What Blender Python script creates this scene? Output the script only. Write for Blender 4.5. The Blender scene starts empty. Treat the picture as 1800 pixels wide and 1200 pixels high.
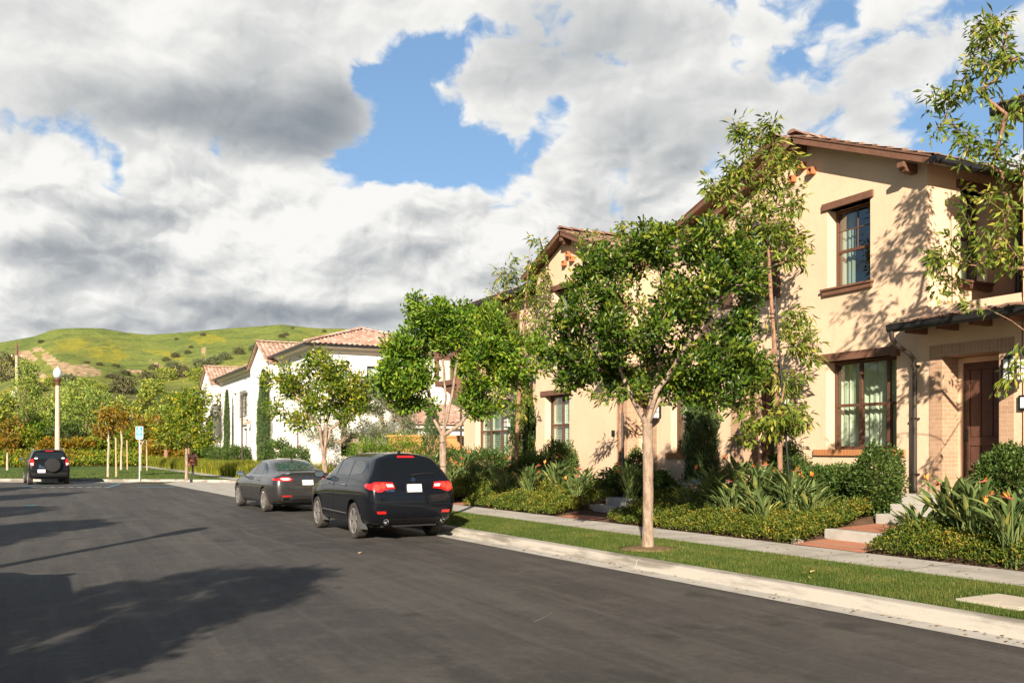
import bpy, bmesh, math, random
import numpy as np
from mathutils import Vector, Matrix
from mathutils.bvhtree import BVHTree

R = math.radians
scene = bpy.context.scene
COL = scene.collection

# ------------------------------------------------------------------ camera
cam = bpy.data.cameras.new('camera')
camo = bpy.data.objects.new('camera', cam)
COL.objects.link(camo)
cam.sensor_width = 36.0
cam.lens = 36.0 * 1580 / 1800
cam.shift_y = 187 / 1800
cam.clip_start = 0.05
cam.clip_end = 6000
YAW = math.atan(820 / 1580)
camo.location = (0, 0, 1.77)
camo.rotation_euler = (R(90), 0, -YAW)
scene.camera = camo
CA, SA = math.cos(YAW), math.sin(YAW)

# ------------------------------------------------------------------ light
scene.view_settings.view_transform = 'Standard'
scene.view_settings.look = 'None'
scene.view_settings.gamma = 1
scene.view_settings.exposure = 1.16
SUN_EL = R(24)
SUN_DIR = Vector((.568 * math.cos(SUN_EL), .823 * math.cos(SUN_EL), -math.sin(SUN_EL)))
sl = bpy.data.lights.new('sun', 'SUN')
sl.energy = 5.0
sl.angle = R(0.55)
sl.color = (1.0, .87, .71)
so = bpy.data.objects.new('sun', sl)
so.rotation_euler = SUN_DIR.to_track_quat('-Z', 'Y').to_euler()
so.location = (-20, -30, 40)
COL.objects.link(so)


# ------------------------------------------------------------------ node helper
class NT:
    def __init__(s, tree):
        s.t = tree
        s.L = tree.links

    def n(s, typ, **kw):
        nd = s.t.nodes.new(typ)
        for k, v in kw.items():
            if k.startswith('i_'):
                k = k[2:]
                if k.isdigit():
                    k = int(k)
                s.set(nd, k, v)
            else:
                setattr(nd, k, v)
        return nd

    def set(s, nd, k, v):
        sock = nd.inputs[k]
        if isinstance(v, bpy.types.NodeSocket):
            s.L.new(v, sock)
        else:
            sock.default_value = v

    def math(s, op, a, b=None, c=None, clamp=False):
        nd = s.t.nodes.new('ShaderNodeMath')
        nd.operation = op
        nd.use_clamp = clamp
        for i, v in enumerate((a, b, c)):
            if v is not None:
                s.set(nd, i, v)
        return nd.outputs[0]

    def vec(s, op, a, b=None, out=0):
        nd = s.t.nodes.new('ShaderNodeVectorMath')
        nd.operation = op
        s.set(nd, 0, a)
        if b is not None:
            s.set(nd, 1, b)
        return nd.outputs[out]

    def mix(s, fac, a, b, blend='MIX'):
        nd = s.t.nodes.new('ShaderNodeMix')
        nd.data_type = 'RGBA'
        nd.blend_type = blend
        s.set(nd, 0, fac)
        s.set(nd, 6, a if isinstance(a, bpy.types.NodeSocket) else rgba(a))
        s.set(nd, 7, b if isinstance(b, bpy.types.NodeSocket) else rgba(b))
        return nd.outputs[2]

    def noise(s, vec, scale, detail=4, rough=.55, out=0, dim='3D', distort=0):
        nd = s.t.nodes.new('ShaderNodeTexNoise')
        nd.noise_dimensions = dim
        if vec is not None:
            s.set(nd, 'Vector', vec)
        s.set(nd, 'Scale', scale)
        s.set(nd, 'Detail', detail)
        s.set(nd, 'Roughness', rough)
        s.set(nd, 'Distortion', distort)
        return nd.outputs[out]

    def ramp(s, fac, stops, interp='LINEAR'):
        nd = s.t.nodes.new('ShaderNodeValToRGB')
        nd.color_ramp.interpolation = interp
        el = nd.color_ramp.elements
        while len(el) < len(stops):
            el.new(.5)
        for e, (p, c) in zip(el, stops):
            e.position = p
            e.color = rgba(c)
        s.set(nd, 0, fac)
        return nd.outputs[0]

    def smooth(s, v, a, b):
        nd = s.t.nodes.new('ShaderNodeMapRange')
        nd.interpolation_type = 'SMOOTHSTEP'
        s.set(nd, 0, v)
        nd.inputs[1].default_value = a
        nd.inputs[2].default_value = b
        return nd.outputs[0]


def rgba(c):
    if isinstance(c, (int, float)):
        return (c, c, c, 1)
    return tuple(c) if len(c) == 4 else (c[0], c[1], c[2], 1)


# ------------------------------------------------------------------ world: blue sky with broken cumulus
world = bpy.data.worlds.new('World')
scene.world = world
world.use_nodes = True
world.cycles.sampling_method = 'MANUAL'
world.cycles.sample_map_resolution = 512
wt = NT(world.node_tree)
world.node_tree.nodes.clear()
wout = wt.n('ShaderNodeOutputWorld')
tc = wt.n('ShaderNodeTexCoord')
sky = wt.n('ShaderNodeTexSky')
sky.sky_type = 'NISHITA'
sky.sun_disc = False
sky.sun_elevation = SUN_EL
sky.sun_rotation = R(214.6)
sky.air_density = 1.0
sky.dust_density = 0.6
sky.ozone_density = 2.0
sep = wt.n('ShaderNodeSeparateXYZ', i_0=tc.outputs['Generated'])
az = wt.math('MULTIPLY', wt.math('ARCTAN2', sep.outputs[0], sep.outputs[1]), 180 / math.pi)
el = wt.math('MULTIPLY', wt.math('ARCSINE', sep.outputs[2]), 180 / math.pi)
P = wt.n('ShaderNodeCombineXYZ', i_0=az, i_1=el, i_2=0.0).outputs[0]


def px2azel(x, y):
    return (math.degrees(YAW + math.atan((x - 900) / 1580)), math.degrees(math.atan((787 - y) / math.hypot(1580, x - 900))))


def blob_sum(lst, Pv):
    """sum of soft elliptical lobes given as compass direction, height angle, half sizes (degrees), weight"""
    acc = None
    for (ca, ce, ra, re, w) in lst:
        v = wt.vec('SUBTRACT', Pv, (ca, ce, 0))
        v = wt.vec('MULTIPLY', v, (1 / ra, 1 / re, 0))
        d = wt.vec('DOT_PRODUCT', v, v, out=1)
        g = wt.math('EXPONENT', wt.math('MULTIPLY', d, -1.0))
        acc = wt.math('MULTIPLY', g, w) if acc is None else wt.math('MULTIPLY_ADD', g, w, acc)
    return acc


def B(x, y, rx, ry, w):
    a, e = px2azel(x, y)
    return (a, e, rx * .0315, ry * .033, w)


Pn = wt.vec('MULTIPLY', P, (.1, .145, 0))
warp = wt.noise(Pn, 1.3, 4, .55, out=1)
Pw = wt.vec('ADD', Pn, wt.vec('MULTIPLY', wt.vec('SUBTRACT', warp, (.5, .5, .5)), (.55, .55, 0)))


def billow(v, sc=1.0, det=9, vdet=4):
    """soft cloud noise with rounded cauliflower heads"""
    vo = wt.n('ShaderNodeTexVoronoi')
    vo.voronoi_dimensions = '2D'
    vo.feature = 'SMOOTH_F1'
    wt.set(vo, 'Vector', v)
    vo.inputs['Scale'].default_value = 2.3 * sc
    vo.inputs['Detail'].default_value = vdet
    vo.inputs['Roughness'].default_value = .52
    vo.inputs['Smoothness'].default_value = .5
    n_ = wt.noise(v, 1.5 * sc, det, .6, dim='2D')
    return wt.math('ADD', wt.math('MULTIPLY', n_, .62), wt.math('MULTIPLY', wt.math('SUBTRACT', 1.0, vo.outputs[0]), .38))


nA = billow(Pw)
nB = billow(wt.vec('ADD', Pw, (-.03, .06, 0)))
Pb = wt.vec('ADD', Pn, wt.vec('MULTIPLY', wt.vec('SUBTRACT', warp, (.5, .5, .5)), (.25, .25, 0)))
mA = billow(Pb, .8, 3, 1)
mB = billow(wt.vec('ADD', Pb, (-.07, .17, 0)), .8, 3, 1)
nC = wt.noise(wt.vec('ADD', Pw, (7.3, 2.1, 0)), 1.1, 5, .5, dim='2D')
holes = [B(700, 205, 120, 110, 1.0), B(770, 105, 80, 45, .75), B(640, 140, 40, 36, .4), B(625, 300, 90, 40, .65), B(790, 270, 85, 55, .85),
         B(560, 345, 70, 22, .62), B(207, 290, 18, 42, .68), B(985, 182, 44, 24, .62), B(935, 245, 24, 60, .5), B(880, 300, 40, 25, .45),
         B(1470, 70, 80, 60, .46), B(1400, 125, 50, 36, .38), B(1740, 220, 90, 75, .85), B(1610, 225, 60, 50, .62),
         B(140, 238, 80, 18, .3), B(890, 55, 50, 40, .3)]
solid = [B(885, 128, 85, 48, -.95), B(700, 20, 170, 38, -.75), B(480, 180, 80, 100, -.3), B(330, 120, 320, 140, -.5), B(620, 350, 110, 36, -.55), B(60, 350, 120, 90, -.5),
         B(340, 345, 120, 60, -.6), B(760, 400, 170, 70, -.8), B(1150, 210, 190, 170, -.5), B(925, 212, 28, 40, -.4),
         B(900, 480, 1400, 90, -.75), B(900, 660, 1600, 120, -.9), B(330, 345, 90, 40, -.3), B(80, 300, 70, 30, -.3), B(580, 200, 70, 90, -.5), B(1330, 200, 100, 60, -.3)]
cov = wt.math('ADD', blob_sum(holes + solid, P), -.16)
# unseen sky around the view: broken cloud, dimmed to cut the fill light
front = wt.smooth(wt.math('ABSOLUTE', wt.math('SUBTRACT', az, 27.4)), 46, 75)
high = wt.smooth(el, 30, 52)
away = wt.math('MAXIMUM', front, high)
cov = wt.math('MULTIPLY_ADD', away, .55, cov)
cloud = wt.math('SUBTRACT', wt.math('MULTIPLY_ADD', wt.math('SUBTRACT', nA, .455), 2.3, .42), cov)
alpha = wt.smooth(cloud, -.04, .42)
shade = [B(500, 225, 170, 60, .36), B(600, 190, 70, 60, .18), B(330, 190, 200, 55, .16), B(120, 470, 190, 40, .13), B(300, 445, 110, 40, .12),
         B(560, 552, 230, 22, .34), B(330, 500, 200, 25, .05), B(700, 480, 200, 25, .10), B(60, 440, 120, 30, .05), B(120, 180, 140, 60, .10), B(1010, 70, 170, 60, .20), B(1140, 270, 120, 100, .20),
         B(780, 435, 80, 24, .20), B(600, 415, 70, 22, .14), B(1150, 395, 100, 30, .14), B(160, 580, 300, 30, .14), B(1000, 330, 60, 60, .05),
         B(900, 520, 260, 50, .07), B(860, 150, 60, 25, .08), B(330, 385, 100, 25, .08)]
lite = [B(620, 345, 110, 36, -.12), B(740, 350, 100, 40, -.08), B(60, 290, 100, 50, -.05), B(280, 300, 130, 45, -.05), B(330, 420, 60, 25, -.08), B(640, 330, 90, 26, -.12), B(60, 265, 70, 22, -.08), B(270, 275, 60, 22, -.08), B(480, 400, 120, 26, -.10), B(900, 330, 90, 30, -.1), B(1000, 260, 60, 50, -.08), B(430, 470, 160, 22, -.08), B(1180, 330, 70, 30, -.1)]
dark = blob_sum(shade + lite, P)
relief = wt.math('SUBTRACT', nB, nA)          # sunlit tops, greyer undersides
lum = wt.math('SUBTRACT', .88, wt.math('MULTIPLY', dark, 1.2))
soft = wt.math('MULTIPLY_ADD', wt.math('SUBTRACT', 1.0, wt.smooth(el, 13, 21)), .55, .38)
lum = wt.math('MULTIPLY_ADD', wt.math('MULTIPLY', relief, soft), -.85, lum)
lum = wt.math('MULTIPLY_ADD', wt.math('MULTIPLY', wt.math('SUBTRACT', mB, mA), soft), -.8, lum)
lum = wt.math('MULTIPLY_ADD', wt.math('SUBTRACT', nC, .5), .36, lum)
rim = wt.math('SUBTRACT', 1.0, wt.smooth(cloud, .1, .7))
lum = wt.math('MULTIPLY_ADD', rim, .08, lum)
ccol = wt.ramp(lum, [(0.0, (.20, .23, .28)), (.35, (.30, .335, .375)), (.58, (.46, .485, .51)), (.78, (.70, .71, .705)), (.93, (.92, .915, .89)), (1.0, (1.0, .99, .96))])
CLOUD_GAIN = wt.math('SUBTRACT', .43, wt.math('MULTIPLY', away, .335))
bg_s = wt.n('ShaderNodeBackground')
wt.set(bg_s, 0, sky.outputs[0])
bg_s.inputs[1].default_value = 0.085
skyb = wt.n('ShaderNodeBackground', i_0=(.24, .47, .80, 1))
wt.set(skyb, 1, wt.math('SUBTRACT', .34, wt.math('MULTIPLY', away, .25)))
mixs = wt.n('ShaderNodeMixShader', i_0=.55)
wt.L.new(bg_s.outputs[0], mixs.inputs[1])
wt.L.new(skyb.outputs[0], mixs.inputs[2])
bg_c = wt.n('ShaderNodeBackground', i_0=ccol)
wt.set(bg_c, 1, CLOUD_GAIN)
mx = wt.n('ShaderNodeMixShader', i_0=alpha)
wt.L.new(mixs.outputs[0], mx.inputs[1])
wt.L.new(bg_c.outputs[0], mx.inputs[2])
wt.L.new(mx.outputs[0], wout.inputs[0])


# ------------------------------------------------------------------ mesh builder
class MB:
    """collects vertices and faces, then links them as one mesh object"""

    def __init__(s, M=None):
        s.v = []
        s.f = []
        s.mi = []
        s.M = M
        s.mat = 0

    def add(s, vs, fs, mat=None):
        o = len(s.v)
        M = s.M
        for p in vs:
            p = Vector(p)
            s.v.append(M @ p if M is not None else p)
        for f in fs:
            s.f.append([i + o for i in f])
            s.mi.append(s.mat if mat is None else mat)

    def box(s, x0, x1, y0, y1, z0, z1, mat=None):
        v = [(x, y, z) for z in (z0, z1) for y in (y0, y1) for x in (x0, x1)]
        s.add(v, [(0, 2, 3, 1), (4, 5, 7, 6), (0, 1, 5, 4), (2, 6, 7, 3), (0, 4, 6, 2), (1, 3, 7, 5)], mat)

    def quad(s, a, b, c, d, mat=None):
        s.add([a, b, c, d], [(0, 1, 2, 3)], mat)

    def beam(s, p0, p1, w, h, up=(0, 0, 1), mat=None):
        """square bar from p0 to p1: w across, h along up"""
        p0, p1, up = Vector(p0), Vector(p1), Vector(up)
        d = (p1 - p0).normalized()
        sx = d.cross(up).normalized() * (w / 2)
        uu = sx.cross(d).normalized() * (h / 2)
        vs = []
        for p in (p0, p1):
            vs += [p - sx - uu, p + sx - uu, p + sx + uu, p - sx + uu]
        s.add(vs, [(0, 1, 2, 3), (7, 6, 5, 4), (0, 4, 5, 1), (1, 5, 6, 2), (2, 6, 7, 3), (3, 7, 4, 0)], mat)

    def tube(s, pts, rad, n=8, cap=True, mat=None):
        pts = [Vector(p) for p in pts]
        if not hasattr(rad, '__len__'):
            rad = [rad] * len(pts)
        rings = []
        ref = Vector((.31, .17, .93))
        for i, p in enumerate(pts):
            d = pts[min(i + 1, len(pts) - 1)] - pts[max(i - 1, 0)]
            if d.length < 1e-9:
                d = Vector((0, 0, 1))
            d.normalize()
            r_ = ref if abs(d.dot(ref)) < .96 else Vector((1, 0, 0))
            a = d.cross(r_).normalized()
            b = d.cross(a)
            rings.append([p + (a * math.cos(t) + b * math.sin(t)) * rad[i] for t in [2 * math.pi * k / n for k in range(n)]])
        vs = [q for r_ in rings for q in r_]
        fs = []
        for i in range(len(rings) - 1):
            for k in range(n):
                k2 = (k + 1) % n
                fs.append((i * n + k, i * n + k2, (i + 1) * n + k2, (i + 1) * n + k))
        if cap:
            fs.append(tuple(range(n - 1, -1, -1)))
            fs.append(tuple((len(rings) - 1) * n + k for k in range(n)))
        s.add(vs, fs, mat)

    def lathe(s, prof, c=(0, 0, 0), n=16, mat=None, axis='z', cap=True):
        vs = []
        for (r, z) in prof:
            for k in range(n):
                t = 2 * math.pi * k / n
                a, b = r * math.cos(t), r * math.sin(t)
                vs.append({'z': (c[0] + a, c[1] + b, c[2] + z), 'x': (c[0] + z, c[1] + a, c[2] + b), 'y': (c[0] + b, c[1] + z, c[2] + a)}[axis])
        fs = []
        for i in range(len(prof) - 1):
            for k in range(n):
                k2 = (k + 1) % n
                fs.append((i * n + k, i * n + k2, (i + 1) * n + k2, (i + 1) * n + k))
        if cap:
            fs.append(tuple(range(n - 1, -1, -1)))
            fs.append(tuple((len(prof) - 1) * n + k for k in range(n)))
        s.add(vs, fs, mat)

    def prism(s, poly, z0, z1, ax='z', mat=None):
        """polygon (2-D) pushed along an axis"""
        n = len(poly)
        mk = {'z': lambda a, b, t: (a, b, t), 'x': lambda a, b, t: (t, a, b), 'y': lambda a, b, t: (a, t, b)}[ax]
        vs = [mk(a, b, z0) for a, b in poly] + [mk(a, b, z1) for a, b in poly]
        fs = [tuple(range(n - 1, -1, -1)), tuple(range(n, 2 * n))]
        for k in range(n):
            k2 = (k + 1) % n
            fs.append((k, k2, n + k2, n + k))
        s.add(vs, fs, mat)

    def build(s, name, mats, parent=None, smooth=False, bevel=0):
        me = bpy.data.meshes.new(name)
        me.from_pydata([tuple(p) for p in s.v], [], s.f)
        if not isinstance(mats, (list, tuple)):
            mats = [mats]
        for m in mats:
            me.materials.append(m)
        if len(mats) > 1:
            me.polygons.foreach_set('material_index', s.mi)
        me.update()
        bm = bmesh.new()
        bm.from_mesh(me)
        bmesh.ops.recalc_face_normals(bm, faces=bm.faces)
        bm.to_mesh(me)
        bm.free()
        if smooth:
            me.polygons.foreach_set('use_smooth', [True] * len(me.polygons))
            if smooth != 'all':
                me.set_sharp_from_angle(angle=R(smooth if smooth is not True else 38))
        return link(name, me, parent, bevel)


def link(name, me, parent=None, bevel=0):
    o = bpy.data.objects.new(name, me)
    COL.objects.link(o)
    if parent is not None:
        o.parent = parent
        # parts are built in world space: undo the thing's own transform
        o.matrix_parent_inverse = Matrix.Identity(4)
        o.matrix_basis = world_of(parent).inverted()
    if bevel:
        b = o.modifiers.new('bevel', 'BEVEL')
        b.width = bevel
        b.segments = 2
        b.limit_method = 'ANGLE'
        b.angle_limit = R(40)
    return o


def world_of(o):
    M = o.matrix_basis.copy()
    while o.parent is not None:
        o = o.parent
        M = o.matrix_basis @ M
    return M


def mesh_np(name, V, F, mats, parent=None, smooth=False, mi=None):
    """fast mesh from numpy arrays; F is (n,3) or (n,4)"""
    me = bpy.data.meshes.new(name)
    n, k = F.shape
    me.vertices.add(len(V))
    me.vertices.foreach_set('co', np.ascontiguousarray(V, dtype=np.float32).ravel())
    me.loops.add(n * k)
    me.loops.foreach_set('vertex_index', np.ascontiguousarray(F, dtype=np.int32).ravel())
    me.polygons.add(n)
    me.polygons.foreach_set('loop_start', np.arange(0, n * k, k, dtype=np.int32))
    me.polygons.foreach_set('loop_total', np.full(n, k, dtype=np.int32))
    for m in (mats if isinstance(mats, (list, tuple)) else [mats]):
        me.materials.append(m)
    if mi is not None:
        me.polygons.foreach_set('material_index', np.ascontiguousarray(mi, dtype=np.int32))
    if smooth:
        me.polygons.foreach_set('use_smooth', np.ones(n, dtype=bool))
    me.update(calc_edges=True)
    return link(name, me, parent)


def thing(name, label, cat, loc=(0, 0, 0), rz=0, group=None):
    o = bpy.data.objects.new(name, None)
    COL.objects.link(o)
    o.empty_display_size = .2
    o.location = loc
    o.rotation_euler = (0, 0, rz)
    return tag(o, label, cat, group)


def tag(o, label=None, cat=None, group=None, kind=None):
    if label:
        o['label'] = label
    if cat:
        o['category'] = cat
    if group:
        o['group'] = group
    if kind:
        o['kind'] = kind
    return o


def struct(o):
    o['kind'] = 'structure'
    return o


def dup(root, loc, rz=0, scale=1.0, label=None, group=None, cat=None):
    """copy a thing with its parts and their sub-parts"""
    def cp(o, par):
        c = o.copy()
        COL.objects.link(c)
        if par is not None:
            c.parent = par
        for ch in list(o.children):
            cp(ch, c)
        return c
    r = cp(root, None)
    r.location = loc
    r.rotation_euler = (0, 0, rz)
    r.scale = (scale,) * 3 if not hasattr(scale, '__len__') else scale
    if label:
        r['label'] = label
    if group:
        r['group'] = group
    if cat:
        r['category'] = cat
    return r


# ------------------------------------------------------------------ materials
MATS = {}


def mat(name, base=.5, rough=.6, spec=.5, metal=0, var=0, vscale=3, vcol=None, bump=0, bscale=40, bdist=.01, coat=0, sheen=0, detail=5):
    m = bpy.data.materials.new(name)
    MATS[name] = m
    m.use_nodes = True
    t = NT(m.node_tree)
    p = m.node_tree.nodes['Principled BSDF']
    p.inputs['Roughness'].default_value = rough
    p.inputs['Specular IOR Level'].default_value = spec
    p.inputs['Metallic'].default_value = metal
    p.inputs['Coat Weight'].default_value = coat
    p.inputs['Base Color'].default_value = rgba(base)
    if var or bump:
        g = t.n('ShaderNodeTexCoord').outputs['Object']
        if var:
            n_ = t.noise(g, vscale, detail, .6)
            c2 = vcol if vcol is not None else tuple(max(0, c * (1 - var)) for c in rgba(base)[:3])
            c = t.mix(t.smooth(n_, .35, .7), base, c2)
            t.set(p, 'Base Color', c)
        if bump:
            nb = t.noise(g, bscale, 4, .6)
            b = t.n('ShaderNodeBump', i_Height=nb)
            b.inputs['Strength'].default_value = bump
            b.inputs['Distance'].default_value = bdist
            t.set(p, 'Normal', b.outputs[0])
    return m


def glass_mat(name, tint=.75, fres=.08, col=(1, 1, 1), gl=.02):
    """window glass: see-through with a mirror layer that strengthens at grazing angles"""
    m = bpy.data.materials.new(name)
    MATS[name] = m
    m.use_nodes = True
    t = NT(m.node_tree)
    m.node_tree.nodes.clear()
    out = t.n('ShaderNodeOutputMaterial')
    tr = t.n('ShaderNodeBsdfTransparent', i_0=(tint * col[0], tint * col[1], tint * col[2], 1))
    g = t.n('ShaderNodeBsdfGlossy', i_0=(1, 1, 1, 1))
    g.inputs['Roughness'].default_value = gl
    lw = t.n('ShaderNodeLayerWeight', i_0=.5)
    fac = t.math('MULTIPLY_ADD', t.math('POWER', lw.outputs['Facing'], 3.5), .75, fres + .03, clamp=True)
    mx_ = t.n('ShaderNodeMixShader', i_0=fac)
    t.L.new(tr.outputs[0], mx_.inputs[1])
    t.L.new(g.outputs[0], mx_.inputs[2])
    t.L.new(mx_.outputs[0], out.inputs[0])
    return m


def leaf_mat(name, stops, rough=.42, trans=.35, spec=.35):
    """leaves: each leaf its own tint, lit through from behind"""
    m = bpy.data.materials.new(name)
    MATS[name] = m
    m.use_nodes = True
    t = NT(m.node_tree)
    p = m.node_tree.nodes['Principled BSDF']
    out = m.node_tree.nodes['Material Output']
    geo = t.n('ShaderNodeNewGeometry')
    oc = t.n('ShaderNodeTexCoord').outputs['Object']
    clump = t.noise(oc, 1.6, 2, .5)
    r_ = t.math('MULTIPLY_ADD', t.math('SUBTRACT', clump, .5), 1.1, geo.outputs['Random Per Island'], clamp=True)
    c = t.ramp(r_, stops)
    t.set(p, 'Base Color', c)
    p.inputs['Roughness'].default_value = rough
    p.inputs['Specular IOR Level'].default_value = spec * .55
    tl = t.n('ShaderNodeBsdfTranslucent')
    t.set(tl, 0, t.mix(.5, c, t.mix(1.0, c, (1.0, 1.0, .35), 'MULTIPLY')))
    mx_ = t.n('ShaderNodeMixShader', i_0=trans)
    t.L.new(p.outputs[0], mx_.inputs[1])
    t.L.new(tl.outputs[0], mx_.inputs[2])
    t.L.new(mx_.outputs[0], out.inputs[0])
    return m


def stucco_mat(name, base, dirt):
    m = mat(name, base, .92, .1)
    t = NT(m.node_tree)
    p = m.node_tree.nodes['Principled BSDF']
    g = t.n('ShaderNodeTexCoord').outputs['Object']
    n1 = t.noise(g, .8, 6, .62)
    c = t.mix(t.math('MULTIPLY', t.smooth(n1, .35, .75), .8), base, tuple(x * .88 for x in base))
    st = t.noise(t.vec('MULTIPLY', g, (1, 1, .07)), 4.5, 5, .65)          # faint rain runs
    c = t.mix(t.math('MULTIPLY', t.smooth(st, .56, .75), .28), c, dirt)
    z = t.n('ShaderNodeSeparateXYZ', i_0=g).outputs[2]
    low = t.math('SUBTRACT', 1.0, t.smooth(t.math('MULTIPLY_ADD', t.math('SUBTRACT', n1, .5), .8, z), .7, 1.5))
    c = t.mix(t.math('MULTIPLY', low, .4), c, dirt)
    tr = t.noise(g, 7, 4, .7)
    c = t.mix(t.math('MULTIPLY', t.smooth(tr, .5, .8), .22), c, tuple(x * .8 for x in base))
    t.set(p, 'Base Color', c)
    b1 = t.n('ShaderNodeBump', i_Height=t.noise(g, 60, 4, .7))
    b1.inputs['Strength'].default_value = .3
    b1.inputs['Distance'].default_value = .008
    b2 = t.n('ShaderNodeBump', i_Height=tr)
    b2.inputs['Strength'].default_value = .25
    b2.inputs['Distance'].default_value = .03
    t.L.new(b1.outputs[0], b2.inputs['Normal'])
    t.set(p, 'Normal', b2.outputs[0])
    return m


stucco = stucco_mat('stucco_tan', (.68, .49, .34), (.40, .27, .17))
white_stucco = stucco_mat('stucco_white', (.80, .77, .71), (.55, .49, .40))
wood = mat('painted_brown_wood', (.165, .082, .052), .6, .3, var=.22, vscale=7, bump=.12, bscale=30)
wood_frame = mat('window_frame_brown', (.10, .048, .03), .45, .4)
wood_door = mat('door_brown', (.10, .046, .030), .5, .4, var=.3, vscale=6)
plank = mat('weathered_plank', (.12, .066, .045), .7, .25, var=.4, vscale=9)
metal_dark = mat('dark_gutter_metal', (.03, .028, .027), .35, .5, metal=.35)
metal_pipe = mat('bronze_downspout', (.085, .072, .062), .34, .5, metal=.6)
black_iron = mat('black_iron', (.012, .012, .013), .4, .5)
clay = mat('terracotta_clay', (.44, .17, .075), .8, .2, var=.25, vscale=14)
interior = mat('painted_room_shade', (.035, .038, .035), .9, .1)  # shade of unlit rooms and vent holes put into the colour
blind_w = mat('shutter_white', (.70, .80, .70), .55, .3)
frost = mat('frosted_lantern_glass', (.78, .78, .72), .25, .5)
plate_w = mat('white_plate', (.8, .8, .78), .4, .5)
pane_green = glass_mat('window_pane', .84, .07, (.94, 1, .93))
pane_up = glass_mat('upper_window_pane', .60, .16, (.88, 1, .97))


def curtain_mat():
    m = mat('sheer_curtain', (.52, .60, .47), .85, .1)
    t = NT(m.node_tree)
    p = m.node_tree.nodes['Principled BSDF']
    g = t.n('ShaderNodeTexCoord').outputs['Object']
    w = t.noise(t.vec('MULTIPLY', g, (1, 1, .02)), 9, 3, .6)
    t.set(p, 'Base Color', t.mix(t.smooth(w, .3, .7), (.78, .80, .68), (.50, .57, .46)))
    return m


curtain = curtain_mat()


def brick_mat(name, c1, c2, mortar, w=.21, h=.075, vertical=False):
    m = mat(name, c1, .85, .15)
    t = NT(m.node_tree)
    p = m.node_tree.nodes['Principled BSDF']
    g = t.n('ShaderNodeTexCoord').outputs['Object']
    s_ = t.n('ShaderNodeSeparateXYZ', i_0=g)
    hz = t.math('ADD', s_.outputs[0], s_.outputs[1])
    v = t.n('ShaderNodeCombineXYZ', i_0=s_.outputs[2] if vertical else hz, i_1=hz if vertical else s_.outputs[2], i_2=0.0)
    b = t.n('ShaderNodeTexBrick')
    t.set(b, 'Vector', v.outputs[0])
    b.inputs['Color1'].default_value = rgba(c1)
    b.inputs['Color2'].default_value = rgba(c2)
    b.inputs['Mortar'].default_value = rgba(mortar)
    b.inputs['Scale'].default_value = 1
    b.inputs['Mortar Size'].default_value = .006
    b.inputs['Mortar Smooth'].default_value = .3
    b.inputs['Brick Width'].default_value = w
    b.inputs['Row Height'].default_value = h
    b.inputs['Bias'].default_value = 0
    if vertical:
        b.offset = 0
    n_ = t.noise(g, 12, 4, .6)
    t.set(p, 'Base Color', t.mix(t.math('MULTIPLY', n_, .5), b.outputs[0], (c1[0] * .6, c1[1] * .55, c1[2] * .5)))
    bu = t.n('ShaderNodeBump', i_Height=t.math('SUBTRACT', 1.0, b.outputs[1]))
    bu.inputs['Strength'].default_value = .6
    bu.inputs['Distance'].default_value = .008
    t.set(p, 'Normal', bu.outputs[0])
    return m


brick = brick_mat('tan_brick', (.49, .32, .21), (.41, .25, .16), (.56, .44, .32))
brick_v = brick_mat('tan_brick_soldier', (.49, .32, .21), (.42, .255, .165), (.56, .44, .32), .20, .07, True)
brick_sill = brick_mat('orange_brick_sill', (.50, .215, .085), (.42, .17, .07), (.52, .33, .20), .30, .07, True)


def tile_mat(name, stops):
    m = mat(name, (.3, .2, .15), .85, .15)
    t = NT(m.node_tree)
    p = m.node_tree.nodes['Principled BSDF']
    geo = t.n('ShaderNodeNewGeometry')
    c = t.ramp(geo.outputs['Random Per Island'], stops)
    n_ = t.noise(t.n('ShaderNodeTexCoord').outputs['Object'], 9, 5, .65)
    t.set(p, 'Base Color', t.mix(t.smooth(n_, .4, .75), c, (.16, .11, .085)))
    return m


tile_brown = tile_mat('clay_tile_brown', [(0, (.22, .12, .085)), (.35, (.30, .175, .125)), (.7, (.37, .25, .185)), (1, (.44, .33, .255))])
tile_pink = tile_mat('clay_tile_pink', [(0, (.36, .21, .155)), (.4, (.45, .28, .21)), (.8, (.52, .36, .285)), (1, (.60, .46, .38))])
# ------------------------------------------------------------------ ground, road, kerb, pavement
rng = np.random.default_rng(7)


def XE(Y):
    """edge of the asphalt on the houses' side"""
    return 7.97 - .0575 * Y + XB(Y)


def X0(Y):
    """the straight line the pavement follows"""
    return 7.97 - .0575 * Y


def XB(Y):
    """the kerb swings out a little to make a parking bay"""
    return .62 * np.clip((Y - 20.5) / 3.5, 0, 1) * np.clip((31.5 - Y) / 2.0, 0, 1)


def ground_mat(name, stops, scale, rough=.9, bump=.2, bscale=60, bdist=.01, fine=None):
    m = mat(name, (.1, .1, .1), rough, .2)
    t = NT(m.node_tree)
    p = m.node_tree.nodes['Principled BSDF']
    g = t.n('ShaderNodeTexCoord').outputs['Object']
    n1 = t.noise(g, scale, 6, .62)
    c = t.ramp(n1, stops)
    if fine:
        n2 = t.noise(g, fine, 3, .6)
        c = t.mix(t.smooth(n2, .35, .8), c, t.mix(1.0, c, (.55, .55, .55), 'MULTIPLY'))
    t.set(p, 'Base Color', c)
    b = t.n('ShaderNodeBump', i_Height=t.noise(g, bscale, 4, .65))
    b.inputs['Strength'].default_value = bump
    b.inputs['Distance'].default_value = bdist
    t.set(p, 'Normal', b.outputs[0])
    return m


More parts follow.
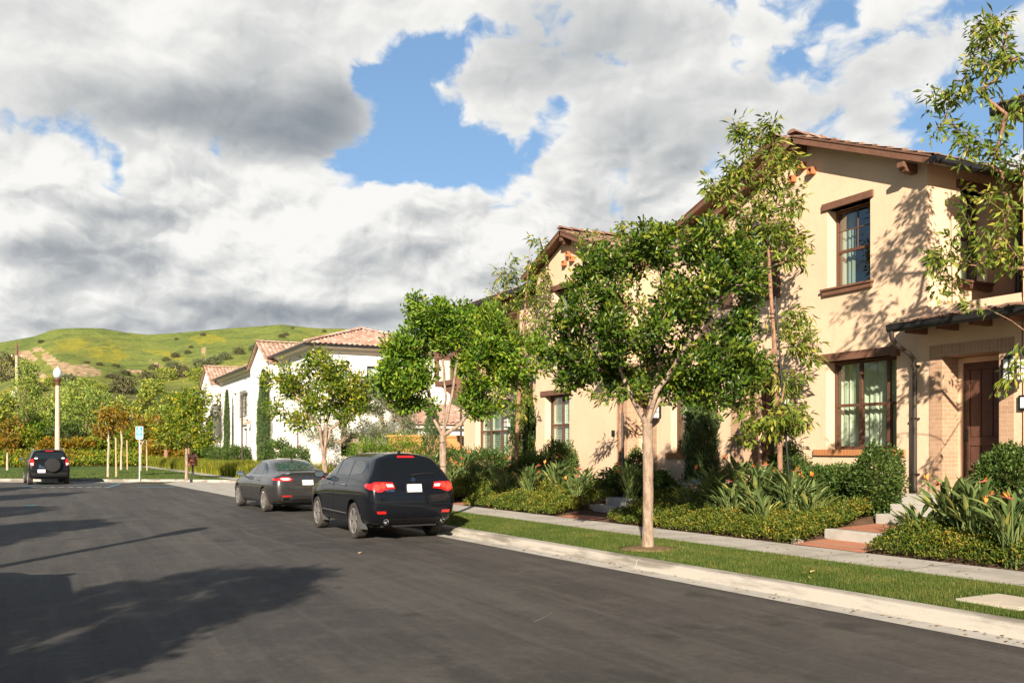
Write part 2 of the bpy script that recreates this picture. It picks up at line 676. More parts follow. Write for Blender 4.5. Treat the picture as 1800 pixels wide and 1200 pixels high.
def asphalt_mat():
    m = mat('asphalt', (.055, .052, .05), .62, .16)
    t = NT(m.node_tree)
    p = m.node_tree.nodes['Principled BSDF']
    g = t.n('ShaderNodeTexCoord').outputs['Object']
    big = t.noise(t.vec('MULTIPLY', g, (1, .3, 1)), .5, 5, .6)       # sealed lanes, worn along the street
    c = t.ramp(big, [(.36, (.046, .044, .042)), (.5, (.058, .055, .052)), (.64, (.071, .068, .064))])
    st_ = t.noise(t.vec('MULTIPLY', g, (1, .05, 1)), 2.6, 5, .7)     # brush streaks of the seal coat
    c = t.mix(t.math('MULTIPLY', t.smooth(st_, .48, .62), .45), c, (.098, .092, .082))
    c = t.mix(t.math('MULTIPLY', t.smooth(st_, .48, .36), .5), c, (.034, .032, .031))
    dus = t.noise(g, 1.1, 9, .78)
    c = t.mix(t.math('MULTIPLY', t.smooth(dus, .48, .62), .38), c, (.112, .104, .092))
    mot = t.noise(g, 11, 5, .75)
    c = t.mix(t.math('MULTIPLY', t.smooth(mot, .52, .64), .30), c, (.115, .108, .096))
    c = t.mix(t.math('MULTIPLY', t.smooth(mot, .46, .36), .35), c, (.03, .029, .028))
    oil = t.noise(g, .8, 4, .55)
    c = t.mix(t.math('MULTIPLY', t.smooth(oil, .60, .68), .55), c, (.028, .027, .026))
    sp = t.noise(g, 150, 3, .6)
    c = t.mix(t.math('MULTIPLY', t.smooth(sp, .56, .70), .6), c, (.17, .16, .145))
    c = t.mix(t.math('MULTIPLY', t.smooth(sp, .44, .30), .6), c, (.024, .023, .022))
    grit = t.n('ShaderNodeTexVoronoi')
    t.set(grit, 'Vector', g)
    grit.inputs['Scale'].default_value = 9
    c = t.mix(t.math('MULTIPLY', t.smooth(grit.outputs[0], .055, .03), .55), c, (.26, .24, .2))
    t.set(p, 'Base Color', c)
    b = t.n('ShaderNodeBump', i_Height=t.noise(g, 110, 4, .75))
    b.inputs['Strength'].default_value = .7
    b.inputs['Distance'].default_value = .008
    t.set(p, 'Normal', b.outputs[0])
    t.set(p, 'Roughness', t.math('MULTIPLY_ADD', big, .25, .58))
    return m


def concrete_mat(name, base=(.50, .455, .385), stain=(.30, .255, .20), streak=False, amt=.7):
    m = mat(name, base, .88, .2)
    t = NT(m.node_tree)
    p = m.node_tree.nodes['Principled BSDF']
    g = t.n('ShaderNodeTexCoord').outputs['Object']
    v = t.vec('MULTIPLY', g, (1, .35, 2.5)) if streak else g
    n1 = t.noise(v, 1.6, 7, .68)
    c = t.mix(t.math('MULTIPLY', t.smooth(n1, .42, .62), amt), base, stain)
    n2 = t.noise(g, 38, 4, .65)
    c = t.mix(t.math('MULTIPLY', t.smooth(n2, .5, .75), .35), c, tuple(x * .7 for x in base))
    t.set(p, 'Base Color', c)
    b = t.n('ShaderNodeBump', i_Height=n2)
    b.inputs['Strength'].default_value = .25
    b.inputs['Distance'].default_value = .006
    t.set(p, 'Normal', b.outputs[0])
    return m


asphalt = asphalt_mat()
concrete = concrete_mat('concrete', (.40, .38, .34), (.27, .25, .215), amt=.65)
concrete_kerb = concrete_mat('concrete_kerb', (.37, .345, .30), (.13, .113, .09), True, .8)
soil = ground_mat('garden_soil', [(.3, (.06, .035, .022)), (.6, (.11, .065, .04)), (.8, (.16, .10, .06))], 3, bump=.6, bscale=30, bdist=.03)
lawn_m = ground_mat('lawn', [(.3, (.050, .095, .018)), (.5, (.075, .130, .024)), (.7, (.105, .165, .034))], 1.2, bump=.7, bscale=45, bdist=.03, fine=70)
paver = brick_mat('brick_paver', (.45, .20, .125), (.38, .16, .10), (.36, .22, .15), .2, .1)
dry_slope = ground_mat('dry_bank', [(.3, (.17, .085, .04)), (.55, (.24, .13, .055)), (.75, (.15, .12, .04))], .8, bump=.6, bscale=8, bdist=.15)


def sheet(name, poly, z, m, subdiv=False):
    b = MB()
    if callable(z):
        b.add([(x, y, z(x, y)) for x, y in poly], [tuple(range(len(poly)))])
    else:
        b.add([(x, y, z) for x, y in poly], [tuple(range(len(poly)))])
    return struct(b.build(name, m))


def strip(name, offs_z, ys, m, base=None):
    """ribbon that follows the kerb line: offs_z = list of (offset from the asphalt edge, height)"""
    vs, fs = [], []
    k = len(offs_z)
    for Y in ys:
        for (o_, z) in offs_z:
            vs.append(((base or XE)(Y) + (o_(Y) if callable(o_) else o_), Y, z))
    for i in range(len(ys) - 1):
        for j in range(k - 1):
            fs.append((i * k + j, i * k + j + 1, (i + 1) * k + j + 1, (i + 1) * k + j))
    b = MB()
    b.add(vs, fs)
    return struct(b.build(name, m))


# one sheet of ground to the horizon
b = MB()
b.quad((-900, -300, -.06), (1500, -300, -.06), (1500, 1500, -.06), (-900, 1500, -.06))
struct(b.build('ground', ground_mat('open_ground', [(.3, (.09, .10, .03)), (.6, (.14, .13, .05)), (.8, (.2, .16, .08))], .06, bump=.4, bscale=4, bdist=.1)))

# asphalt: street, parking court at its end, and the drive mouth on the right
court_far = [(-16, 64.3), (-2.1, 54.6), (2.2, 51.6), (6.1, 48.6)]
road_poly = [(-4.6, -30)] + [(XE(Y), Y) for Y in (-30, 20, 20.5, 21.5, 22.5, 23.5, 24, 29.5, 30)] + [(XE(31.5), 31.5), (XE(34), 34), (5.2, 48.0), (2.2, 50.6), (-2.1, 53.8), (-16, 63.6), (-16, 40), (-4.6, 36)]
sheet('road', road_poly, 0.0, asphalt)

ys = list(np.arange(-30, 29.9, 1.0)) + [30.0]
strip('gutter', [(0, .004), (.28, .012)], ys, concrete)
kb = MB()
KP = [(.28, .012), (.315, .118), (.335, .142), (.365, .150), (.52, .152), (.535, .10)]
edge = []
jts = np.arange(-25.5, 30, 3.3)
strip('kerb', KP, ys, concrete_kerb)
# pale filled joints across the kerb every few metres
b = MB()
for Y in jts:
    for (o0, z0), (o1, z1) in zip(KP[:4], KP[1:5]):
        x0, x1 = XE(Y) + o0, XE(Y) + o1
        off = (-.004 if z1 - z0 > .02 else 0, .004)
        b.quad((x0 + off[0], Y - .008, z0 + off[1]), (x0 + off[0], Y + .008, z0 + off[1]), (x1 + off[0], Y + .008, z1 + off[1]), (x1 + off[0], Y - .008, z1 + off[1]))
struct(b.build('kerb_joint', mat('pale_mortar', (.44, .39, .31), .9, .1)))
strip('lawn_strip', [(lambda Y: .525 + XB(Y), .147), (lambda Y: 1.5 + XB(Y) * .5, .165), (2.56, .155)], ys, lawn_m, X0)


def pav_z(Y):
    return .158


strip('pavement', [(2.54, .12), (2.545, .158), (3.72, .165), (3.725, .12)], ys, concrete, X0)
# pavement joints: shallow dark grooves
b = MB()
for Y in np.arange(-29, 30, 1.55):
    b.quad((X0(Y) + 2.55, Y - .006, .1625), (X0(Y) + 2.55, Y + .006, .1625), (X0(Y) + 3.71, Y + .006, .1695), (X0(Y) + 3.71, Y - .006, .1695))
struct(b.build('pavement_joint', mat('joint_dark', (.2, .175, .14), .95, .1)))


def BZ(X, Y):
    """height of the planting bed between pavement and houses"""
    x0 = X0(Y) + 3.7
    t = min(1, max(0, (X - x0) / max(.5, 13.9 - x0)))
    z = .15 + .62 * t ** 1.15
    if 9.55 < Y < 11.2 or 16.8 < Y < 18.4 or 22.9 < Y < 24.2 and X < 12.3:
        z = min(z, .16 + .35 * t)       # cut for the entrance paths
    return z


vs, fs = [], []
yb = list(np.arange(-30, 3, 1.5)) + list(np.arange(3, 33, .25))
xb = np.array([0, .08, .16, .24, .32, .40, .50, .7, 1])
for Y in yb:
    for t in xb:
        X = X0(Y) + 3.72 + t * (19 - X0(Y) - 3.72)
        vs.append((X, Y, BZ(X, Y) - .02))
for i in range(len(yb) - 1):
    for j in range(8):
        fs.append((i * 9 + j, i * 9 + j + 1, (i + 1) * 9 + j + 1, (i + 1) * 9 + j))
b = MB()
b.add(vs, fs)
struct(b.build('planting_bed', soil, smooth='all'))

# concrete drive mouth beyond the parked cars, then lawn round the court's end
sheet('driveway', [(XE(30), 30), (9.6, 30), (30, 34), (30, 46), (8.4, 47.3), (6.1, 49.4), (5.2, 48.0), (XE(34), 34), (XE(31.5), 31.5)], .004, concrete)
b = MB()
pts = [(30, 46.2), (8.4, 47.3), (6.1, 49.6), (2.2, 51.9), (-2.1, 55.0), (-16, 64.8)]
for (p, q) in zip(pts[:-1], pts[1:]):
    d = Vector((q[0] - p[0], q[1] - p[1], 0)).normalized()
    nrm = Vector((d.y, -d.x, 0)) * .17
    b.add([(p[0], p[1], .14), (q[0], q[1], .14), (q[0] + nrm.x, q[1] + nrm.y, .14), (p[0] + nrm.x, p[1] + nrm.y, .14),
           (p[0], p[1], 0), (q[0], q[1], 0)], [(0, 1, 2, 3), (0, 4, 5, 1)])
struct(b.build('court_kerb', concrete_kerb))
b = MB()
pts2 = [(4.3, 50.2), (2.2, 51.45), (-2.1, 54.5), (-3.2, 55.3)]
b.add([(x, y, .008) for x, y in pts2] + [(x - .55, y - .95, .008) for x, y in reversed(pts2)], [tuple(range(8))])
struct(b.build('ramp_apron', concrete))
sheet('court_lawn', [(-16, 65.0), (-2.1, 55.2), (2.2, 52.1), (6.1, 49.8), (8.4, 47.6), (8.6, 50), (7.45, 84), (6.0, 88), (-16, 88)], .145, lawn_m)
sheet('far_path', [(8.5, 47.4), (9.6, 47.4), (8.3, 86), (7.35, 86)], .152, concrete)
sheet('meadow_bed', [(9.6, 47.3), (30, 46.4), (30, 120), (8.3, 120), (8.3, 86)], lambda x, y: .15 + .045 * max(0, x - 9.6), soil)

# painted marks of the accessible bays
blue_paint = mat('blue_road_paint', (.10, .30, .44), .7, .3, var=.6, vscale=6, vcol=(.055, .07, .08))
white_paint = mat('white_road_paint', (.6, .6, .58), .7, .3, var=.5, vscale=9, vcol=(.12, .12, .11))
cyan_paint = mat('cyan_road_paint', (.02, .42, .50), .7, .3)
b = MB()


def mark(b, p, q, w, z=.005):
    p, q = Vector((*p, z)), Vector((*q, z))
    d = (q - p).normalized()
    s_ = Vector((-d.y, d.x, 0)) * w / 2
    b.quad(p - s_, q - s_, q + s_, p + s_)


for (p, q, w) in [((3.7, 43.9), (5.15, 42.9), .32), ((-1.0, 46.6), (2.5, 44.2), .14), ((-1.0, 46.6), (.2, 50.8), .14), ((2.5, 44.2), (3.3, 48.6), .14),
                  ((-.4, 48.6), (2.8, 46.4), .12), ((-.1, 50.2), (3.1, 48.0), .12), ((-4.4, 48.6), (-3.3, 48.0), .3)]:
    mark(b, p, q, w)
struct(b.build('blue_bay_line', blue_paint))
b = MB()
for k in range(9):
    p = Vector((-.6 + .36 * k, 46.05 - .245 * k, .006))
    b.quad(p, p + Vector((.22, -.15, 0)), p + Vector((.32, .12, 0)), p + Vector((.1, .27, 0)))
struct(b.build('bay_letter_mark', white_paint))
b = MB()
b.lathe([(.16, .004), (.16, .006)], (-.4, 31.2, 0), 10)
struct(b.build('cyan_paint_spot', cyan_paint))
# wandering hairline cracks sealed pale
crk = mat('pale_crack', (.14, .13, .115), .8, .2)
b = MB()
for (x0, y0, ang, L) in [(3.0, 26, -.05, 9), (4.3, 14, -.06, 6), (2.5, 36, 0, 9), (3.4, 11.5, 1.2, 1.2), (5.2, 10.0, 1.4, .9), (4.4, 8.0, .9, .8)]:
    p = Vector((x0, y0, .0035))
    a = ang
    pr = None
    for k in range(int(L / .3)):
        a += rng.normal(0, .07) - .25 * (a - ang)
        q = p + Vector((math.sin(a) * .3, math.cos(a) * .3, 0))
        w = .006 + .006 * rng.random()
        s_ = Vector((math.cos(a), -math.sin(a), 0)) * w
        b.quad(p - s_, p + s_, q + s_, q - s_)
        p = q
struct(b.build('sealed_crack', crk))

# ------------------------------------------------------------------ hills
SKY_X = [-260, -120, -50, 0, 60, 85, 100, 140, 180, 220, 260, 310, 400, 460, 495, 530, 560, 600, 640, 700, 800, 1000, 1300, 2000]
SKY_Y = [628, 612, 605, 602, 591, 582, 578, 576, 577, 584, 588, 585, 577, 573, 570, 574, 577, 577, 582, 590, 605, 640, 680, 720]


def hash_noise(u, v, seed=0):
    def h(i, j):
        n = (i * 374761393 + j * 668265263 + seed * 1442695) & 0x7fffffff
        n = ((n ^ (n >> 13)) * 1274126177) & 0x7fffffff
        return ((n ^ (n >> 16)) & 0xffff) / 65535.0
    i, j = math.floor(u), math.floor(v)
    fu, fv = u - i, v - j
    fu, fv = fu * fu * (3 - 2 * fu), fv * fv * (3 - 2 * fv)
    return (h(i, j) * (1 - fu) + h(i + 1, j) * fu) * (1 - fv) + (h(i, j + 1) * (1 - fu) + h(i + 1, j + 1) * fu) * fv


def ridge_z(px):
    return 1.77 + (787 - np.interp(px, SKY_X, SKY_Y)) / 1580 * 560


def hill_z(px, Z):
    """height of the hillside: px is a bearing across the view, Z metres along the street view"""
    t = (Z - 125) / (560 - 125)
    rz = ridge_z(px)
    if t > 1:
        return rz - (t - 1) * 60
    t = max(t, 0)
    prof = .16 * t + .84 * t ** 1.9
    z = rz * prof
    # gullies and folds
    lat = (px - 400) * Z / 1580
    w_ = t * (1 - t) * 4
    gl = (hash_noise(lat / 48 + Z / 160, Z / 95, 3) - .5) * 9 * w_
    gl += (hash_noise(lat / 19 - Z / 70, Z / 34, 5) - .5) * 3.0 * w_
    gl += (hash_noise(lat / 8, Z / 14, 9) - .5) * .9 * w_
    cl = 0
    return z + gl + cl - .04


def hill_pt(px, Z):
    u = (px - 900) / 1580
    return (Z * (u * CA + SA), Z * (CA - u * SA), hill_z(px, Z))


pxs = list(range(-260, -40, 10)) + list(range(-40, 660, 4)) + list(range(660, 1000, 12)) + list(range(1000, 2001, 40))
Zs = [118, 125, 135, 150, 170, 190] + list(range(205, 544, 6)) + [546, 552, 556, 560, 566, 580, 620, 700]
vs = [hill_pt(p, Z) for Z in Zs for p in pxs]
fs = []
npx = len(pxs)
for i in range(len(Zs) - 1):
    for j in range(npx - 1):
        fs.append((i * npx + j, i * npx + j + 1, (i + 1) * npx + j + 1, (i + 1) * npx + j))


def hill_mat():
    m = mat('spring_hill_grass', (.2, .25, .05), .95, .05)
    t = NT(m.node_tree)
    p = m.node_tree.nodes['Principled BSDF']
    g = t.n('ShaderNodeTexCoord').outputs['Object']
    n1 = t.noise(g, .012, 6, .6)
    c = t.ramp(n1, [(.3, (.135, .175, .045)), (.48, (.185, .22, .053)), (.6, (.225, .23, .052)), (.75, (.27, .235, .05))])
    n2 = t.noise(g, .06, 6, .7)
    c = t.mix(t.math('MULTIPLY', t.smooth(n2, .46, .62), .7), c, (.095, .135, .04))
    n3 = t.noise(g, .45, 4, .7)
    c = t.mix(t.math('MULTIPLY', t.smooth(n3, .48, .64), .6), c, (.075, .10, .03))
    # scrub on the lower slopes
    s_ = t.n('ShaderNodeSeparateXYZ', i_0=g)
    low = t.math('SUBTRACT', 1.0, t.smooth(t.math('MULTIPLY_ADD', t.math('SUBTRACT', n1, .5), 30.0, s_.outputs[2]), 16, 34))
    sc = t.noise(g, .11, 6, .7)
    scrub = t.ramp(sc, [(.35, (.055, .07, .028)), (.5, (.10, .105, .045)), (.62, (.14, .115, .065)), (.75, (.16, .19, .05))])
    c = t.mix(t.math('MULTIPLY', low, .85), c, scrub)
    # bare eroded earth scars
    at = t.n('ShaderNodeAttribute', attribute_name='bare_earth').outputs['Fac']
    n4 = t.noise(g, .22, 5, .7)
    st = t.smooth(t.math('MULTIPLY_ADD', t.math('SUBTRACT', n4, .5), 2.6, at), .36, .62)
    earth = t.ramp(t.noise(g, .35, 6, .75), [(.38, (.13, .08, .045)), (.48, (.40, .28, .16)), (.68, (.60, .46, .30))])
    c = t.mix(st, c, earth)
    ys_ = t.smooth(t.math('MULTIPLY_ADD', t.math('SUBTRACT', n4, .5), 2.4, t.n('ShaderNodeAttribute', attribute_name='flower_drift').outputs['Fac']), .45, .8)
    c = t.mix(t.math('MULTIPLY', ys_, .55), c, (.34, .29, .025))
    t.set(p, 'Base Color', c)
    bm_ = t.n('ShaderNodeBump', i_Height=t.noise(g, .35, 6, .7))
    bm_.inputs['Strength'].default_value = .8
    bm_.inputs['Distance'].default_value = 1.5
    t.set(p, 'Normal', bm_.outputs[0])
    return m


b = MB()
b.add(vs, fs)
hl = b.build('hills', hill_mat(), smooth='all')
struct(hl)


def in_poly(x, y, P_):
    c = False
    for i in range(len(P_)):
        (x0, y0), (x1, y1) = P_[i], P_[i - 1]
        if (y0 > y) != (y1 > y) and x < (x1 - x0) * (y - y0) / (y1 - y0) + x0:
            c = not c
    return c


SCARS = [[(72, 624), (84, 619), (100, 632), (130, 641), (152, 640), (178, 650), (180, 660), (140, 662), (108, 662), (95, 650), (78, 634)],
         [(30, 618), (52, 616), (66, 628), (62, 636), (44, 634), (30, 626)], [(55, 612), (70, 609), (80, 616), (62, 620)], [(62, 652), (70, 652), (88, 664), (84, 668), (66, 660)],
         [(262, 632), (272, 636), (298, 648), (296, 652), (276, 648)], [(220, 648), (250, 650), (256, 656), (228, 655)], [(352, 608), (362, 612), (364, 625), (354, 622)]]
DRIFT = [[(250, 612), (290, 616), (330, 628), (318, 636), (280, 624), (255, 620)], [(150, 610), (200, 606), (230, 625), (200, 640), (160, 630)], [(90, 600), (140, 592), (160, 605), (120, 620)], [(330, 592), (380, 586), (400, 600), (350, 606)], [(100, 640), (112, 660), (98, 660), (84, 640)]]
va, vb = [], []
for v in hl.data.vertices:
    X, Y, z = v.co
    Zc = X * SA + Y * CA
    qx, qy = 900 + 1580 * (X * CA - Y * SA) / Zc, 787 - (z - 1.77) * 1580 / Zc
    va.append(.75 if any(in_poly(qx, qy, p) for p in SCARS) else .0)
    vb.append(.7 if any(in_poly(qx, qy, p) for p in DRIFT) else .25)
hl.data.attributes.new('bare_earth', 'FLOAT', 'POINT').data.foreach_set('value', va)
hl.data.attributes.new('flower_drift', 'FLOAT', 'POINT').data.foreach_set('value', vb)
# bank behind the court lawn
BANK = [(87.5, .1), (90, .5), (94, .95), (100, 1.4), (112, 1.9), (128, 1.9)]

b = MB()
vs, fs = [], []
for i, (Y, z) in enumerate(BANK):
    for j in range(18):
        X = -46 + j * 4
        vs.append((X, Y + .12 * (X - 0) * (-.25) + 1.5 * math.sin(X * .35), z + .15 * math.sin(X * .7 + i) * (i > 0)))
for i in range(5):
    for j in range(17):
        fs.append((i * 18 + j, i * 18 + j + 1, (i + 1) * 18 + j + 1, (i + 1) * 18 + j))
b.add(vs, fs)
struct(b.build('garden_bank', dry_slope, smooth='all'))
# ------------------------------------------------------------------ house pieces
def face_x(D):
    """wall facing the street at X = D:  u runs to the viewer's right (-Y), v up, w towards the viewer"""
    return Matrix(((0, 0, -1, D), (-1, 0, 0, 0), (0, 1, 0, 0), (0, 0, 0, 1)))


def face_y(Y):
    """wall facing back along the street (towards -Y): u = X, v = Z, w = -Y"""
    return Matrix(((1, 0, 0, 0), (0, 0, -1, Y), (0, 1, 0, 0), (0, 0, 0, 1)))


def wall_face(b, M, u0, u1, v0, v1, holes=(), depth=.25, gable=None, mat=0):
    """wall skin with true openings (a,b,c,d = u0,u1,v0,v1 of each) and their reveals"""
    old = b.M
    b.M = M
    us = sorted({u0, u1, *[h[0] for h in holes], *[h[1] for h in holes]})
    vsl = sorted({v0, v1, *[h[2] for h in holes], *[h[3] for h in holes]})
    for a, c in zip(us[:-1], us[1:]):
        for d, e in zip(vsl[:-1], vsl[1:]):
            mu, mv = (a + c) / 2, (d + e) / 2
            if any(h[0] < mu < h[1] and h[2] < mv < h[3] for h in holes):
                continue
            b.quad((a, d, 0), (c, d, 0), (c, e, 0), (a, e, 0), mat)
    for h in holes:
        dp = h[4] if len(h) > 4 else depth
        a, c, d, e = h[:4]
        b.quad((a, d, 0), (a, d, -dp), (a, e, -dp), (a, e, 0), mat)
        b.quad((c, d, -dp), (c, d, 0), (c, e, 0), (c, e, -dp), mat)
        b.quad((a, e, 0), (a, e, -dp), (c, e, -dp), (c, e, 0), mat)
        b.quad((a, d, -dp), (a, d, 0), (c, d, 0), (c, d, -dp), mat)
    if gable:
        b.add([(u0, v1, 0), (u1, v1, 0), (gable[0], gable[1], 0)], [(0, 1, 2)], mat)
    b.M = old


def wavy(M, u0, u1, v0, v1, w, amp, waves, seed):
    r = random.Random(seed)
    b = MB(M)
    n = max(8, int(waves * 8))
    ph = [r.uniform(0, 6) for _ in range(3)]
    top, bot = [], []
    for i in range(n + 1):
        t = i / n
        x = u0 + (u1 - u0) * t
        a = amp * (math.sin(t * waves * 6.283 + ph[0]) + .5 * math.sin(t * waves * 10.7 + ph[1]) + .35 * math.sin(t * waves * 3.1 + ph[2]))
        top.append((x, v1, w + a * .7))
        bot.append((x, v0, w + a))
    b.add(bot + top, [(i, i + 1, n + 2 + i, n + 1 + i) for i in range(n)])
    return b


def window(house, M, u0, u1, v0, v1, depth=.25, cols=2, split=.5, cover='curtain', muntin=False, seed=1, fm=None, glass=None, cgap=None):
    """sash window set back in its opening: frame, panes, curtain or shutters, room box behind painted dark as if unlit"""
    w = -depth + .01
    t, d = .062, .05
    b = MB(M)
    b.box(u0, u0 + t, v0, v1, w - d, w)
    b.box(u1 - t, u1, v0, v1, w - d, w)
    b.box(u0 + t, u1 - t, v1 - t, v1, w - d, w)
    b.box(u0 + t, u1 - t, v0, v0 + t * 1.1, w - d, w)
    cw = (u1 - u0) / cols
    for k in range(1, cols):
        c = u0 + k * cw
        b.box(c - .036, c + .036, v0 + t * 1.1, v1 - t, w - d, w + .002)
    vm = v0 + (v1 - v0) * split
    edges = [u0 + t] + [x for k in range(1, cols) for x in (u0 + k * cw - .036, u0 + k * cw + .036)] + [u1 - t]
    for k in range(cols):
        a, c = edges[2 * k], edges[2 * k + 1]
        b.box(a, c, vm - .03, vm + .03, w - d, w + .006)
        # lower sash stands behind, with its own stiles
        for (x0, x1) in ((a, a + .028), (c - .028, c)):
            b.box(x0, x1, v0 + t * 1.1, vm - .03, w - d, w - .012)
        if muntin:
            m_ = (a + c) / 2
            b.box(m_ - .011, m_ + .011, vm + .03, v1 - t, w - d + .01, w - .014)
            vv = (vm + v1) / 2
            b.box(a, m_ - .011, vv - .011, vv + .011, w - d + .01, w - .014)
            b.box(m_ + .011, c, vv - .011, vv + .011, w - d + .01, w - .014)
    fr = b.build('window', fm or wood_frame, house, bevel=.004)
    g = MB(M)
    g.quad((u0 + .02, v0 + .02, w - .028), (u1 - .02, v0 + .02, w - .028), (u1 - .02, v1 - .02, w - .028), (u0 + .02, v1 - .02, w - .028))
    g.build('pane', glass or pane_green, fr)
    rm = MB(M)
    W = w - .9
    rm.quad((u0, v0, W), (u1, v0, W), (u1, v1, W), (u0, v1, W))
    for q in (((u0, v0), (u0, v1)), ((u1, v0), (u1, v1)), ((u0, v0), (u1, v0)), ((u0, v1), (u1, v1))):
        rm.quad((*q[0], w - d - .002), (*q[0], W), (*q[1], W), (*q[1], w - d - .002))
    rm.build('room', interior, fr)
    if cover == 'curtain':
        if cgap:
            parts = [(u0 + .02, u0 + (u1 - u0) * cgap[0]), (u0 + (u1 - u0) * cgap[1], u1 - .02)]
        else:
            parts = [(u0 + .02, u1 - .02)]
        for i, (a, c) in enumerate(parts):
            wavy(M, a, c, v0 + .03, v1 - .03, w - .19, .022, max(2, (c - a) * 8), seed + i).build('curtain', curtain, fr, smooth='all')
    elif cover == 'shutter':
        b = MB(M)
        for k in range(cols):
            a, c = edges[2 * k] - .01, edges[2 * k + 1] + .01
            for (lo, hi) in ((v0 + .05, vm - .015), (vm + .015, v1 - .05)):
                b.box(a, a + .06, lo, hi, w - .13, w - .10)
                b.box(c - .06, c, lo, hi, w - .13, w - .10)
                b.box(a + .06, c - .06, lo, lo + .06, w - .13, w - .10)
                b.box(a + .06, c - .06, hi - .06, hi, w - .13, w - .10)
                n = int((hi - lo - .12) / .075)
                for i in range(n):
                    y = lo + .06 + (i + .5) * (hi - lo - .12) / n
                    b.add([(a + .06, y - .03, w - .145), (c - .06, y - .03, w - .145), (c - .06, y + .03, w - .09), (a + .06, y + .03, w - .09),
                           (a + .06, y - .022, w - .152), (c - .06, y - .022, w - .152), (c - .06, y + .038, w - .097), (a + .06, y + .038, w - .097)],
                          [(0, 1, 2, 3), (7, 6, 5, 4), (0, 4, 5, 1), (3, 2, 6, 7)])
        b.build('louvre_shutter', blind_w, fr)
    elif cover == 'blind':
        b = MB(M)
        b.quad((u0 + .02, v0 + .02, w - .1), (u1 - .02, v0 + .02, w - .1), (u1 - .02, v1 - .02, w - .1), (u0 + .02, v1 - .02, w - .1))
        b.build('blind', blind_w, fr)
    return fr


def lintel(house, M, u0, u1, v0, v1, proud=.05, back=.25, m=None):
    b = MB(M)
    b.box(u0, u1, v0, v1, -back + .02, proud)
    return b.build('lintel', m or wood, house, bevel=.006)


def sill(house, M, u0, u1, v0, v1, kind='wood', proud=.09):
    b = MB(M)
    if kind == 'wood':
        b.box(u0, u1, v0, v1 - .045, .002, proud - .03)
        b.box(u0 - .03, u1 + .03, v1 - .045, v1, -.2, proud)
        return b.build('sill', wood, house, bevel=.005)
    b.box(u0, u1, v0, v1, .002, proud)
    return b.build('sill', brick_sill, house)


def tiles(b, e0, e1, up, tw=.30, tl=.36, amp=.03, lift=.028, jit=.008, seed=1, over=.05):
    """roof covering: rows of separate clay tiles from the eave line e0-e1 up the slope vector"""
    r = random.Random(seed)
    e0, e1, up = Vector(e0), Vector(e1), Vector(up)
    W, L = (e1 - e0).length, up.length
    a, c = (e1 - e0).normalized(), up.normalized()
    n = a.cross(c)
    if n.z < 0:
        n = -n
    nc, nr = max(1, round(W / tw)), max(1, round(L / tl))
    tw, tl = W / nc, L / nr
    prof = [(0, 0), (.12, .55), (.34, 1), (.56, .6), (.7, .02), (.86, -.12), (1.0, 0)]
    for j in range(nr):
        for i in range(nc):
            o = e0 + a * (i * tw) + c * (j * tl) + n * (r.uniform(0, jit))
            dl = r.uniform(-.012, .012) * (jit > .004)
            lo, hi, bt = [], [], []
            for (s_, h) in prof:
                p = o + a * (s_ * tw)
                lo.append(p + n * (h * amp + lift) - c * (over - dl))
                hi.append(p + n * (h * amp) + c * (tl + .01))
                bt.append(p + n * (h * amp + lift - .022) - c * (over - dl))
            k = len(prof)
            b.add(bt + lo + hi, [(q, q + 1, k + q + 1, k + q) for q in range(k - 1)] + [(k + q, k + q + 1, 2 * k + q + 1, 2 * k + q) for q in range(k - 1)])


def ridge_caps(b, p0, p1, w=.12, L=.38, seed=3):
    p0, p1 = Vector(p0), Vector(p1)
    d = (p1 - p0)
    n = max(1, int(d.length / L))
    s_ = d.normalized().cross(Vector((0, 0, 1))).normalized()
    for i in range(n):
        a, c = p0 + d * (i / n), p0 + d * ((i + 1.12) / n)
        for (q0, q1, z0, z1) in ((a, c, .035, .0),):
            ring0 = [q0 + s_ * (w * math.cos(t)) + Vector((0, 0, w * .6 * math.sin(t) + z0)) for t in [math.pi * k / 6 for k in range(7)]]
            ring1 = [q1 + s_ * (w * .9 * math.cos(t)) + Vector((0, 0, w * .55 * math.sin(t) + z1)) for t in [math.pi * k / 6 for k in range(7)]]
            b.add(ring0 + ring1, [(k, k + 1, 8 + k, 7 + k) for k in range(6)] + [tuple(range(6, -1, -1))])


def deck(b, pts, th=.06):
    """roof boards under the tiles: polygon with thickness"""
    pts = [Vector(p) for p in pts]
    n = (pts[1] - pts[0]).cross(pts[2] - pts[0]).normalized()
    if n.z < 0:
        n = -n
    lo = [p - n * (th + .008) for p in pts]
    hi = [p - n * .008 for p in pts]
    k = len(pts)
    b.add(lo + hi, [tuple(range(k - 1, -1, -1)), tuple(range(k, 2 * k))] + [(i, (i + 1) % k, k + (i + 1) % k, k + i) for i in range(k)])


def gutter_run(house, p0, p1, out, name='gutter'):
    """half-round dark gutter from p0 to p1, 'out' points away from the wall"""
    p0, p1, out = Vector(p0), Vector(p1), Vector(out).normalized()
    b = MB()
    prof = [(0, .0), (.0, -.10), (.03, -.135), (.075, -.135), (.115, -.09), (.12, -.01), (.135, .0), (.125, .006), (.108, -.01), (.1, -.08), (.07, -.118), (.035, -.118), (.012, -.09), (.012, 0)]
    r0 = [p0 + out * x + Vector((0, 0, z)) for x, z in prof]
    r1 = [p1 + out * x + Vector((0, 0, z)) for x, z in prof]
    k = len(prof)
    b.add(r0 + r1, [(i, (i + 1) % k, k + (i + 1) % k, k + i) for i in range(k)] + [tuple(range(6)), tuple(range(k + 5, k - 1, -1))])
    return b.build(name, metal_dark, house)


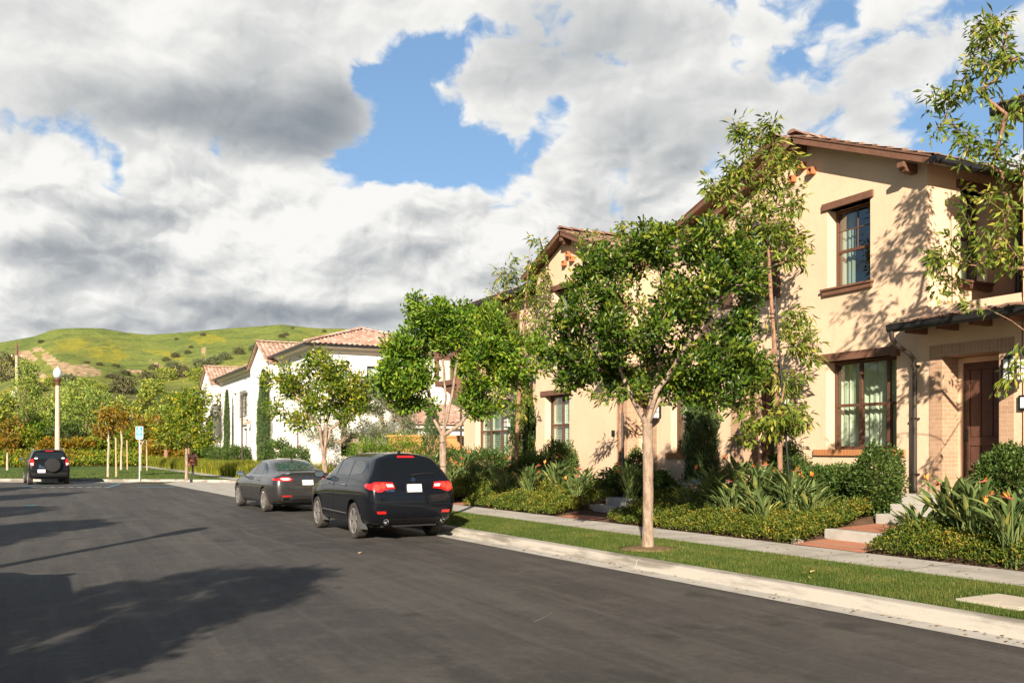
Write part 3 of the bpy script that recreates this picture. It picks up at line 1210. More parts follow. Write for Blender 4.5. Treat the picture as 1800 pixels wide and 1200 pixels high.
def downspout(house, pts, r=.042, straps=()):
    b = MB()
    b.tube(pts, r, 10)
    o = b.build('downspout', metal_pipe, house, smooth=40)
    for (x, y, z, ox, oy) in straps:
        s_ = MB()
        s_.box(x - .055, x + .055, y - .055, y + .055, z - .015, z + .015)
        s_.build('strap', metal_dark, o)
    return o


def corbel(house, x0, x1, y, z, w=.16, h=.22):
    """shaped timber beam end under the gable"""
    b = MB()
    b.prism([(x0, z), (x0, z - h * .55), (x0 + .06, z - h * .62), (x0 + .09, z - h * .95), (x0 + .2, z - h), (x1, z - h), (x1, z)], y - w / 2, y + w / 2, 'y')
    return b.build('beam_end', wood, house, bevel=.006)


def clay_vents(house, D, pts, s_=.135):
    for (y, z) in pts:
        b = MB()
        t = .022
        h = s_ / 2
        x0, x1 = D - .13, D + .02
        b.box(x0, x1, y - h, y - h + t, z - h, z + h)
        b.box(x0, x1, y + h - t, y + h, z - h, z + h)
        b.box(x0, x1, y - h + t, y + h - t, z - h, z - h + t)
        b.box(x0, x1, y - h + t, y + h - t, z + h - t, z + h)
        b.box(D - .012, D - .004, y - h + t, y + h - t, z - h + t, z + h - t, 1)
        b.build('clay_vent', [clay, interior], house)


def lantern(house, x, y, z, s_=1.0, back=14.0):
    """black iron wall lantern with frosted panes; z is the middle of its glass"""
    b = MB()
    r, h = .105 * s_, .30 * s_
    b.box(x - r, x + r, y - r, y + r, z - h / 2 - .03 * s_, z - h / 2)
    b.lathe([(r * 1.28, 0), (r * 1.2, .03 * s_), (r * .95, .075 * s_), (r * .5, .105 * s_), (.02, .115 * s_), (.018, .15 * s_)], (x, y, z + h / 2), 12)
    for sx in (-1, 1):
        for sy in (-1, 1):
            b.box(x + sx * r - .011, x + sx * r + .011, y + sy * r - .011, y + sy * r + .011, z - h / 2, z + h / 2)
    for sx in (-1, 0, 1):
        for q in ((x + sx * r * .0, y - r), (x, y + r)):
            pass
    for (a0, a1, c0, c1) in ((x - .006, x + .006, y - r - .006, y - r + .006), (x - .006, x + .006, y + r - .006, y + r + .006),
                             (x - r - .006, x - r + .006, y - .006, y + .006), (x + r - .006, x + r + .006, y - .006, y + .006)):
        b.box(a0, a1, c0, c1, z - h / 2, z + h / 2)
    for (a0, a1, c0, c1) in ((x - r, x + r, y - r - .006, y - r + .006), (x - r, x + r, y + r - .006, y + r + .006),
                             (x - r - .006, x - r + .006, y - r, y + r), (x + r - .006, x + r + .006, y - r, y + r)):
        b.box(a0, a1, c0, c1, z + .01, z + .024)
    b.tube([(x, y, z + h / 2 + .14 * s_), (x + .02, y, z + h / 2 + .2 * s_), (x + .1, y, z + h / 2 + .21 * s_), (back - .02, y, z + h / 2 + .1 * s_)], .012, 6)
    b.tube([(x, y, z - h / 2 - .02), (back - .04, y, z - h / 2 + .02)], .01, 6)
    b.box(back - .035, back - .003, y - .05, y + .05, z - .14, z + .3)
    o = b.build('wall_lantern', black_iron, house)
    g = MB()
    q = r * .9
    g.box(x - q, x + q, y - q, y + q, z - h / 2 + .004, z + h / 2 - .004)
    g.build('lantern_glass', frost, o)
    return o


def panel_door(house, D, y0, y1, z0, z1, hinge=1):
    """brown panelled entrance door facing the street at X = D, between y0 and y1"""
    M = face_x(D)
    b = MB(M)
    u0, u1 = -y1, -y0
    t = .09
    b.box(u0, u0 + t, z0, z1, -.04, .03, 1)
    b.box(u1 - t, u1, z0, z1, -.04, .03, 1)
    b.box(u0 + t, u1 - t, z1 - t, z1, -.04, .03, 1)
    a, c = u0 + t, u1 - t
    b.box(a, c, z0, z1 - t, -.06, -.03)
    st = .11
    n = 3
    for (lo, hi) in ((z0 + .2, z0 + .85), (z0 + 1.0, z1 - t - .13)):
        pw = (c - a - 2 * st) / n
        for k in range(n):
            x0 = a + st + k * pw
            b.box(x0 + .012, x0 + pw - .012, lo + .012, hi - .012, -.03, -.018)
    for (x0, x1, lo, hi) in ((a, a + st, z0, z1 - t), (c - st, c, z0, z1 - t), (a + st, c - st, z0, z0 + .2), (a + st, c - st, z0 + .85, z0 + 1.0), (a + st, c - st, z1 - t - .13, z1 - t)):
        b.box(x0, x1, lo, hi, -.03, -.008)
    o = b.build('door', [wood_door, stucco], house, bevel=.003)
    h = MB(M)
    hx = a + .06 if hinge > 0 else c - .06
    h.box(hx - .02, hx + .02, z0 + .92, z0 + 1.15, -.008, .004)
    h.tube([(hx, z0 + .95, .0), (hx, z0 + .96, .05), (hx, z0 + 1.1, .05), (hx, z0 + 1.12, .0)], .01, 6)
    h.build('handle', black_iron, o)
    return o


def brick_surround(house, D, yl, yr, ol, or_, z0, zt, zs, proud=.012, rev=.42):
    """brick facing round an entrance: jambs in stretcher courses, a soldier course over the opening"""
    M = face_x(D)
    b = MB(M)
    b.box(-yl, -ol + .008, z0, zt - .009, -rev + .02, proud)
    b.box(-or_ - .008, -yr, z0, zt - .009, -rev + .02, proud)
    b.build('brick_jamb', brick, house)
    b = MB(M)
    b.box(-yl, -yr, zt - .008, zs, -rev + .02, proud + .003)
    b.build('brick_soldier_course', brick_v, house)


def rake(house, pts, w=.04, h=.125, name='rake_board'):
    b = MB()
    for p, q in zip(pts[:-1], pts[1:]):
        p, q = Vector(p), Vector(q)
        d = (q - p).normalized()
        up = Vector((1, 0, 0)).cross(d)
        if up.z < 0:
            up = -up
        b.beam(p - up * (h / 2 + .02), q - up * (h / 2 + .02), w, h, up)
        b.beam(p - up * .01 - Vector((.018, 0, 0)), q - up * .01 - Vector((.018, 0, 0)), w, .032, up)
    return b.build(name, wood, house, bevel=.004)


def gable_roof(house, xf, xb, yr, hw, zr, pitch, tm, seed, over=.42, tw=.3, amp=.022, hr=None):
    """ridge runs back from the street at Y = yr; eaves at yr -/+ hw"""
    zl = zr - pitch * hw
    t = MB()
    d = MB()
    for sgn in (-1, 1):
        h_ = hr if (hr and sgn < 0) else hw
        ye = yr + sgn * h_
        zl = zr - pitch * h_
        e0, e1 = (xf, ye, zl), (xb, ye, zl)
        tiles(t, e0, e1, (0, -sgn * h_, pitch * h_), tw, .36, amp, .034, .012, seed + sgn)
        deck(d, [(xf + .02, ye, zl), (xb, ye, zl), (xb, yr, zr), (xf + .02, yr, zr)], .05)
    ridge_caps(t, (xf - .03, yr, zr + .02), (xb, yr, zr + .02), .13)
    o = t.build('roof', tm, house)
    d.build('roof_boards', wood, o)
    h_ = hr or hw
    rake(house, [(xf, yr - h_, zr - pitch * h_), (xf, yr, zr), ])
    rake(house, [(xf, yr, zr), (xf, yr + hw, zl)])
    return zl


# ------------------------------------------------------------------ tan corner house (nearest, on the right)
D1 = 14.0
h1 = thing('town_house', 'tan stucco house nearest the camera, clay vents above a lone upper window', 'house', (14, 13, 0))
FZ = .96        # entrance floor level
M1 = face_x(D1)
w = MB()
YL, YR, YA = 16.67, 10.85, 13.78
zsp = 6.88
wall_face(w, M1, -YL, -YR, .3, zsp + .03, [(-13.16, -12.10, 4.97, 6.55), (-13.20, -11.50, 1.74, 3.50), (-15.95, -14.95, 4.97, 6.55, .2), (-15.62, -14.62, FZ, 3.38, .45)], .25, (-YA, 8.11))
# the porch bay, flush with the facade
wall_face(w, M1, -YR, -9.10, .3, 4.28, [(-10.55, -9.47, FZ, 3.38, .45)], .45)
# side wall of the gabled wing, then the set-back wall over the porch
wall_face(w, face_y(YR), 14.0, 16.62, 3.6, 6.9, [(14.9, 15.66, 4.85, 6.52)], .22)
wall_face(w, face_x(16.62), -YR, -8.0, 3.6, 7.1)
# far side and back of the shell
w.quad((14, YL, .3), (22, YL, .3), (22, YL, 6.7), (14, YL, 6.7))
w.quad((22, 8, .3), (22, YL, .3), (22, YL, 7), (22, 8, 7))
w.quad((14, 9.1, .3), (16.62, 9.1, .3), (16.62, 9.1, 4.5), (14, 9.1, 4.2))
h1w = w.build('wall', stucco, h1)
# porch step slab
b = MB()
b.box(13.67, 14.44, 9.5, 10.99, .3, FZ)
b.build('door_step', concrete, h1, bevel=.01)
b = MB()
b.box(13.56, 14.44, 14.65, 15.6, .3, FZ - .01)
b.build('door_step', concrete, h1, bevel=.01)

window(h1, M1, -13.16, -12.10, 4.97, 6.55, .25, 1, .47, 'curtain', True, 4, glass=pane_up, cgap=(.30, .86))
lintel(h1, M1, -13.28, -12.02, 6.55, 6.69, .05, .25)
sill(h1, M1, -13.26, -12.04, 4.83, 4.97)
window(h1, M1, -13.20, -11.22, 1.74, 3.50, .25, 3, .50, 'curtain', False, 9)
lintel(h1, M1, -13.42, -11.55, 3.50, 3.66, .06, .25)
b = MB(M1)
b.box(-11.545, -11.42, 3.47, 3.68, .002, .13)
b.build('lintel_end', wood, h1, bevel=.006)
sill(h1, M1, -13.5, -11.3, 1.62, 1.74, 'brick', .05)
# upper window with plank shutters, half hidden by the slim tree
window(h1, M1, -15.95, -14.95, 4.97, 6.55, .2, 2, .5, 'curtain', False, 14)
for (a, c) in ((-16.42, -15.97), (-14.93, -14.46)):
    b = MB(M1)
    for k in range(3):
        x0 = a + k * (c - a) / 3
        b.box(x0 + .004, x0 + (c - a) / 3 - .004, 5.0, 6.55, .01, .05)
    b.box(a + .02, c - .02, 5.3, 5.4, .05, .068)
    b.box(a + .02, c - .02, 6.15, 6.25, .05, .068)
    b.build('plank_shutter', plank, h1, bevel=.004)
lintel(h1, M1, -16.1, -14.8, 6.55, 6.68, .05, .2)
# window in the side of the wing
MW = face_y(YR)
window(h1, MW, 14.9, 15.66, 4.85, 6.52, .22, 1, .5, 'curtain', False, 21)
lintel(h1, MW, 14.78, 15.78, 6.52, 6.68, .04, .22)
sill(h1, MW, 14.82, 15.74, 4.70, 4.85)
# entrances
brick_surround(h1, D1, 10.80, 9.22, 10.55, 9.47, FZ, 3.38, 3.58)
panel_door(h1, 14.44, 9.48, 10.54, FZ, 3.36)
brick_surround(h1, D1, 16.03, 14.42, 15.62, 14.62, FZ, 3.38, 3.58)
panel_door(h1, 14.44, 14.63, 15.61, FZ, 3.36)
lantern(h1, 13.72, 9.05, 3.02, 1.12)
lantern(h1, 13.80, 14.18, 2.83, .9)
b = MB(M1)
b.box(-9.12, -8.72, 2.38, 2.62, .004, .05)
b.box(-9.085, -8.755, 2.415, 2.585, .05, .056, 1)
b.build('number_plate', [black_iron, plate_w], h1)
b = MB(M1)
b.box(-14.16, -14.04, 2.36, 2.46, .004, .03)
b.build('number_plate', [plate_w], h1)
# gable roofs
gable_roof(h1, 13.66, 23, YA, 3.28, 8.20, .41, tile_brown, 11)
for y in (YA,):
    corbel(h1, 13.70, 14.05, y, 8.04, .14, .19)
for y in (11.12, YL - .3):
    corbel(h1, 13.62, 14.05, y, 8.20 - .41 * abs(y - YA) - .21, .14, .17)
clay_vents(h1, D1, [(14.07, 7.42), (13.53, 7.44), (13.80, 7.62)])
# rear gable, set back, taller
w = MB()
M1b = face_x(14.95)
wall_face(w, M1b, -20.9, -YL + .4, .3, 7.1)
w.M = M1b
w.add([(-19.2, 7.1, 0), (-12.5, 7.1, 0), (-15.26, 8.32, 0), (-19.2, 7.35, 0)], [(0, 1, 2, 3)])
w.M = None
w.build('rear_wall', stucco, h1)
gable_roof(h1, 14.5, 23, 15.26, 3.95, 8.72, .33, tile_brown, 15, hr=1.05)
corbel(h1, 14.54, 15.0, 15.26, 8.58, .17, .24)
corbel(h1, 14.54, 15.0, 18.6, 7.42, .17, .24)
t = MB()
tiles(t, (14.45, 18.7, 7.36), (14.45, 21.2, 7.36), (3.2, 0, 1.05), .3, .36, .022, .034, .012, 5)
deck(t, [(14.45, 18.7, 7.36), (14.45, 21.2, 7.36), (17.65, 21.2, 8.41), (17.65, 18.7, 8.41)], .05, )
t.build('side_roof', tile_brown, h1)
gutter_run(h1, (14.45, 18.9, 7.34), (14.45, 21.1, 7.34), (-1, 0, 0))
# wing eave gutter and pipes
gutter_run(h1, (13.62, 10.50, 6.83), (16.62, 10.50, 6.83), (0, -1, 0))
downspout(h1, [(16.5, 10.42, 6.72), (16.5, 10.60, 6.5), (16.5, 10.78, 6.35), (16.5, 10.79, 4.5)], .045)
# porch roof
t = MB()
tiles(t, (13.42, 8.0, 3.97), (13.42, 11.12, 3.97), (3.2, 0, .72), .33, .38, .02, .034, .014, 41)
rp = t.build('porch_roof', tile_brown, h1)
d = MB()
deck(d, [(13.42, 8.0, 3.97), (13.42, 11.10, 3.97), (16.62, 11.10, 4.69), (16.62, 8.0, 4.69)], .06)
d.build('roof_boards', wood, rp)
for y in np.arange(8.4, 11.1, .62):
    b = MB()
    b.box(13.5, 14.0, y - .04, y + .04, 3.80, 3.93)
    b.build('rafter_end', wood, rp)
gutter_run(h1, (13.42, 8.0, 3.96), (13.42, 11.16, 3.96), (-1, 0, 0))
downspout(h1, [(13.35, 11.08, 3.84), (13.36, 11.08, 3.72), (13.48, 11.07, 3.60), (13.78, 11.05, 3.46), (13.90, 11.05, 3.36), (13.92, 11.05, 3.2), (13.92, 11.05, .75)], .042,
          [(13.94, 11.05, 3.25, 0, 0), (13.94, 11.05, 2.3, 0, 0), (13.94, 11.05, 1.3, 0, 0)])

# ------------------------------------------------------------------ neighbouring house, only its edge in view at the far right
hr = thing('town_house', 'tan house cut off at the picture edge, only its corner and eave showing', 'house', (14, 6, 0))
w = MB()
wall_face(w, face_x(13.98), -9.06, -2.0, .3, 7.2)
w.quad((13.98, 9.06, .3), (20, 9.06, .3), (20, 9.06, 7.2), (13.98, 9.06, 7.2))
w.build('wall', stucco, hr)
t = MB()
tiles(t, (13.45, 9.16, 7.2), (13.45, 2, 7.2), (4.05, 0, 1.45), .33, .38, .022, .034, .012, 51)
o = t.build('roof', tile_brown, hr)
d = MB()
deck(d, [(13.45, 9.14, 7.2), (13.45, 2, 7.2), (17.5, 2, 8.65), (17.5, 9.14, 8.65)], .06)
for y in (9.0, 8.3, 7.5):
    d.box(13.52, 13.97, y - .05, y + .05, 7.02, 7.14)
d.box(13.46, 13.5, 2, 9.14, 7.0, 7.12)
d.build('roof_boards', wood, o)
gutter_run(hr, (13.45, 2, 7.17), (13.45, 9.2, 7.17), (-1, 0, 0))

# ------------------------------------------------------------------ second tan house, behind the street trees
h2 = thing('town_house', 'tan stucco house behind the big street tree, with green louvred windows', 'house', (14, 25, 0))
F2 = .8
w = MB()
M2 = face_x(14.0)
wall_face(w, M2, -25.3, -20.95, .3, 7.32, [(-24.72, -23.22, 1.58, 3.40, .22), (-24.15, -23.0, 4.9, 6.62, .2), ], .22, (-23.15, 8.19))
wall_face(w, M2, -20.95, -17.3, .3, 4.1, [(-20.2, -19.1, F2, 3.20, .45), (-18.28, -17.55, 1.64, 3.32, .2)], .45)
w.quad((14, 17.3, .3), (14.95, 17.3, .3), (14.95, 17.3, 4.2), (14, 17.3, 4.1))
M2b = face_x(14.45)
wall_face(w, M2b, -31.9, -25.28, .3, 4.25, [(-30.85, -28.15, 1.5, 3.28, .22)], .22)
wall_face(w, M2b, -31.9, -25.28, 4.25, 7.0, [(-30.9, -27.3, 4.45, 6.6, 1.3)], 1.3)
wall_face(w, face_y(31.9), 14.45, 22, .3, 7.0)
w.quad((15.75, 27.3, 4.45), (15.75, 30.9, 4.45), (15.75, 30.9, 6.6), (15.75, 27.3, 6.6))
w.quad((14, 20.95, 4.1), (17, 20.95, 4.1), (17, 20.95, 7.0), (14, 20.95, 7.0))
w.build('wall', stucco, h2)
window(h2, M2, -24.72, -23.22, 1.58, 3.40, .22, 2, .5, 'shutter', False, 3)
lintel(h2, M2, -24.95, -23.1, 3.40, 3.56, .05, .22)
sill(h2, M2, -24.95, -23.1, 1.46, 1.58, 'brick', .05)
window(h2, M2, -24.15, -23.0, 4.9, 6.62, .2, 2, .5, 'shutter', False, 5)
lintel(h2, M2, -24.3, -22.9, 6.62, 6.78, .05, .2)
sill(h2, M2, -24.3, -22.9, 4.77, 4.9)
window(h2, M2b, -30.85, -28.15, 1.5, 3.28, .22, 3, .5, 'shutter', False, 7)
lintel(h2, M2b, -31.1, -28.0, 3.28, 3.5, .05, .22)
sill(h2, M2b, -31.2, -28.0, 1.36, 1.5, 'brick', .05)
b = MB(M2b)
for u in (-30.86, -29.7, -28.5, -27.34):
    b.box(u - .08, u + .08, 4.45, 6.6, -.12, .03)
b.box(-30.94, -27.26, 6.42, 6.62, -.10, .02)
b.box(-30.94, -27.26, 5.38, 5.46, -.08, .0)
for u in np.arange(-30.75, -27.3, .13):
    b.box(u - .012, u + .012, 4.5, 5.38, -.05, -.03)
b.build('balcony_frame', wood, h2)
b = MB(M2b)
b.box(-30.6, -28.9, 4.46, 6.4, -1.28, -1.22)
b.build('balcony_door', interior, h2)
window(h2, M2, -18.28, -17.55, 1.64, 3.32, .2, 1, .5, 'curtain', False, 33)
lintel(h2, M2, -18.4, -17.45, 3.32, 3.46, .05, .2)
sill(h2, M2, -18.45, -17.4, 1.52, 1.64, 'brick', .05)
brick_surround(h2, 14.0, 20.68, 18.85, 20.2, 19.1, F2, 3.20, 3.42)
panel_door(h2, 14.44, 19.11, 20.19, F2, 3.18)
lantern(h2, 13.80, 18.72, 2.68, .95)
lantern(h2, 14.22, 27.75, 2.65, .95, 14.45)
b = MB(M2)
b.box(-20.92, -20.78, 2.1, 2.26, .004, .03)
b.build('number_plate', black_iron, h2)
gable_roof(h2, 13.66, 22, 23.2, 2.5, 8.28, .41, tile_brown, 61)
corbel(h2, 13.68, 14.05, 23.2, 8.08, .16, .22)
clay_vents(h2, 14.0, [(23.42, 7.35), (22.98, 7.40), (23.2, 7.58)], .15)
t = MB()
tiles(t, (13.95, 25.2, 7.08), (13.95, 32.2, 7.08), (4, 0, 1.35), .3, .36, .022, .034, .012, 67)
o = t.build('side_roof', tile_brown, h2)
d = MB()
deck(d, [(13.95, 25.2, 7.08), (13.95, 32.2, 7.08), (17.95, 32.2, 8.43), (17.95, 25.2, 8.43)], .08)
for y in np.arange(25.6, 32, .6):
    d.box(14.0, 14.45, y - .04, y + .04, 6.86, 7.0)
d.build('roof_boards', wood, o)
gutter_run(h2, (13.95, 25.4, 7.06), (13.95, 32.25, 7.06), (-1, 0, 0))
t = MB()
tiles(t, (13.45, 17.4, 3.85), (13.45, 21.0, 3.85), (2.6, 0, .7), .33, .38, .02, .034, .014, 71)
deck(t, [(13.45, 17.4, 3.85), (13.45, 21.0, 3.85), (16.05, 21.0, 4.55), (16.05, 17.4, 4.55)], .06)
t.build('porch_roof', tile_brown, h2)
downspout(h2, [(14.36, 25.42, 6.9), (14.36, 25.42, .7)], .045)
downspout(h2, [(14.38, 32.02, 6.9), (14.38, 32.02, .7)], .045)
# timber balcony on the far end of the second house
b = MB()
b.box(14.1, 15.9, 32.0, 34.0, 4.25, 4.45)
for (x, y) in ((14.16, 33.94), (15.84, 33.94), (14.16, 32.08)):
    b.box(x - .08, x + .08, y - .08, y + .08, 4.45, 6.6)
b.box(14.05, 15.95, 32.0, 34.05, 6.6, 6.78)
b.box(14.12, 14.18, 32.1, 33.9, 5.36, 5.44)
b.box(14.2, 15.8, 33.92, 33.98, 5.36, 5.44)
for (y0, y1) in ((32.25, 33.8),):
    for y in np.arange(y0, y1, .13):
        b.box(14.14, 14.16, y - .01, y + .01, 4.45, 5.36)
b.prism([(32.0, 3.6), (32.0, 4.25), (33.6, 4.25)], 14.2, 14.4, 'x')
b.prism([(32.0, 3.6), (32.0, 4.25), (33.6, 4.25)], 15.5, 15.7, 'x')
b.build('timber_balcony', wood, h2, bevel=.005)

# ------------------------------------------------------------------ white house beyond the drive
hw = thing('white_house', 'long white stucco house with pink tile hip roofs beyond the driveway', 'house', (14, 60, 0))
GZ = .55
DW = 13.0
w = MB()
MWf = face_x(DW)
eave = 7.45
wall_face(w, MWf, -56.8, -48.8, GZ, eave, [(-52.6, -51.4, 4.6, 6.2), (-53.0, -51.8, 1.4, 2.9)], .2)
wall_face(w, face_y(48.8), DW, 21.2, GZ, eave, [(14.2, 15.0, 4.9, 6.4), (16.1, 17.0, 4.9, 6.4), (18.2, 19.3, 1.5, 3.0), (14.6, 15.6, 1.3, 2.6)], .2)
for (a, c, pk) in ((56.8, 62.6, 59.7), (78.0, 84.4, 81.3)):
    wall_face(w, face_x(DW - .6), -c, -a, GZ, eave - .35, [(-pk - .5, -pk + .5, 1.6, 3.2)] if a > 70 else [], .2, (-pk, 8.45 if a < 70 else 8.6))
    w.quad((DW - .6, a, GZ), (DW, a, GZ), (DW, a, eave), (DW - .6, a, eave - .35))
wall_face(w, MWf, -78.0, -62.6, GZ, eave, [(-68.6, -66.6, 4.15, 5.75), (-67.9, -67.2, 6.4, 6.9), (-72.2, -71.0, 4.4, 6.0), (-76, -74.8, 1.4, 3.0), (-68.4, -66.9, 1.2, 3.2)], .25)
wall_face(w, MWf, -96, -84.4, GZ, eave, [(-88, -86.6, 4.4, 6.2), (-91.4, -90.2, 4.4, 6.2), (-88, -86.6, 1.2, 3)], .25)
w.quad((20, 48.8, GZ), (20, 96, GZ), (20, 96, eave), (20, 48.8, eave))
w.build('wall', white_stucco, hw)
b = MB()
trim_m = mat('cream_trim', (.66, .60, .50), .85, .1)
# moulded cornice under the eaves
for (y0, y1, x) in ((48.8, 56.8, DW), (62.6, 78, DW), (84.4, 96, DW)):
    b.prism([(x, eave - .42), (x - .10, eave - .36), (x - .14, eave - .2), (x - .34, eave - .1), (x - .36, eave - .02), (x, eave - .02)], y0 - (.35 if y0 < 50 else 0), y1, 'y')
b.prism([(48.8, eave - .42), (48.7, eave - .36), (48.66, eave - .2), (48.46, eave - .1), (48.44, eave - .02), (48.8, eave - .02)], DW - .05, 21.3, 'x')
b.build('cornice', trim_m, hw)


def hip(house, x0, x1, y0, y1, z, rise, seed, hips=(1, 1)):
    """ridge along Y with hipped near end"""
    t = MB()
    xm = (x0 + x1) / 2
    hw_ = (x1 - x0) / 2
    ya, yb_ = y0 + hw_ * hips[0], y1 - hw_ * hips[1]
    tmp = MB()
    tiles(tmp, (x0, y0, z), (x0, y1, z), (hw_, 0, rise), .30, .40, .055, .03, .006, seed)
    bm = bmesh.new()

    def cut(mb, planes):
        me = bpy.data.meshes.new('tmp')
        me.from_pydata([tuple(p) for p in mb.v], [], mb.f)
        bm_ = bmesh.new()
        bm_.from_mesh(me)
        for co, no in planes:
            bmesh.ops.bisect_plane(bm_, geom=bm_.verts[:] + bm_.edges[:] + bm_.faces[:], plane_co=co, plane_no=no, clear_outer=True, dist=1e-5)
        bm_.verts.index_update()
        t.add([v.co.copy() for v in bm_.verts], [[v.index for v in f.verts] for f in bm_.faces])
        bm_.free()
        bpy.data.meshes.remove(me)
    bm.free()
    pl = []
    if hips[0]:
        pl.append(((x0, y0, z), Vector((1, -1, 0)).normalized()))
    cut(tmp, pl)
    tmp = MB()
    tiles(tmp, (x1, y1, z), (x1, y0, z), (-hw_, 0, rise), .30, .40, .055, .03, .006, seed + 1)
    cut(tmp, [((x1, y0, z), Vector((-1, -1, 0)).normalized())] if hips[0] else [])
    if hips[0]:
        tmp = MB()
        tiles(tmp, (x1, y0, z), (x0, y0, z), (0, hw_, rise), .30, .40, .055, .03, .006, seed + 2)
        cut(tmp, [((x0, y0, z), Vector((-1, 1, 0)).normalized()), ((x1, y0, z), Vector((1, 1, 0)).normalized())])
        ridge_caps(t, (x0, y0, z + .06), (xm, ya, z + rise + .06), .15)
        ridge_caps(t, (x1, y0, z + .06), (xm, ya, z + rise + .06), .15)
    ridge_caps(t, (xm, ya, z + rise + .06), (xm, yb_, z + rise + .06), .15)
    o = t.build('roof', tile_pink, house)
    d = MB()
    d.add([(x0, y0, z - .02), (x1, y0, z - .02), (x1, y1, z - .02), (x0, y1, z - .02), (xm, ya, z + rise - .02), (xm, yb_, z + rise - .02)],
          [(3, 2, 1, 0), (0, 1, 4), (1, 2, 5, 4), (2, 3, 5), (3, 0, 4, 5)])
    d.build('roof_boards', trim_m, o)
    return o


hip(hw, DW - .55, 21.7, 48.2, 60.5, eave + .02, 1.5, 81)
hip(hw, DW - .55, 20.5, 64.5, 80, eave + .03, 1.32, 85)
hip(hw, DW - .55, 20.5, 85.5, 97, eave - .10, 1.32, 89, (1, 0))
for (a, c, pk, zt) in ((56.8, 62.6, 59.7, 8.66), (78.0, 84.4, 81.3, 8.78)):
    t = MB()
    hw_ = (c - a) / 2 + .18
    zl = zt - .50 * hw_
    for sgn in (-1, 1):
        tiles(t, (DW - .85, pk + sgn * hw_, zl), (DW + 6, pk + sgn * hw_, zl), (0, -sgn * hw_, .5 * hw_), .3, .4, .055, .03, .006, 90)
        deck(t, [(DW - .8, pk + sgn * hw_, zl), (DW + 6, pk + sgn * hw_, zl), (DW + 6, pk, zt), (DW - .8, pk, zt)], .08)
    ridge_caps(t, (DW - .88, pk, zt + .06), (DW + 6, pk, zt + .06), .15)
    t.build('gable_roof', tile_pink, hw)
gm = mat('dark_gutter_thin', (.05, .045, .04), .5, .4)
for (p, q, out) in (((DW - .55, 48.1, eave), (DW - .55, 57, eave), (-1, 0, 0)), ((DW - .6, 48.2, eave), (21.6, 48.2, eave), (0, -1, 0)), ((DW - .55, 64.5, eave), (DW - .55, 78, eave), (-1, 0, 0))):
    gutter_run(hw, p, q, out)
for (M_, u0, u1, v0, v1, c) in ((MWf, -52.6, -51.4, 4.6, 6.2, 2), (MWf, -53, -51.8, 1.4, 2.9, 2), (MWf, -72.2, -71, 4.4, 6, 2), (MWf, -68.6, -66.6, 4.15, 5.75, 2), (MWf, -67.9, -67.2, 6.4, 6.9, 1),
                                 (MWf, -68.4, -66.9, 1.2, 3.2, 2), (MWf, -76, -74.8, 1.4, 3.0, 2), (MWf, -88, -86.6, 4.4, 6.2, 2), (MWf, -91.4, -90.2, 4.4, 6.2, 2), (MWf, -88, -86.6, 1.2, 3, 2),
                                 (face_x(DW - .6), -81.8, -80.8, 1.6, 3.2, 1),
                                 (face_y(48.8), 14.2, 15, 4.9, 6.4, 1), (face_y(48.8), 16.1, 17, 4.9, 6.4, 1), (face_y(48.8), 18.2, 19.3, 1.5, 3, 2), (face_y(48.8), 14.6, 15.6, 1.3, 2.6, 1)):
    window(hw, M_, u0, u1, v0, v1, .2, c, .5, 'blind' if v0 > 4 else None, False, 1, fm=wood_frame)
# iron window guard and sills on the recessed front
b = MB(MWf)
for u in np.arange(-68.75, -66.4, .29):
    b.box(u - .02, u + .02, 4.0, 5.95, .14, .17)
for v in (4.05, 4.7, 5.35, 5.92):
    b.box(-68.8, -66.4, v - .02, v + .02, .135, .175)
b.build('window_guard', black_iron, hw)
b = MB(MWf)
b.box(-68.9, -66.3, 3.85, 4.0, .004, .2)
b.prism([(-68.7, 3.85), (-66.5, 3.85), (-66.8, 3.45), (-68.4, 3.45)], .004, .16, 'z')
b.build('stone_sill', trim_m, hw)
# little tiled hood over the side door
t = MB()
tiles(t, (DW - .5, 63.0, 3.45), (DW - .5, 65.4, 3.45), (.55, 0, .35), .3, .3, .05, .03, .006, 95)
t.build('door_hood', tile_pink, hw)
# low wing between the two houses: pink tiles over white wall, seen past the second house
h4 = thing('white_house', 'low white wing with a pink tile skirt roof behind the orange wall', 'house', (22, 47, 0))
w = MB()
wall_face(w, face_y(44), 17.3, 21, .3, 3.0, [(18.0, 19.2, 1.6, 2.8)], .3)
w.quad((17.3, 44, .3), (17.3, 48.7, .3), (17.3, 48.7, 3.9), (17.3, 44, 3.0))
w.build('wall', white_stucco, h4)
t = MB()
tiles(t, (21.3, 43.5, 3.1), (17.0, 43.5, 3.1), (0, 5.2, 1.2), .3, .4, .055, .03, .006, 97)
deck(t, [(21.3, 43.5, 3.1), (17.0, 43.5, 3.1), (17.0, 48.7, 4.3), (21.3, 48.7, 4.3)], .08)
t.build('roof', tile_pink, h4)
b = MB()
b.box(17.1, 21.2, 43.7, 43.98, 2.8, 3.05)
b.build('cornice', trim_m, h4)
# orange garden wall
gw = MB()
gw.box(13.6, 21, 38.0, 38.25, .1, 2.25)
gw.box(13.5, 21.1, 37.95, 38.3, 2.25, 2.36)
o = gw.build('garden_wall', mat('orange_stucco', (.52, .26, .10), .92, .1, var=.15, vscale=2), bevel=.01)
tag(o, 'orange stucco garden wall behind the black parked car', 'wall')
# ------------------------------------------------------------------ plants
RIGHT = np.array([CA, -SA, 0.0])
VIEW = np.array([SA, CA, 0.0])
UP = np.array([0, 0, 1.0])


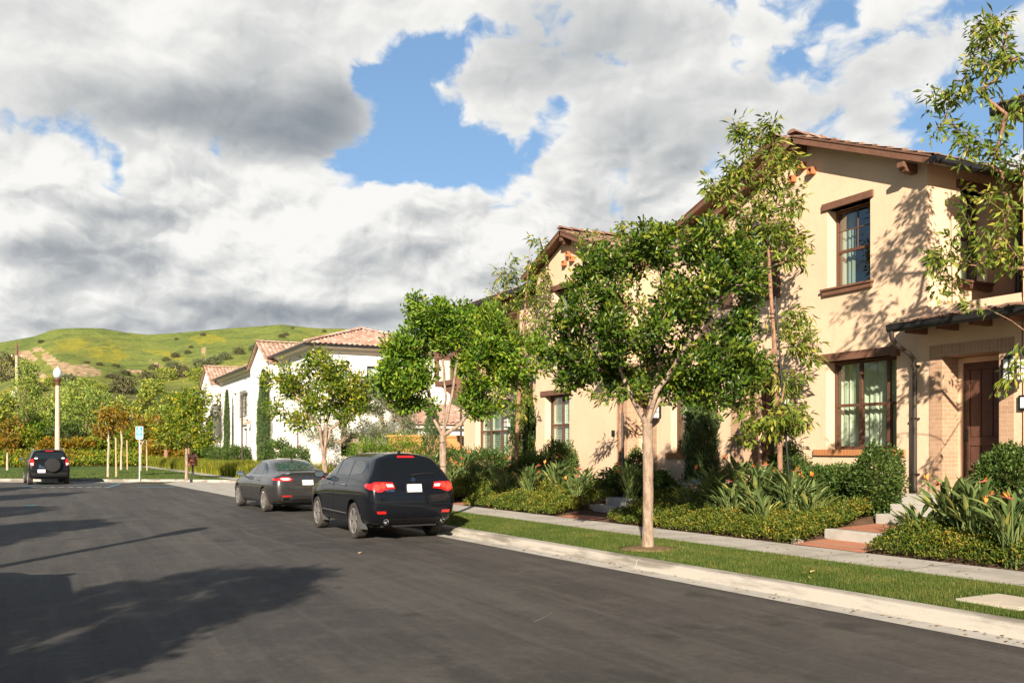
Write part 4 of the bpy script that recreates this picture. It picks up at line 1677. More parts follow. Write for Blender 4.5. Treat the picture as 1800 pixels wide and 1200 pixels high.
def bark_mat(name, c1, c2, sc=9):
    m = mat(name, c1, .9, .15)
    t = NT(m.node_tree)
    p = m.node_tree.nodes['Principled BSDF']
    g = t.n('ShaderNodeTexCoord').outputs['Object']
    n1 = t.noise(t.vec('MULTIPLY', g, (1, 1, .3)), sc, 6, .65)
    t.set(p, 'Base Color', t.mix(t.smooth(n1, .3, .7), c1, c2))
    b = t.n('ShaderNodeBump', i_Height=n1)
    b.inputs['Strength'].default_value = .8
    b.inputs['Distance'].default_value = .03
    t.set(p, 'Normal', b.outputs[0])
    return m


bark_grey = bark_mat('grey_bark', (.36, .275, .205), (.17, .12, .085), 15)
bark_red = bark_mat('reddish_bark', (.34, .20, .13), (.18, .10, .065), 22)
bark_olive = bark_mat('olive_bark', (.30, .235, .17), (.14, .10, .07), 14)
bark_pale = bark_mat('pale_bark', (.50, .42, .32), (.32, .25, .18), 14)

leaf_big = leaf_mat('broad_leaf_green', [(0, (.018, .043, .006)), (.4, (.042, .088, .010)), (.68, (.088, .148, .015)), (.92, (.15, .20, .02)), (1, (.25, .26, .028))], .33, .22, .5)
leaf_mid = leaf_mat('street_leaf_green', [(0, (0.0462, 0.1078, 0.01232)), (.4, (0.0924, 0.1848, 0.01694)), (.75, (0.1772, 0.2772, 0.02464)), (1, (0.3388, 0.385, 0.0385))], .36, .34, .4)
leaf_yel = leaf_mat('street_leaf_yellowing', [(0, (0.0621, 0.1173, 0.0138)), (.4, (0.1173, 0.1862, 0.01656)), (.75, (0.2208, 0.269, 0.02484)), (1, (0.414, 0.3588, 0.0345))], .4, .34)
leaf_lance = leaf_mat('lance_leaf', [(0, (0.06776, 0.1193, 0.01626)), (.4, (0.122, 0.1829, 0.02575)), (.75, (0.2033, 0.2507, 0.03524)), (1, (0.3659, 0.3321, 0.06098))], .36, .32, .45)
leaf_olive = leaf_mat('olive_leaf', [(0, (0.0759, 0.1035, 0.04416)), (.5, (0.1311, 0.1587, 0.0759)), (1, (0.2346, 0.2553, 0.1449))], .5, .2)
leaf_cyp = leaf_mat('cypress_leaf', [(0, (0.039, 0.0715, 0.026)), (.5, (0.0715, 0.117, 0.039)), (1, (0.13, 0.1755, 0.065))], .6, .15)
leaf_dark = leaf_mat('hedge_leaf', [(0, (0.02772, 0.05852, 0.01386)), (.5, (0.05544, 0.1047, 0.02156)), (1, (0.1309, 0.1848, 0.0385))], .38, .25, .4)
leaf_cover = leaf_mat('ground_cover_leaf', [(0, (0.0392, 0.0728, 0.0112)), (.45, (0.084, 0.1288, 0.01792)), (.80, (0.1792, 0.1848, 0.0224)), (1, (0.30, 0.22, 0.035))], .42, .3)
leaf_strap = leaf_mat('grey_green_blade', [(0, (.07, .115, .035)), (.5, (.125, .175, .055)), (.85, (.19, .23, .075)), (1, (.30, .29, .07))], .36, .22, .45)
leaf_orange = leaf_mat('autumn_leaf', [(0, (.10, .11, .014)), (.4, (.20, .165, .018)), (.75, (.33, .20, .02)), (1, (.40, .18, .02))], .5, .35)
leaf_far = leaf_mat('far_tree_leaf', [(0, (0.1077, 0.1631, 0.03044)), (.4, (0.2033, 0.2718, 0.0435)), (.75, (0.3349, 0.3805, 0.0609)), (1, (0.5024, 0.4784, 0.07613))], .55, .3)
leaf_pine = leaf_mat('pine_needle', [(0, (0.09745, 0.1645, 0.03544)), (.4, (0.181, 0.2785, 0.05063)), (.8, (0.3202, 0.405, 0.07594)), (1, (0.5012, 0.5063, 0.0886))], .55, .2)
leaf_scrub = leaf_mat('scrub_leaf', [(0, (0.05625, 0.05625, 0.0275)), (.5, (0.1063, 0.1, 0.05)), (1, (0.1625, 0.1562, 0.075))], .6, .15)
grass_m = leaf_mat('grass_blade', [(0, (0.05566, 0.0924, 0.0176)), (.5, (0.09614, 0.1452, 0.0264)), (.85, (0.1518, 0.1892, 0.0385)), (1, (0.2631, 0.22, 0.077))], .45, .4, .3)
meadow_m = leaf_mat('meadow_blade', [(0, (.10, .135, .018)), (.5, (.19, .215, .022)), (.85, (.30, .30, .03)), (1, (.36, .30, .05))], .5, .4, .3)
flower_o = mat('orange_sepal', (.66, .21, .03), .5, .3)
flower_r = mat('red_green_beak', (.32, .09, .06), .5, .3)
wood_stake = mat('lodge_pole_stake', (.50, .36, .21), .85, .15, var=.25, vscale=12)
tie_black = mat('black_tree_tie', (.015, .015, .016), .5, .4)


def lobe(bpx, Z, px, py, rx, ry, d=0.0, rd=None, n=10):
    """part of a crown: how far it lies to the side of the trunk, its height, half sizes, depth"""
    s_ = Z / 1580
    return ((px - bpx) * s_, 1.77 + (787 - py) * s_, rx * s_, ry * s_, d, rd if rd is not None else rx * s_ * .9, n)


def sample_tips(base, lobes, r, shell=.45):
    out = []
    for (a, z, ra, rz, d, rd, n) in lobes:
        q = r.normal(size=(n, 3))
        q /= np.linalg.norm(q, axis=1)[:, None]
        rad = shell + (1 - shell) * r.random(n) ** .6
        q *= rad[:, None]
        out.append(base * np.array([1, 1, 0]) + np.outer(a + q[:, 0] * ra, RIGHT) + np.outer(d + q[:, 1] * rd, VIEW) + np.outer(z + q[:, 2] * rz, UP))
    return np.concatenate(out)


def skeleton(trunk, tips, r, lift=.25, back=.35, leaders=()):
    """join every twig tip to the nearest lower limb"""
    nodes = [np.array(p, float) for p in trunk]
    par = [i - 1 for i in range(len(nodes))]
    first = max(1, int(len(nodes) * .45))
    if leaders:
        top_i = len(nodes) - 1
        first = len(nodes)
        for ld in leaders:
            prev = top_i
            pts = [nodes[top_i]] + [np.array(p, float) for p in ld]
            for p, q in zip(pts[:-1], pts[1:]):
                m = max(1, int(np.linalg.norm(q - p) / .22))
                for k in range(1, m + 1):
                    nodes.append(p + (q - p) * k / m + r.normal(size=3) * .012)
                    par.append(prev)
                    prev = len(nodes) - 1
    top = nodes[-1]
    order = np.argsort(np.linalg.norm(tips - nodes[first], axis=1))
    is_tip = {}
    for k in order:
        t = tips[k]
        N = np.array(nodes[first:])
        dd = t - N
        dist = np.linalg.norm(dd, axis=1)
        cost = dist + back * np.maximum(0, -dd[:, 2]) * 2 + .35 * np.maximum(0, dist - 1.2)
        j = int(np.argmin(cost)) + first
        p = nodes[j]
        L = np.linalg.norm(t - p)
        m = max(1, int(L / .28))
        prev = j
        bend = r.normal(size=3) * .09 * L
        for s_ in range(1, m + 1):
            f = s_ / m
            q = p + (t - p) * f + (UP * lift * L * .5 + bend) * math.sin(math.pi * f) * (.6)
            nodes.append(q)
            par.append(prev)
            prev = len(nodes) - 1
        is_tip[prev] = True
    return np.array(nodes), np.array(par), np.array(sorted(is_tip))


def radii(nodes, par, tr0, twig=.0045, ex=2.35):
    n = len(nodes)
    acc = np.zeros(n)
    rad = np.zeros(n)
    for i in range(n - 1, -1, -1):
        rad[i] = max(acc[i] ** (1 / ex) if acc[i] > 0 else 0, twig)
        if par[i] >= 0:
            acc[par[i]] += rad[i] ** ex
    k = tr0 / rad[0]
    # only the thick wood is scaled to the trunk's girth
    return twig + (rad - twig) * (tr0 - twig) / max(1e-6, rad[0] - twig)


def limb_mesh(nodes, par, rad, sides=6, base_flare=1.0):
    idx = np.where(par >= 0)[0]
    V, F = [], []
    o = 0
    kids = {}
    for i in idx:
        p = par[i]
        a, c = nodes[p], nodes[i]
        d = c - a
        L = np.linalg.norm(d)
        if L < 1e-6:
            continue
        d /= L
        ref = np.array([.3, .2, .93]) if abs(d[2]) < .95 else np.array([1.0, 0, 0])
        s_ = np.cross(d, ref)
        s_ /= np.linalg.norm(s_)
        u = np.cross(d, s_)
        n = sides if rad[i] > .012 else 4
        if rad[i] > .05:
            n = 10
        th = np.arange(n) * 2 * np.pi / n
        ring = np.outer(np.cos(th), s_) + np.outer(np.sin(th), u)
        r0 = min(rad[p], rad[i] * 1.35)
        V.append(a - d * r0 * .3 + ring * r0)
        V.append(c + d * rad[i] * .15 + ring * rad[i])
        for k in range(n):
            k2 = (k + 1) % n
            F.append((o + k, o + k2, o + n + k2, o + n + k))
        o += 2 * n
    return np.concatenate(V), np.array(F)


def leaves(anchors, dirs, r, L=.075, W=.035, jit=.5, droop=0.0, upn=.6, lvar=.3, fold=.18, blunt=True):
    """one folded leaf of two faces at every anchor"""
    n = len(anchors)
    d = dirs + r.normal(size=(n, 3)) * jit
    d[:, 2] -= droop
    d /= np.linalg.norm(d, axis=1)[:, None] + 1e-9
    nn = r.normal(size=(n, 3)) * (1 - upn) + UP * upn
    s_ = np.cross(d, nn)
    s_ /= np.linalg.norm(s_, axis=1)[:, None] + 1e-9
    up = np.cross(s_, d)
    l = (L * (1 + lvar * r.normal(size=n).clip(-1.6, 1.6)))[:, None]
    w = (W * (1 + lvar * .7 * r.normal(size=n).clip(-1.6, 1.6)))[:, None]
    b_ = anchors
    m1 = anchors + d * l * .5 + s_ * w * .5 + up * w * fold
    m2 = anchors + d * l * .5 - s_ * w * .5 + up * w * fold
    t_ = anchors + d * l - up * l * .08
    if not blunt:
        V = np.stack([b_, m1, t_, m2], 1).reshape(-1, 3)
        k = np.arange(n) * 4
        F = np.stack([k, k + 1, k + 2, k, k + 2, k + 3], 1).reshape(-1, 3)
        return V, F
    # blunt leaf: widest beyond the middle, rounded end, both halves lifted off the midrib
    q1 = anchors + d * l * .34 + s_ * w * .34 + up * w * fold * .6
    q2 = anchors + d * l * .34 - s_ * w * .34 + up * w * fold * .6
    e1 = anchors + d * l * .74 + s_ * w * .50 + up * w * fold - up * l * .03
    e2 = anchors + d * l * .74 - s_ * w * .50 + up * w * fold - up * l * .03
    V = np.stack([b_, q1, e1, t_, e2, q2], 1).reshape(-1, 3)
    k = np.arange(n) * 6
    F = np.stack([k, k + 1, k + 2, k + 3, k, k + 3, k + 4, k + 5], 1).reshape(-1, 4)
    return V, F


def twig_clusters(nodes, par, tips, r, per=40, spread=.16, along=.35, outward=None):
    """leaf anchors round each twig end, and the way each leaf points"""
    A, D = [], []
    for t in tips:
        p = nodes[par[t]]
        d = nodes[t] - p
        d /= np.linalg.norm(d) + 1e-9
        f = r.random(per)
        base = nodes[t] - np.outer(f * along, d)
        off = r.normal(size=(per, 3))
        off /= np.linalg.norm(off, axis=1)[:, None]
        A.append(base + off * (spread * r.random(per) ** .5)[:, None])
        D.append(off * .9 + d * .7)
    return np.concatenate(A), np.concatenate(D)


def make_tree(name, label, cat, base, trunk, lobes, bark, leaf, seed, tr=.08, per=40, spread=.16, along=.3, L=.075, W=.036, jit=.45, droop=0.0, upn=.6,
              shell=.45, lift=.25, twig=.0045, group=None, ex=1.9, leaders=()):
    r = np.random.default_rng(seed)
    base = np.array(base, float)
    tr_pts = [base + RIGHT * a + VIEW * d + UP * z for (a, d, z) in trunk]
    tips = sample_tips(base, lobes, r, shell)
    lds = [[base + RIGHT * a + VIEW * d + UP * (z - base[2]) for (a, d, z) in ld] for ld in leaders]
    nodes, par, tp = skeleton(tr_pts, tips, r, lift, leaders=lds)
    rad = radii(nodes, par, tr, twig, ex)
    rad[0] *= 1.32
    root = thing(name, label, cat, tuple(base), 0, group)
    V, F = limb_mesh(nodes, par, rad)
    mesh_np('trunk', V, F, bark, root, True)
    # root flare
    A, D = twig_clusters(nodes, par, tp, r, per, spread, along)
    V, F = leaves(A, D, r, L, W, jit, droop, upn, blunt=W > L * .35)
    mesh_np('crown', V, F, leaf, root)
    return root


def gz(X, Y):
    return BZ(X, Y) - .03 if X > X0(Y) + 3.7 else .15


# --- street trees along the lawn strip -------------------------------------------------
def street_tree(px, Y, lobes, leaf, seed, label, tr, trunk=None, forks=(), **kw):
    X = X0(Y) + 1.25
    Z = X * SA + Y * CA
    lb = [lobe(px, Z, *l) for l in lobes]
    kw['leaders'] = [[((x - px) * Z / 1580, d, 1.77 + (787 - y) * Z / 1580) for (x, y, d) in f] for f in forks]
    return make_tree('street_tree', label, 'tree', (X, Y, .15), trunk, lb, bark_grey, leaf, seed, tr, group='street trees along the lawn strip', **kw)


t1 = street_tree(1152, 11.75, [
    (1045, 545, 56, 55, -.2, .7, 25), (1018, 622, 42, 42, .1, .6, 20), (1090, 465, 66, 42, .1, .8, 26), (1190, 430, 72, 38, 0, .9, 30), (1275, 425, 56, 32, .2, .7, 20),
    (1315, 505, 52, 52, 0, .8, 24), (1225, 520, 76, 52, -.5, .7, 32), (1120, 585, 70, 50, -.6, .6, 28), (1305, 610, 52, 52, .1, .8, 26), (1235, 640, 50, 36, -.2, .7, 18),
    (1060, 645, 46, 30, .3, .5, 15), (1270, 680, 50, 36, -.1, .6, 22), (1180, 560, 90, 80, .7, .6, 30), (1120, 660, 40, 30, .0, .5, 10), (1335, 570, 26, 60, .4, .5, 10), (1200, 680, 30, 24, .3, .4, 8),
    (1000, 668, 20, 14, 0, .3, 4), (988, 585, 16, 24, 0, .3, 4), (1345, 660, 18, 24, 0, .3, 5), (1240, 395, 30, 10, 0, .4, 5), (1150, 408, 30, 12, 0, .4, 5), (1330, 445, 20, 20, 0, .4, 5)],
    leaf_big, 101, 'largest broad leafed street tree with a dense dark green crown and forked pale trunk', .086,
    [(0, 0, 0), (0, 0, .35), (.005, 0, 1.0), (.0, 0, 1.6), (-.01, 0, 2.0)],
    [[(1128, 715, -.1), (1105, 660, -.15), (1075, 590, -.1), (1055, 530, 0)], [(1163, 700, .05), (1172, 640, .1), (1178, 560, .1), (1175, 480, 0)],
     [(1166, 690, -.05), (1205, 630, -.2), (1240, 560, -.2), (1270, 480, 0)], [(1185, 680, .1), (1240, 655, .2), (1290, 620, .2)]],
    per=78, spread=.16, along=.34, L=.088, W=.042, upn=.5)
t2 = street_tree(772, 19.1, [
    (690, 630, 28, 45, 0, .6, 18), (715, 690, 45, 38, .1, .6, 20), (700, 605, 30, 22, 0, .5, 11), (745, 555, 35, 24, 0, .6, 15), (800, 548, 55, 25, 0, .8, 24),
    (850, 565, 35, 30, 0, .7, 15), (795, 600, 40, 36, .4, .5, 14), (845, 650, 50, 50, 0, .8, 30), (895, 645, 35, 45, 0, .6, 18), (840, 700, 45, 28, 0, .6, 17),
    (700, 660, 38, 30, -.4, .5, 15), (880, 590, 30, 25, .1, .5, 10), (935, 620, 30, 40, .2, .5, 13), (670, 680, 14, 30, 0, .3, 5), (730, 530, 18, 10, 0, .3, 4), (722, 590, 34, 28, .1, .6, 13), (770, 580, 36, 26, -.1, .6, 13), (872, 612, 36, 32, .1, .6, 13), (825, 605, 34, 28, -.2, .6, 12), (735, 650, 30, 30, .3, .5, 9)],
    leaf_mid, 102, 'open crowned green street tree rising behind the black car, trunk split low', .08,
    [(0, 0, 0), (0, 0, .5), (0, 0, 1.2), (.0, 0, 1.75), (0, 0, 1.9)],
    [[(755, 735, 0), (748, 690, -.1), (722, 640, 0)], [(776, 700, 0), (772, 630, .1), (760, 570, 0)], [(787, 700, -.1), (797, 640, -.1), (806, 560, 0)], [(800, 745, .1), (835, 705, .1), (862, 650, 0), (885, 620, 0)]], per=95, spread=.20, along=.34, L=.10, W=.05, upn=.5)
t3 = street_tree(565, 27.2, [
    (500, 660, 40, 22, 0, .6, 11), (560, 650, 40, 28, 0, .7, 18), (600, 665, 40, 35, 0, .7, 20), (632, 690, 28, 35, 0, .6, 15), (520, 700, 30, 25, .2, .6, 9),
    (570, 700, 45, 30, -.2, .7, 16), (480, 725, 24, 16, 0, .4, 6), (530, 740, 26, 16, 0, .5, 7), (605, 720, 40, 25, .2, .6, 13), (488, 675, 22, 24, .2, .4, 8), (555, 622, 20, 14, 0, .3, 5), (462, 662, 12, 12, 0, .3, 3)],
    leaf_yel, 103, 'thin yellowing street tree with bare lower limbs behind the grey car', .085,
    [(0, 0, 0), (0, 0, .5), (-.03, 0, 1.0), (-.05, 0, 1.25)],
    [[(555, 755, 0), (535, 725, -.1), (505, 680, 0)], [(563, 745, 0), (560, 700, .1), (552, 650, 0)], [(568, 740, 0), (580, 700, -.1), (590, 650, 0)], [(572, 755, .1), (597, 735, .1), (625, 690, 0)]], per=58, spread=.24, along=.38, L=.12, W=.06, upn=.5)
t4 = street_tree(356, 48.6, [
    (330, 740, 28, 26, 0, .6, 20), (365, 722, 30, 26, 0, .7, 22), (385, 755, 24, 20, 0, .6, 15), (345, 770, 30, 18, -.2, .6, 16), (380, 775, 26, 14, .2, .5, 12), (320, 765, 22, 20, .1, .5, 12),
    (355, 696, 16, 14, 0, .4, 7), (402, 770, 10, 8, 0, .3, 4), (305, 745, 8, 10, 0, .3, 3)],
    leaf_yel, 104, 'small round street tree next to the brown sign post', .075,
    [(0, 0, 0), (0, 0, .8), (-.02, 0, 1.5), (0, 0, 1.9), (.02, 0, 2.5)], per=38, spread=.2, along=.35, L=.15, W=.085, upn=.5)
b = MB()
b.lathe([(.5, .165), (.3, .185), (.12, .20)], (XE(11.75) + 1.25, 11.75, 0), 14)
struct(b.build('bare_earth_ring', mat('bare_earth', (.20, .13, .075), .95, .1, var=.4, vscale=9), smooth='all'))


# --- slim young trees in the beds ------------------------------------------------------
def slim_tree(px, X, label, top, lobes, seed, lean=0.0, tr=.06, **kw):
    k = None
    u = (px - 900) / 1580
    Y = X * (CA - u * SA) / (u * CA + SA)
    Z = X * SA + Y * CA
    z0 = gz(X, Y)
    zt = 1.77 + (787 - top) * Z / 1580
    n = 14
    tk = [(lean * (i / n) ** 1.3, .03 * math.sin(i * 1.7), (zt - z0) * .97 * i / n) for i in range(n + 1)]
    lb = [lobe(px, Z, *l) for l in lobes]
    a = dict(per=17, spread=.12, along=.3, L=.165, W=.048, jit=.35, droop=.75, upn=.5, shell=.3, lift=.3, twig=.0035)
    a.update(kw)
    return make_tree('slim_tree', label, 'tree', (X, Y, z0), tk, lb, bark_red, leaf_lance, seed, tr, group='slim young trees with drooping leaves', **a)


s1 = slim_tree(1374, 12.7, 'tall slim tree tied to a black pole in front of the nearest house', 205, [
    (1300, 225, 22, 25, 0, .25, 9), (1345, 225, 25, 28, 0, .3, 12), (1370, 275, 40, 40, 0, .5, 18), (1300, 290, 45, 40, 0, .5, 22), (1270, 330, 32, 35, 0, .4, 14), (1320, 345, 55, 40, .1, .5, 22),
    (1390, 320, 35, 30, .1, .4, 10), (1275, 375, 28, 22, 0, .3, 8), (1400, 380, 26, 40, .2, .4, 14), (1350, 400, 50, 40, .1, .5, 20), (1390, 440, 30, 30, 0, .4, 12), (1330, 450, 45, 40, .2, .4, 12),
    (1400, 580, 26, 50, 0, .4, 16), (1425, 620, 20, 40, 0, .3, 12), (1415, 560, 15, 25, 0, .3, 6), (1300, 700, 35, 45, -.2, .4, 18), (1350, 740, 45, 35, -.3, .4, 24), (1400, 735, 40, 30, 0, .4, 18),
    (1310, 760, 35, 28, -.2, .3, 14), (1390, 680, 30, 30, 0, .3, 12), (1340, 650, 30, 40, .1, .3, 12)], 201, -.42, .052)
s2 = slim_tree(1850, 12.6, 'slim tree at the picture edge reaching over the porch roof', -60, [
    (1690, 90, 50, 40, -.2, .5, 8), (1740, 60, 50, 45, 0, .6, 9), (1770, 20, 40, 30, .1, .5, 6), (1720, 130, 55, 40, 0, .5, 9), (1660, 160, 36, 30, -.1, .4, 5), (1780, 110, 40, 50, .2, .6, 8), (1800, 180, 50, 40, .1, .6, 7),
    (1650, 240, 38, 24, -.3, .3, 5), (1700, 270, 55, 26, -.2, .4, 9), (1770, 280, 40, 26, 0, .5, 7), (1690, 215, 30, 25, .1, .3, 3), (1640, 160, 22, 20, .1, .3, 3),
    (1720, 350, 40, 35, .1, .4, 7), (1760, 400, 40, 40, 0, .5, 8), (1700, 430, 55, 30, -.2, .4, 9), (1640, 460, 38, 26, -.3, .3, 6), (1770, 460, 40, 28, 0, .4, 7), (1690, 480, 40, 24, .2, .4, 5), (1700, 520, 25, 12, 0, .3, 2),
    (1800, 340, 40, 60, .2, .5, 6), (1840, 200, 60, 140, 0, .8, 9), (1870, 30, 60, 80, 0, .8, 7), (1850, 420, 50, 100, 0, .6, 7), (1765, 650, 26, 26, -.2, .2, 3), (1740, 690, 20, 15, -.2, .2, 2)], 202, -.1, .048, per=19, spread=.10, L=.13, W=.042)
s3 = slim_tree(905, 12.7, 'slim tree with sparse drooping leaves in front of the second house', 425, [
    (945, 440, 22, 25, 0, .4, 10), (915, 470, 30, 25, 0, .4, 12), (885, 490, 22, 22, 0, .4, 8), (950, 490, 30, 30, 0, .5, 14), (920, 520, 45, 25, 0, .6, 18), (870, 540, 30, 22, 0, .4, 10), (955, 540, 32, 25, 0, .5, 12),
    (900, 570, 45, 28, 0, .6, 18), (870, 590, 30, 25, 0, .4, 9), (940, 580, 35, 20, .2, .5, 10), (905, 720, 35, 20, 0, .4, 12), (925, 690, 24, 22, 0, .4, 7), (865, 520, 18, 12, 0, .3, 4)], 203, .45, .065, L=.17, W=.05)
s4 = slim_tree(1090, 12.7, 'staked slim tree by the second door, its leafy top above the big street tree', 393, [
    (1095, 400, 18, 14, 0, .3, 8), (1040, 430, 30, 25, 0, .4, 12), (1075, 440, 30, 25, 0, .4, 12), (1030, 470, 30, 25, 0, .4, 10), (1100, 480, 40, 30, 0, .5, 12), (1060, 690, 40, 20, 0, .4, 8), (1110, 680, 35, 25, 0, .4, 8), (1080, 560, 40, 60, 0, .5, 14)], 204, .05, .055, L=.17, W=.05)
# poles and ties beside them
for (px, X, lab, n, hgt, tilt) in ((1392, 12.75, 'tall black tie pole beside the tall slim tree', 1, 4.2, -.32), (907, 12.75, 'black tie pole beside the slim tree of the second house', 1, 2.6, 0)):
    u = (px - 900) / 1580
    Y = X * (CA - u * SA) / (u * CA + SA)
    b = MB()
    p0 = Vector((X, Y, gz(X, Y)))
    b.tube([p0, p0 + Vector((CA * tilt, -SA * tilt, hgt))], .022, 8)
    for f in (.35, .7, .92):
        q = p0 + Vector((CA * tilt * f, -SA * tilt * f, hgt * f))
        b.tube([q, q + Vector((-.13 * CA, .13 * SA, .02))], .012, 6)
    tag(b.build('tree_pole', black_iron, smooth=40), lab, 'pole', 'tie poles of the young trees')
stk_labels = ['pale wooden stake against the brick beside the second door', 'black metal stake right of the pale one by the second door']
for (px, X, m_, h_, lab) in ((1090, 12.9, wood_stake, 2.1, stk_labels[0]), (1096, 12.6, metal_pipe, 2.3, stk_labels[1])):
    u = (px - 900) / 1580
    Y = X * (CA - u * SA) / (u * CA + SA)
    b = MB()
    b.tube([(X, Y, gz(X, Y)), (X + .05, Y + .12, gz(X, Y) + h_)], [.035, .03], 8)
    tag(b.build('tree_stake', m_, smooth=40), lab, 'stake')

# --- olive trees beyond the drive ------------------------------------------------------
ol = []
for i, (px, Y, lobes, lab) in enumerate([
    (622, 45.0, [(600, 715, 35, 30, 0, .8, 40), (560, 760, 30, 35, 0, .7, 26), (620, 690, 35, 25, 0, .8, 30), (590, 770, 40, 30, .2, .7, 30)], 'grey green olive tree directly behind the yellowing street tree'),
    (655, 46.0, [(650, 740, 32, 35, 0, .8, 34), (665, 705, 28, 24, 0, .7, 24), (640, 775, 30, 22, 0, .6, 16)], 'middle grey olive with leaning trunks before the white wall'),
    (700, 44.5, [(695, 700, 28, 28, 0, .8, 26), (715, 745, 25, 30, 0, .7, 22), (680, 755, 28, 25, 0, .7, 20), (670, 690, 25, 20, 0, .6, 14)], 'olive tree with a crooked pale trunk right of the others')]):
    u = (px - 900) / 1580
    X = Y * (u * CA + SA) / (CA - u * SA)
    Z = X * SA + Y * CA
    lb = [lobe(px, Z, *l) for l in lobes]
    s_ = 1 if i != 2 else 1.8
    ol.append(make_tree('olive_tree', lab, 'tree', (X, Y, .3), [(0, 0, 0), (.1 * s_, 0, .4), (.3 * s_, 0, .8), (.35 * s_, .1, 1.3), (.25 * s_, .1, 1.8)], lb, bark_olive, leaf_olive, 300 + i, .14, per=60, spread=.3, along=.4, L=.13, W=.035, upn=.35, jit=.7, group='olive trees before the white house'))


# --- columns and clipped shrubs --------------------------------------------------------
def leafy_volume(r, n, c, rad, shell=.8, bumps=.12, zmin=None, col=False):
    """anchors near the surface of a rounded (or columnar) body, pointing outwards"""
    q = r.normal(size=(n, 3))
    q /= np.linalg.norm(q, axis=1)[:, None]
    f = shell + (1 - shell) * r.random(n)
    ph = r.random(6) * 6.28
    f = f * (1 + bumps * (np.sin(q[:, 0] * 5 + ph[0]) * np.sin(q[:, 1] * 5 + ph[1]) + .7 * np.sin(q[:, 2] * 8 + ph[2]) * np.sin(q[:, 0] * 9 + ph[3])))
    A = np.array(c) + q * f[:, None] * np.array(rad)
    D = q / np.array(rad)
    D /= np.linalg.norm(D, axis=1)[:, None]
    return A, D


def stems(c, r, n=7, h=.8, spread=.3, rad=.012):
    b = MB()
    for k in range(n):
        a = r.random() * 6.28
        b.tube([(c[0] + .04 * math.cos(a), c[1] + .04 * math.sin(a), c[2]), (c[0] + spread * .5 * math.cos(a), c[1] + spread * .5 * math.sin(a), c[2] + h * .5),
                (c[0] + spread * math.cos(a), c[1] + spread * math.sin(a), c[2] + h)], [rad, rad * .8, rad * .4], 5)
    return b


def shrub(label, X, Y, rx, rz, leaf, seed, n=2600, L=.05, W=.028, z0=None, ry=None, name='shrub', cat='shrub', group=None, bumps=.14, shell=.72, upn=.5, lean=0):
    r = np.random.default_rng(seed)
    z0 = gz(X, Y) if z0 is None else z0
    root = thing(name, label, cat, (X, Y, z0), 0, group)
    A, D = leafy_volume(r, int(n * 1.7), (X, Y, z0 + rz * .95), (rx, ry or rx, rz), shell * .8, bumps)
    A[:, 2] = np.maximum(A[:, 2], z0 + .02)
    V, F = leaves(A, D * .8 + np.array([0, 0, .35]), r, L, W, .55, 0, upn)
    mesh_np('foliage', V, F, leaf, root)
    st = stems((X, Y, z0 - .02), r, 8, rz * 1.5, rx * .6, max(.008, rx * .03))
    st.build('stem', bark_olive, root)
    return root


def cypress(label, X, Y, z0, h, rad, leaf, seed, n=6000, L=.09, W=.022, ragged=.12, taper=.5, name='cypress', group=None):
    r = np.random.default_rng(seed)
    root = thing(name, label, 'cypress', (X, Y, z0), 0, group)
    t = r.random(n) ** .85
    ang = r.random(n) * 6.283
    prof = np.minimum(1, (t * 9 + .5)) * np.minimum(1, ((1 - t) / (1 - taper)) ** .7)
    rr = rad * prof * (.6 + .4 * r.random(n)) * (1 + ragged * np.sin(ang * 3 + t * 19) + ragged * np.sin(t * 41 + ang * 5))
    A = np.stack([X + rr * np.cos(ang), Y + rr * np.sin(ang), z0 + .05 + t * h * .97], 1)
    D = np.stack([np.cos(ang) * .35, np.sin(ang) * .35, np.ones(n)], 1)
    V, F = leaves(A, D, r, L, W, .28, 0, .2, blunt=False)
    mesh_np('foliage', V, F, leaf, root)
    b = MB()
    b.tube([(X, Y, z0 - .05), (X, Y, z0 + h * .5), (X, Y, z0 + h * .9)], [rad * .22, rad * .15, .01], 7)
    b.build('trunk', bark_olive, root)
    return root


cypress('narrow clipped cypress against the white gable wall', 12.0, 56.6, .45, 6.2, .37, leaf_cyp, 401, 16000, .15, .05, .05, .55)
cypress('thin column of green climbing the white wall left of the clipped cypress', 12.4, 71.6, .45, 5.8, .20, leaf_cyp, 402, 6000, .15, .05, .08, .6)
cypress('ragged feathery juniper between the two tan houses', 13.5, 16.5, .7, 2.95, .36, leaf_cyp, 403, 13000, .10, .024, .2, .55, 'juniper')
cypress('dark narrow juniper at the corner beside the shuttered windows', 14.0, 26.2, .6, 3.6, .42, leaf_dark, 404, 10000, .10, .03, .2, .6, 'juniper')
cypress('slender juniper by the far end of the second house', 13.4, 32.6, .5, 3.0, .40, leaf_cyp, 405, 4500, .11, .03, .2, .5, 'juniper')

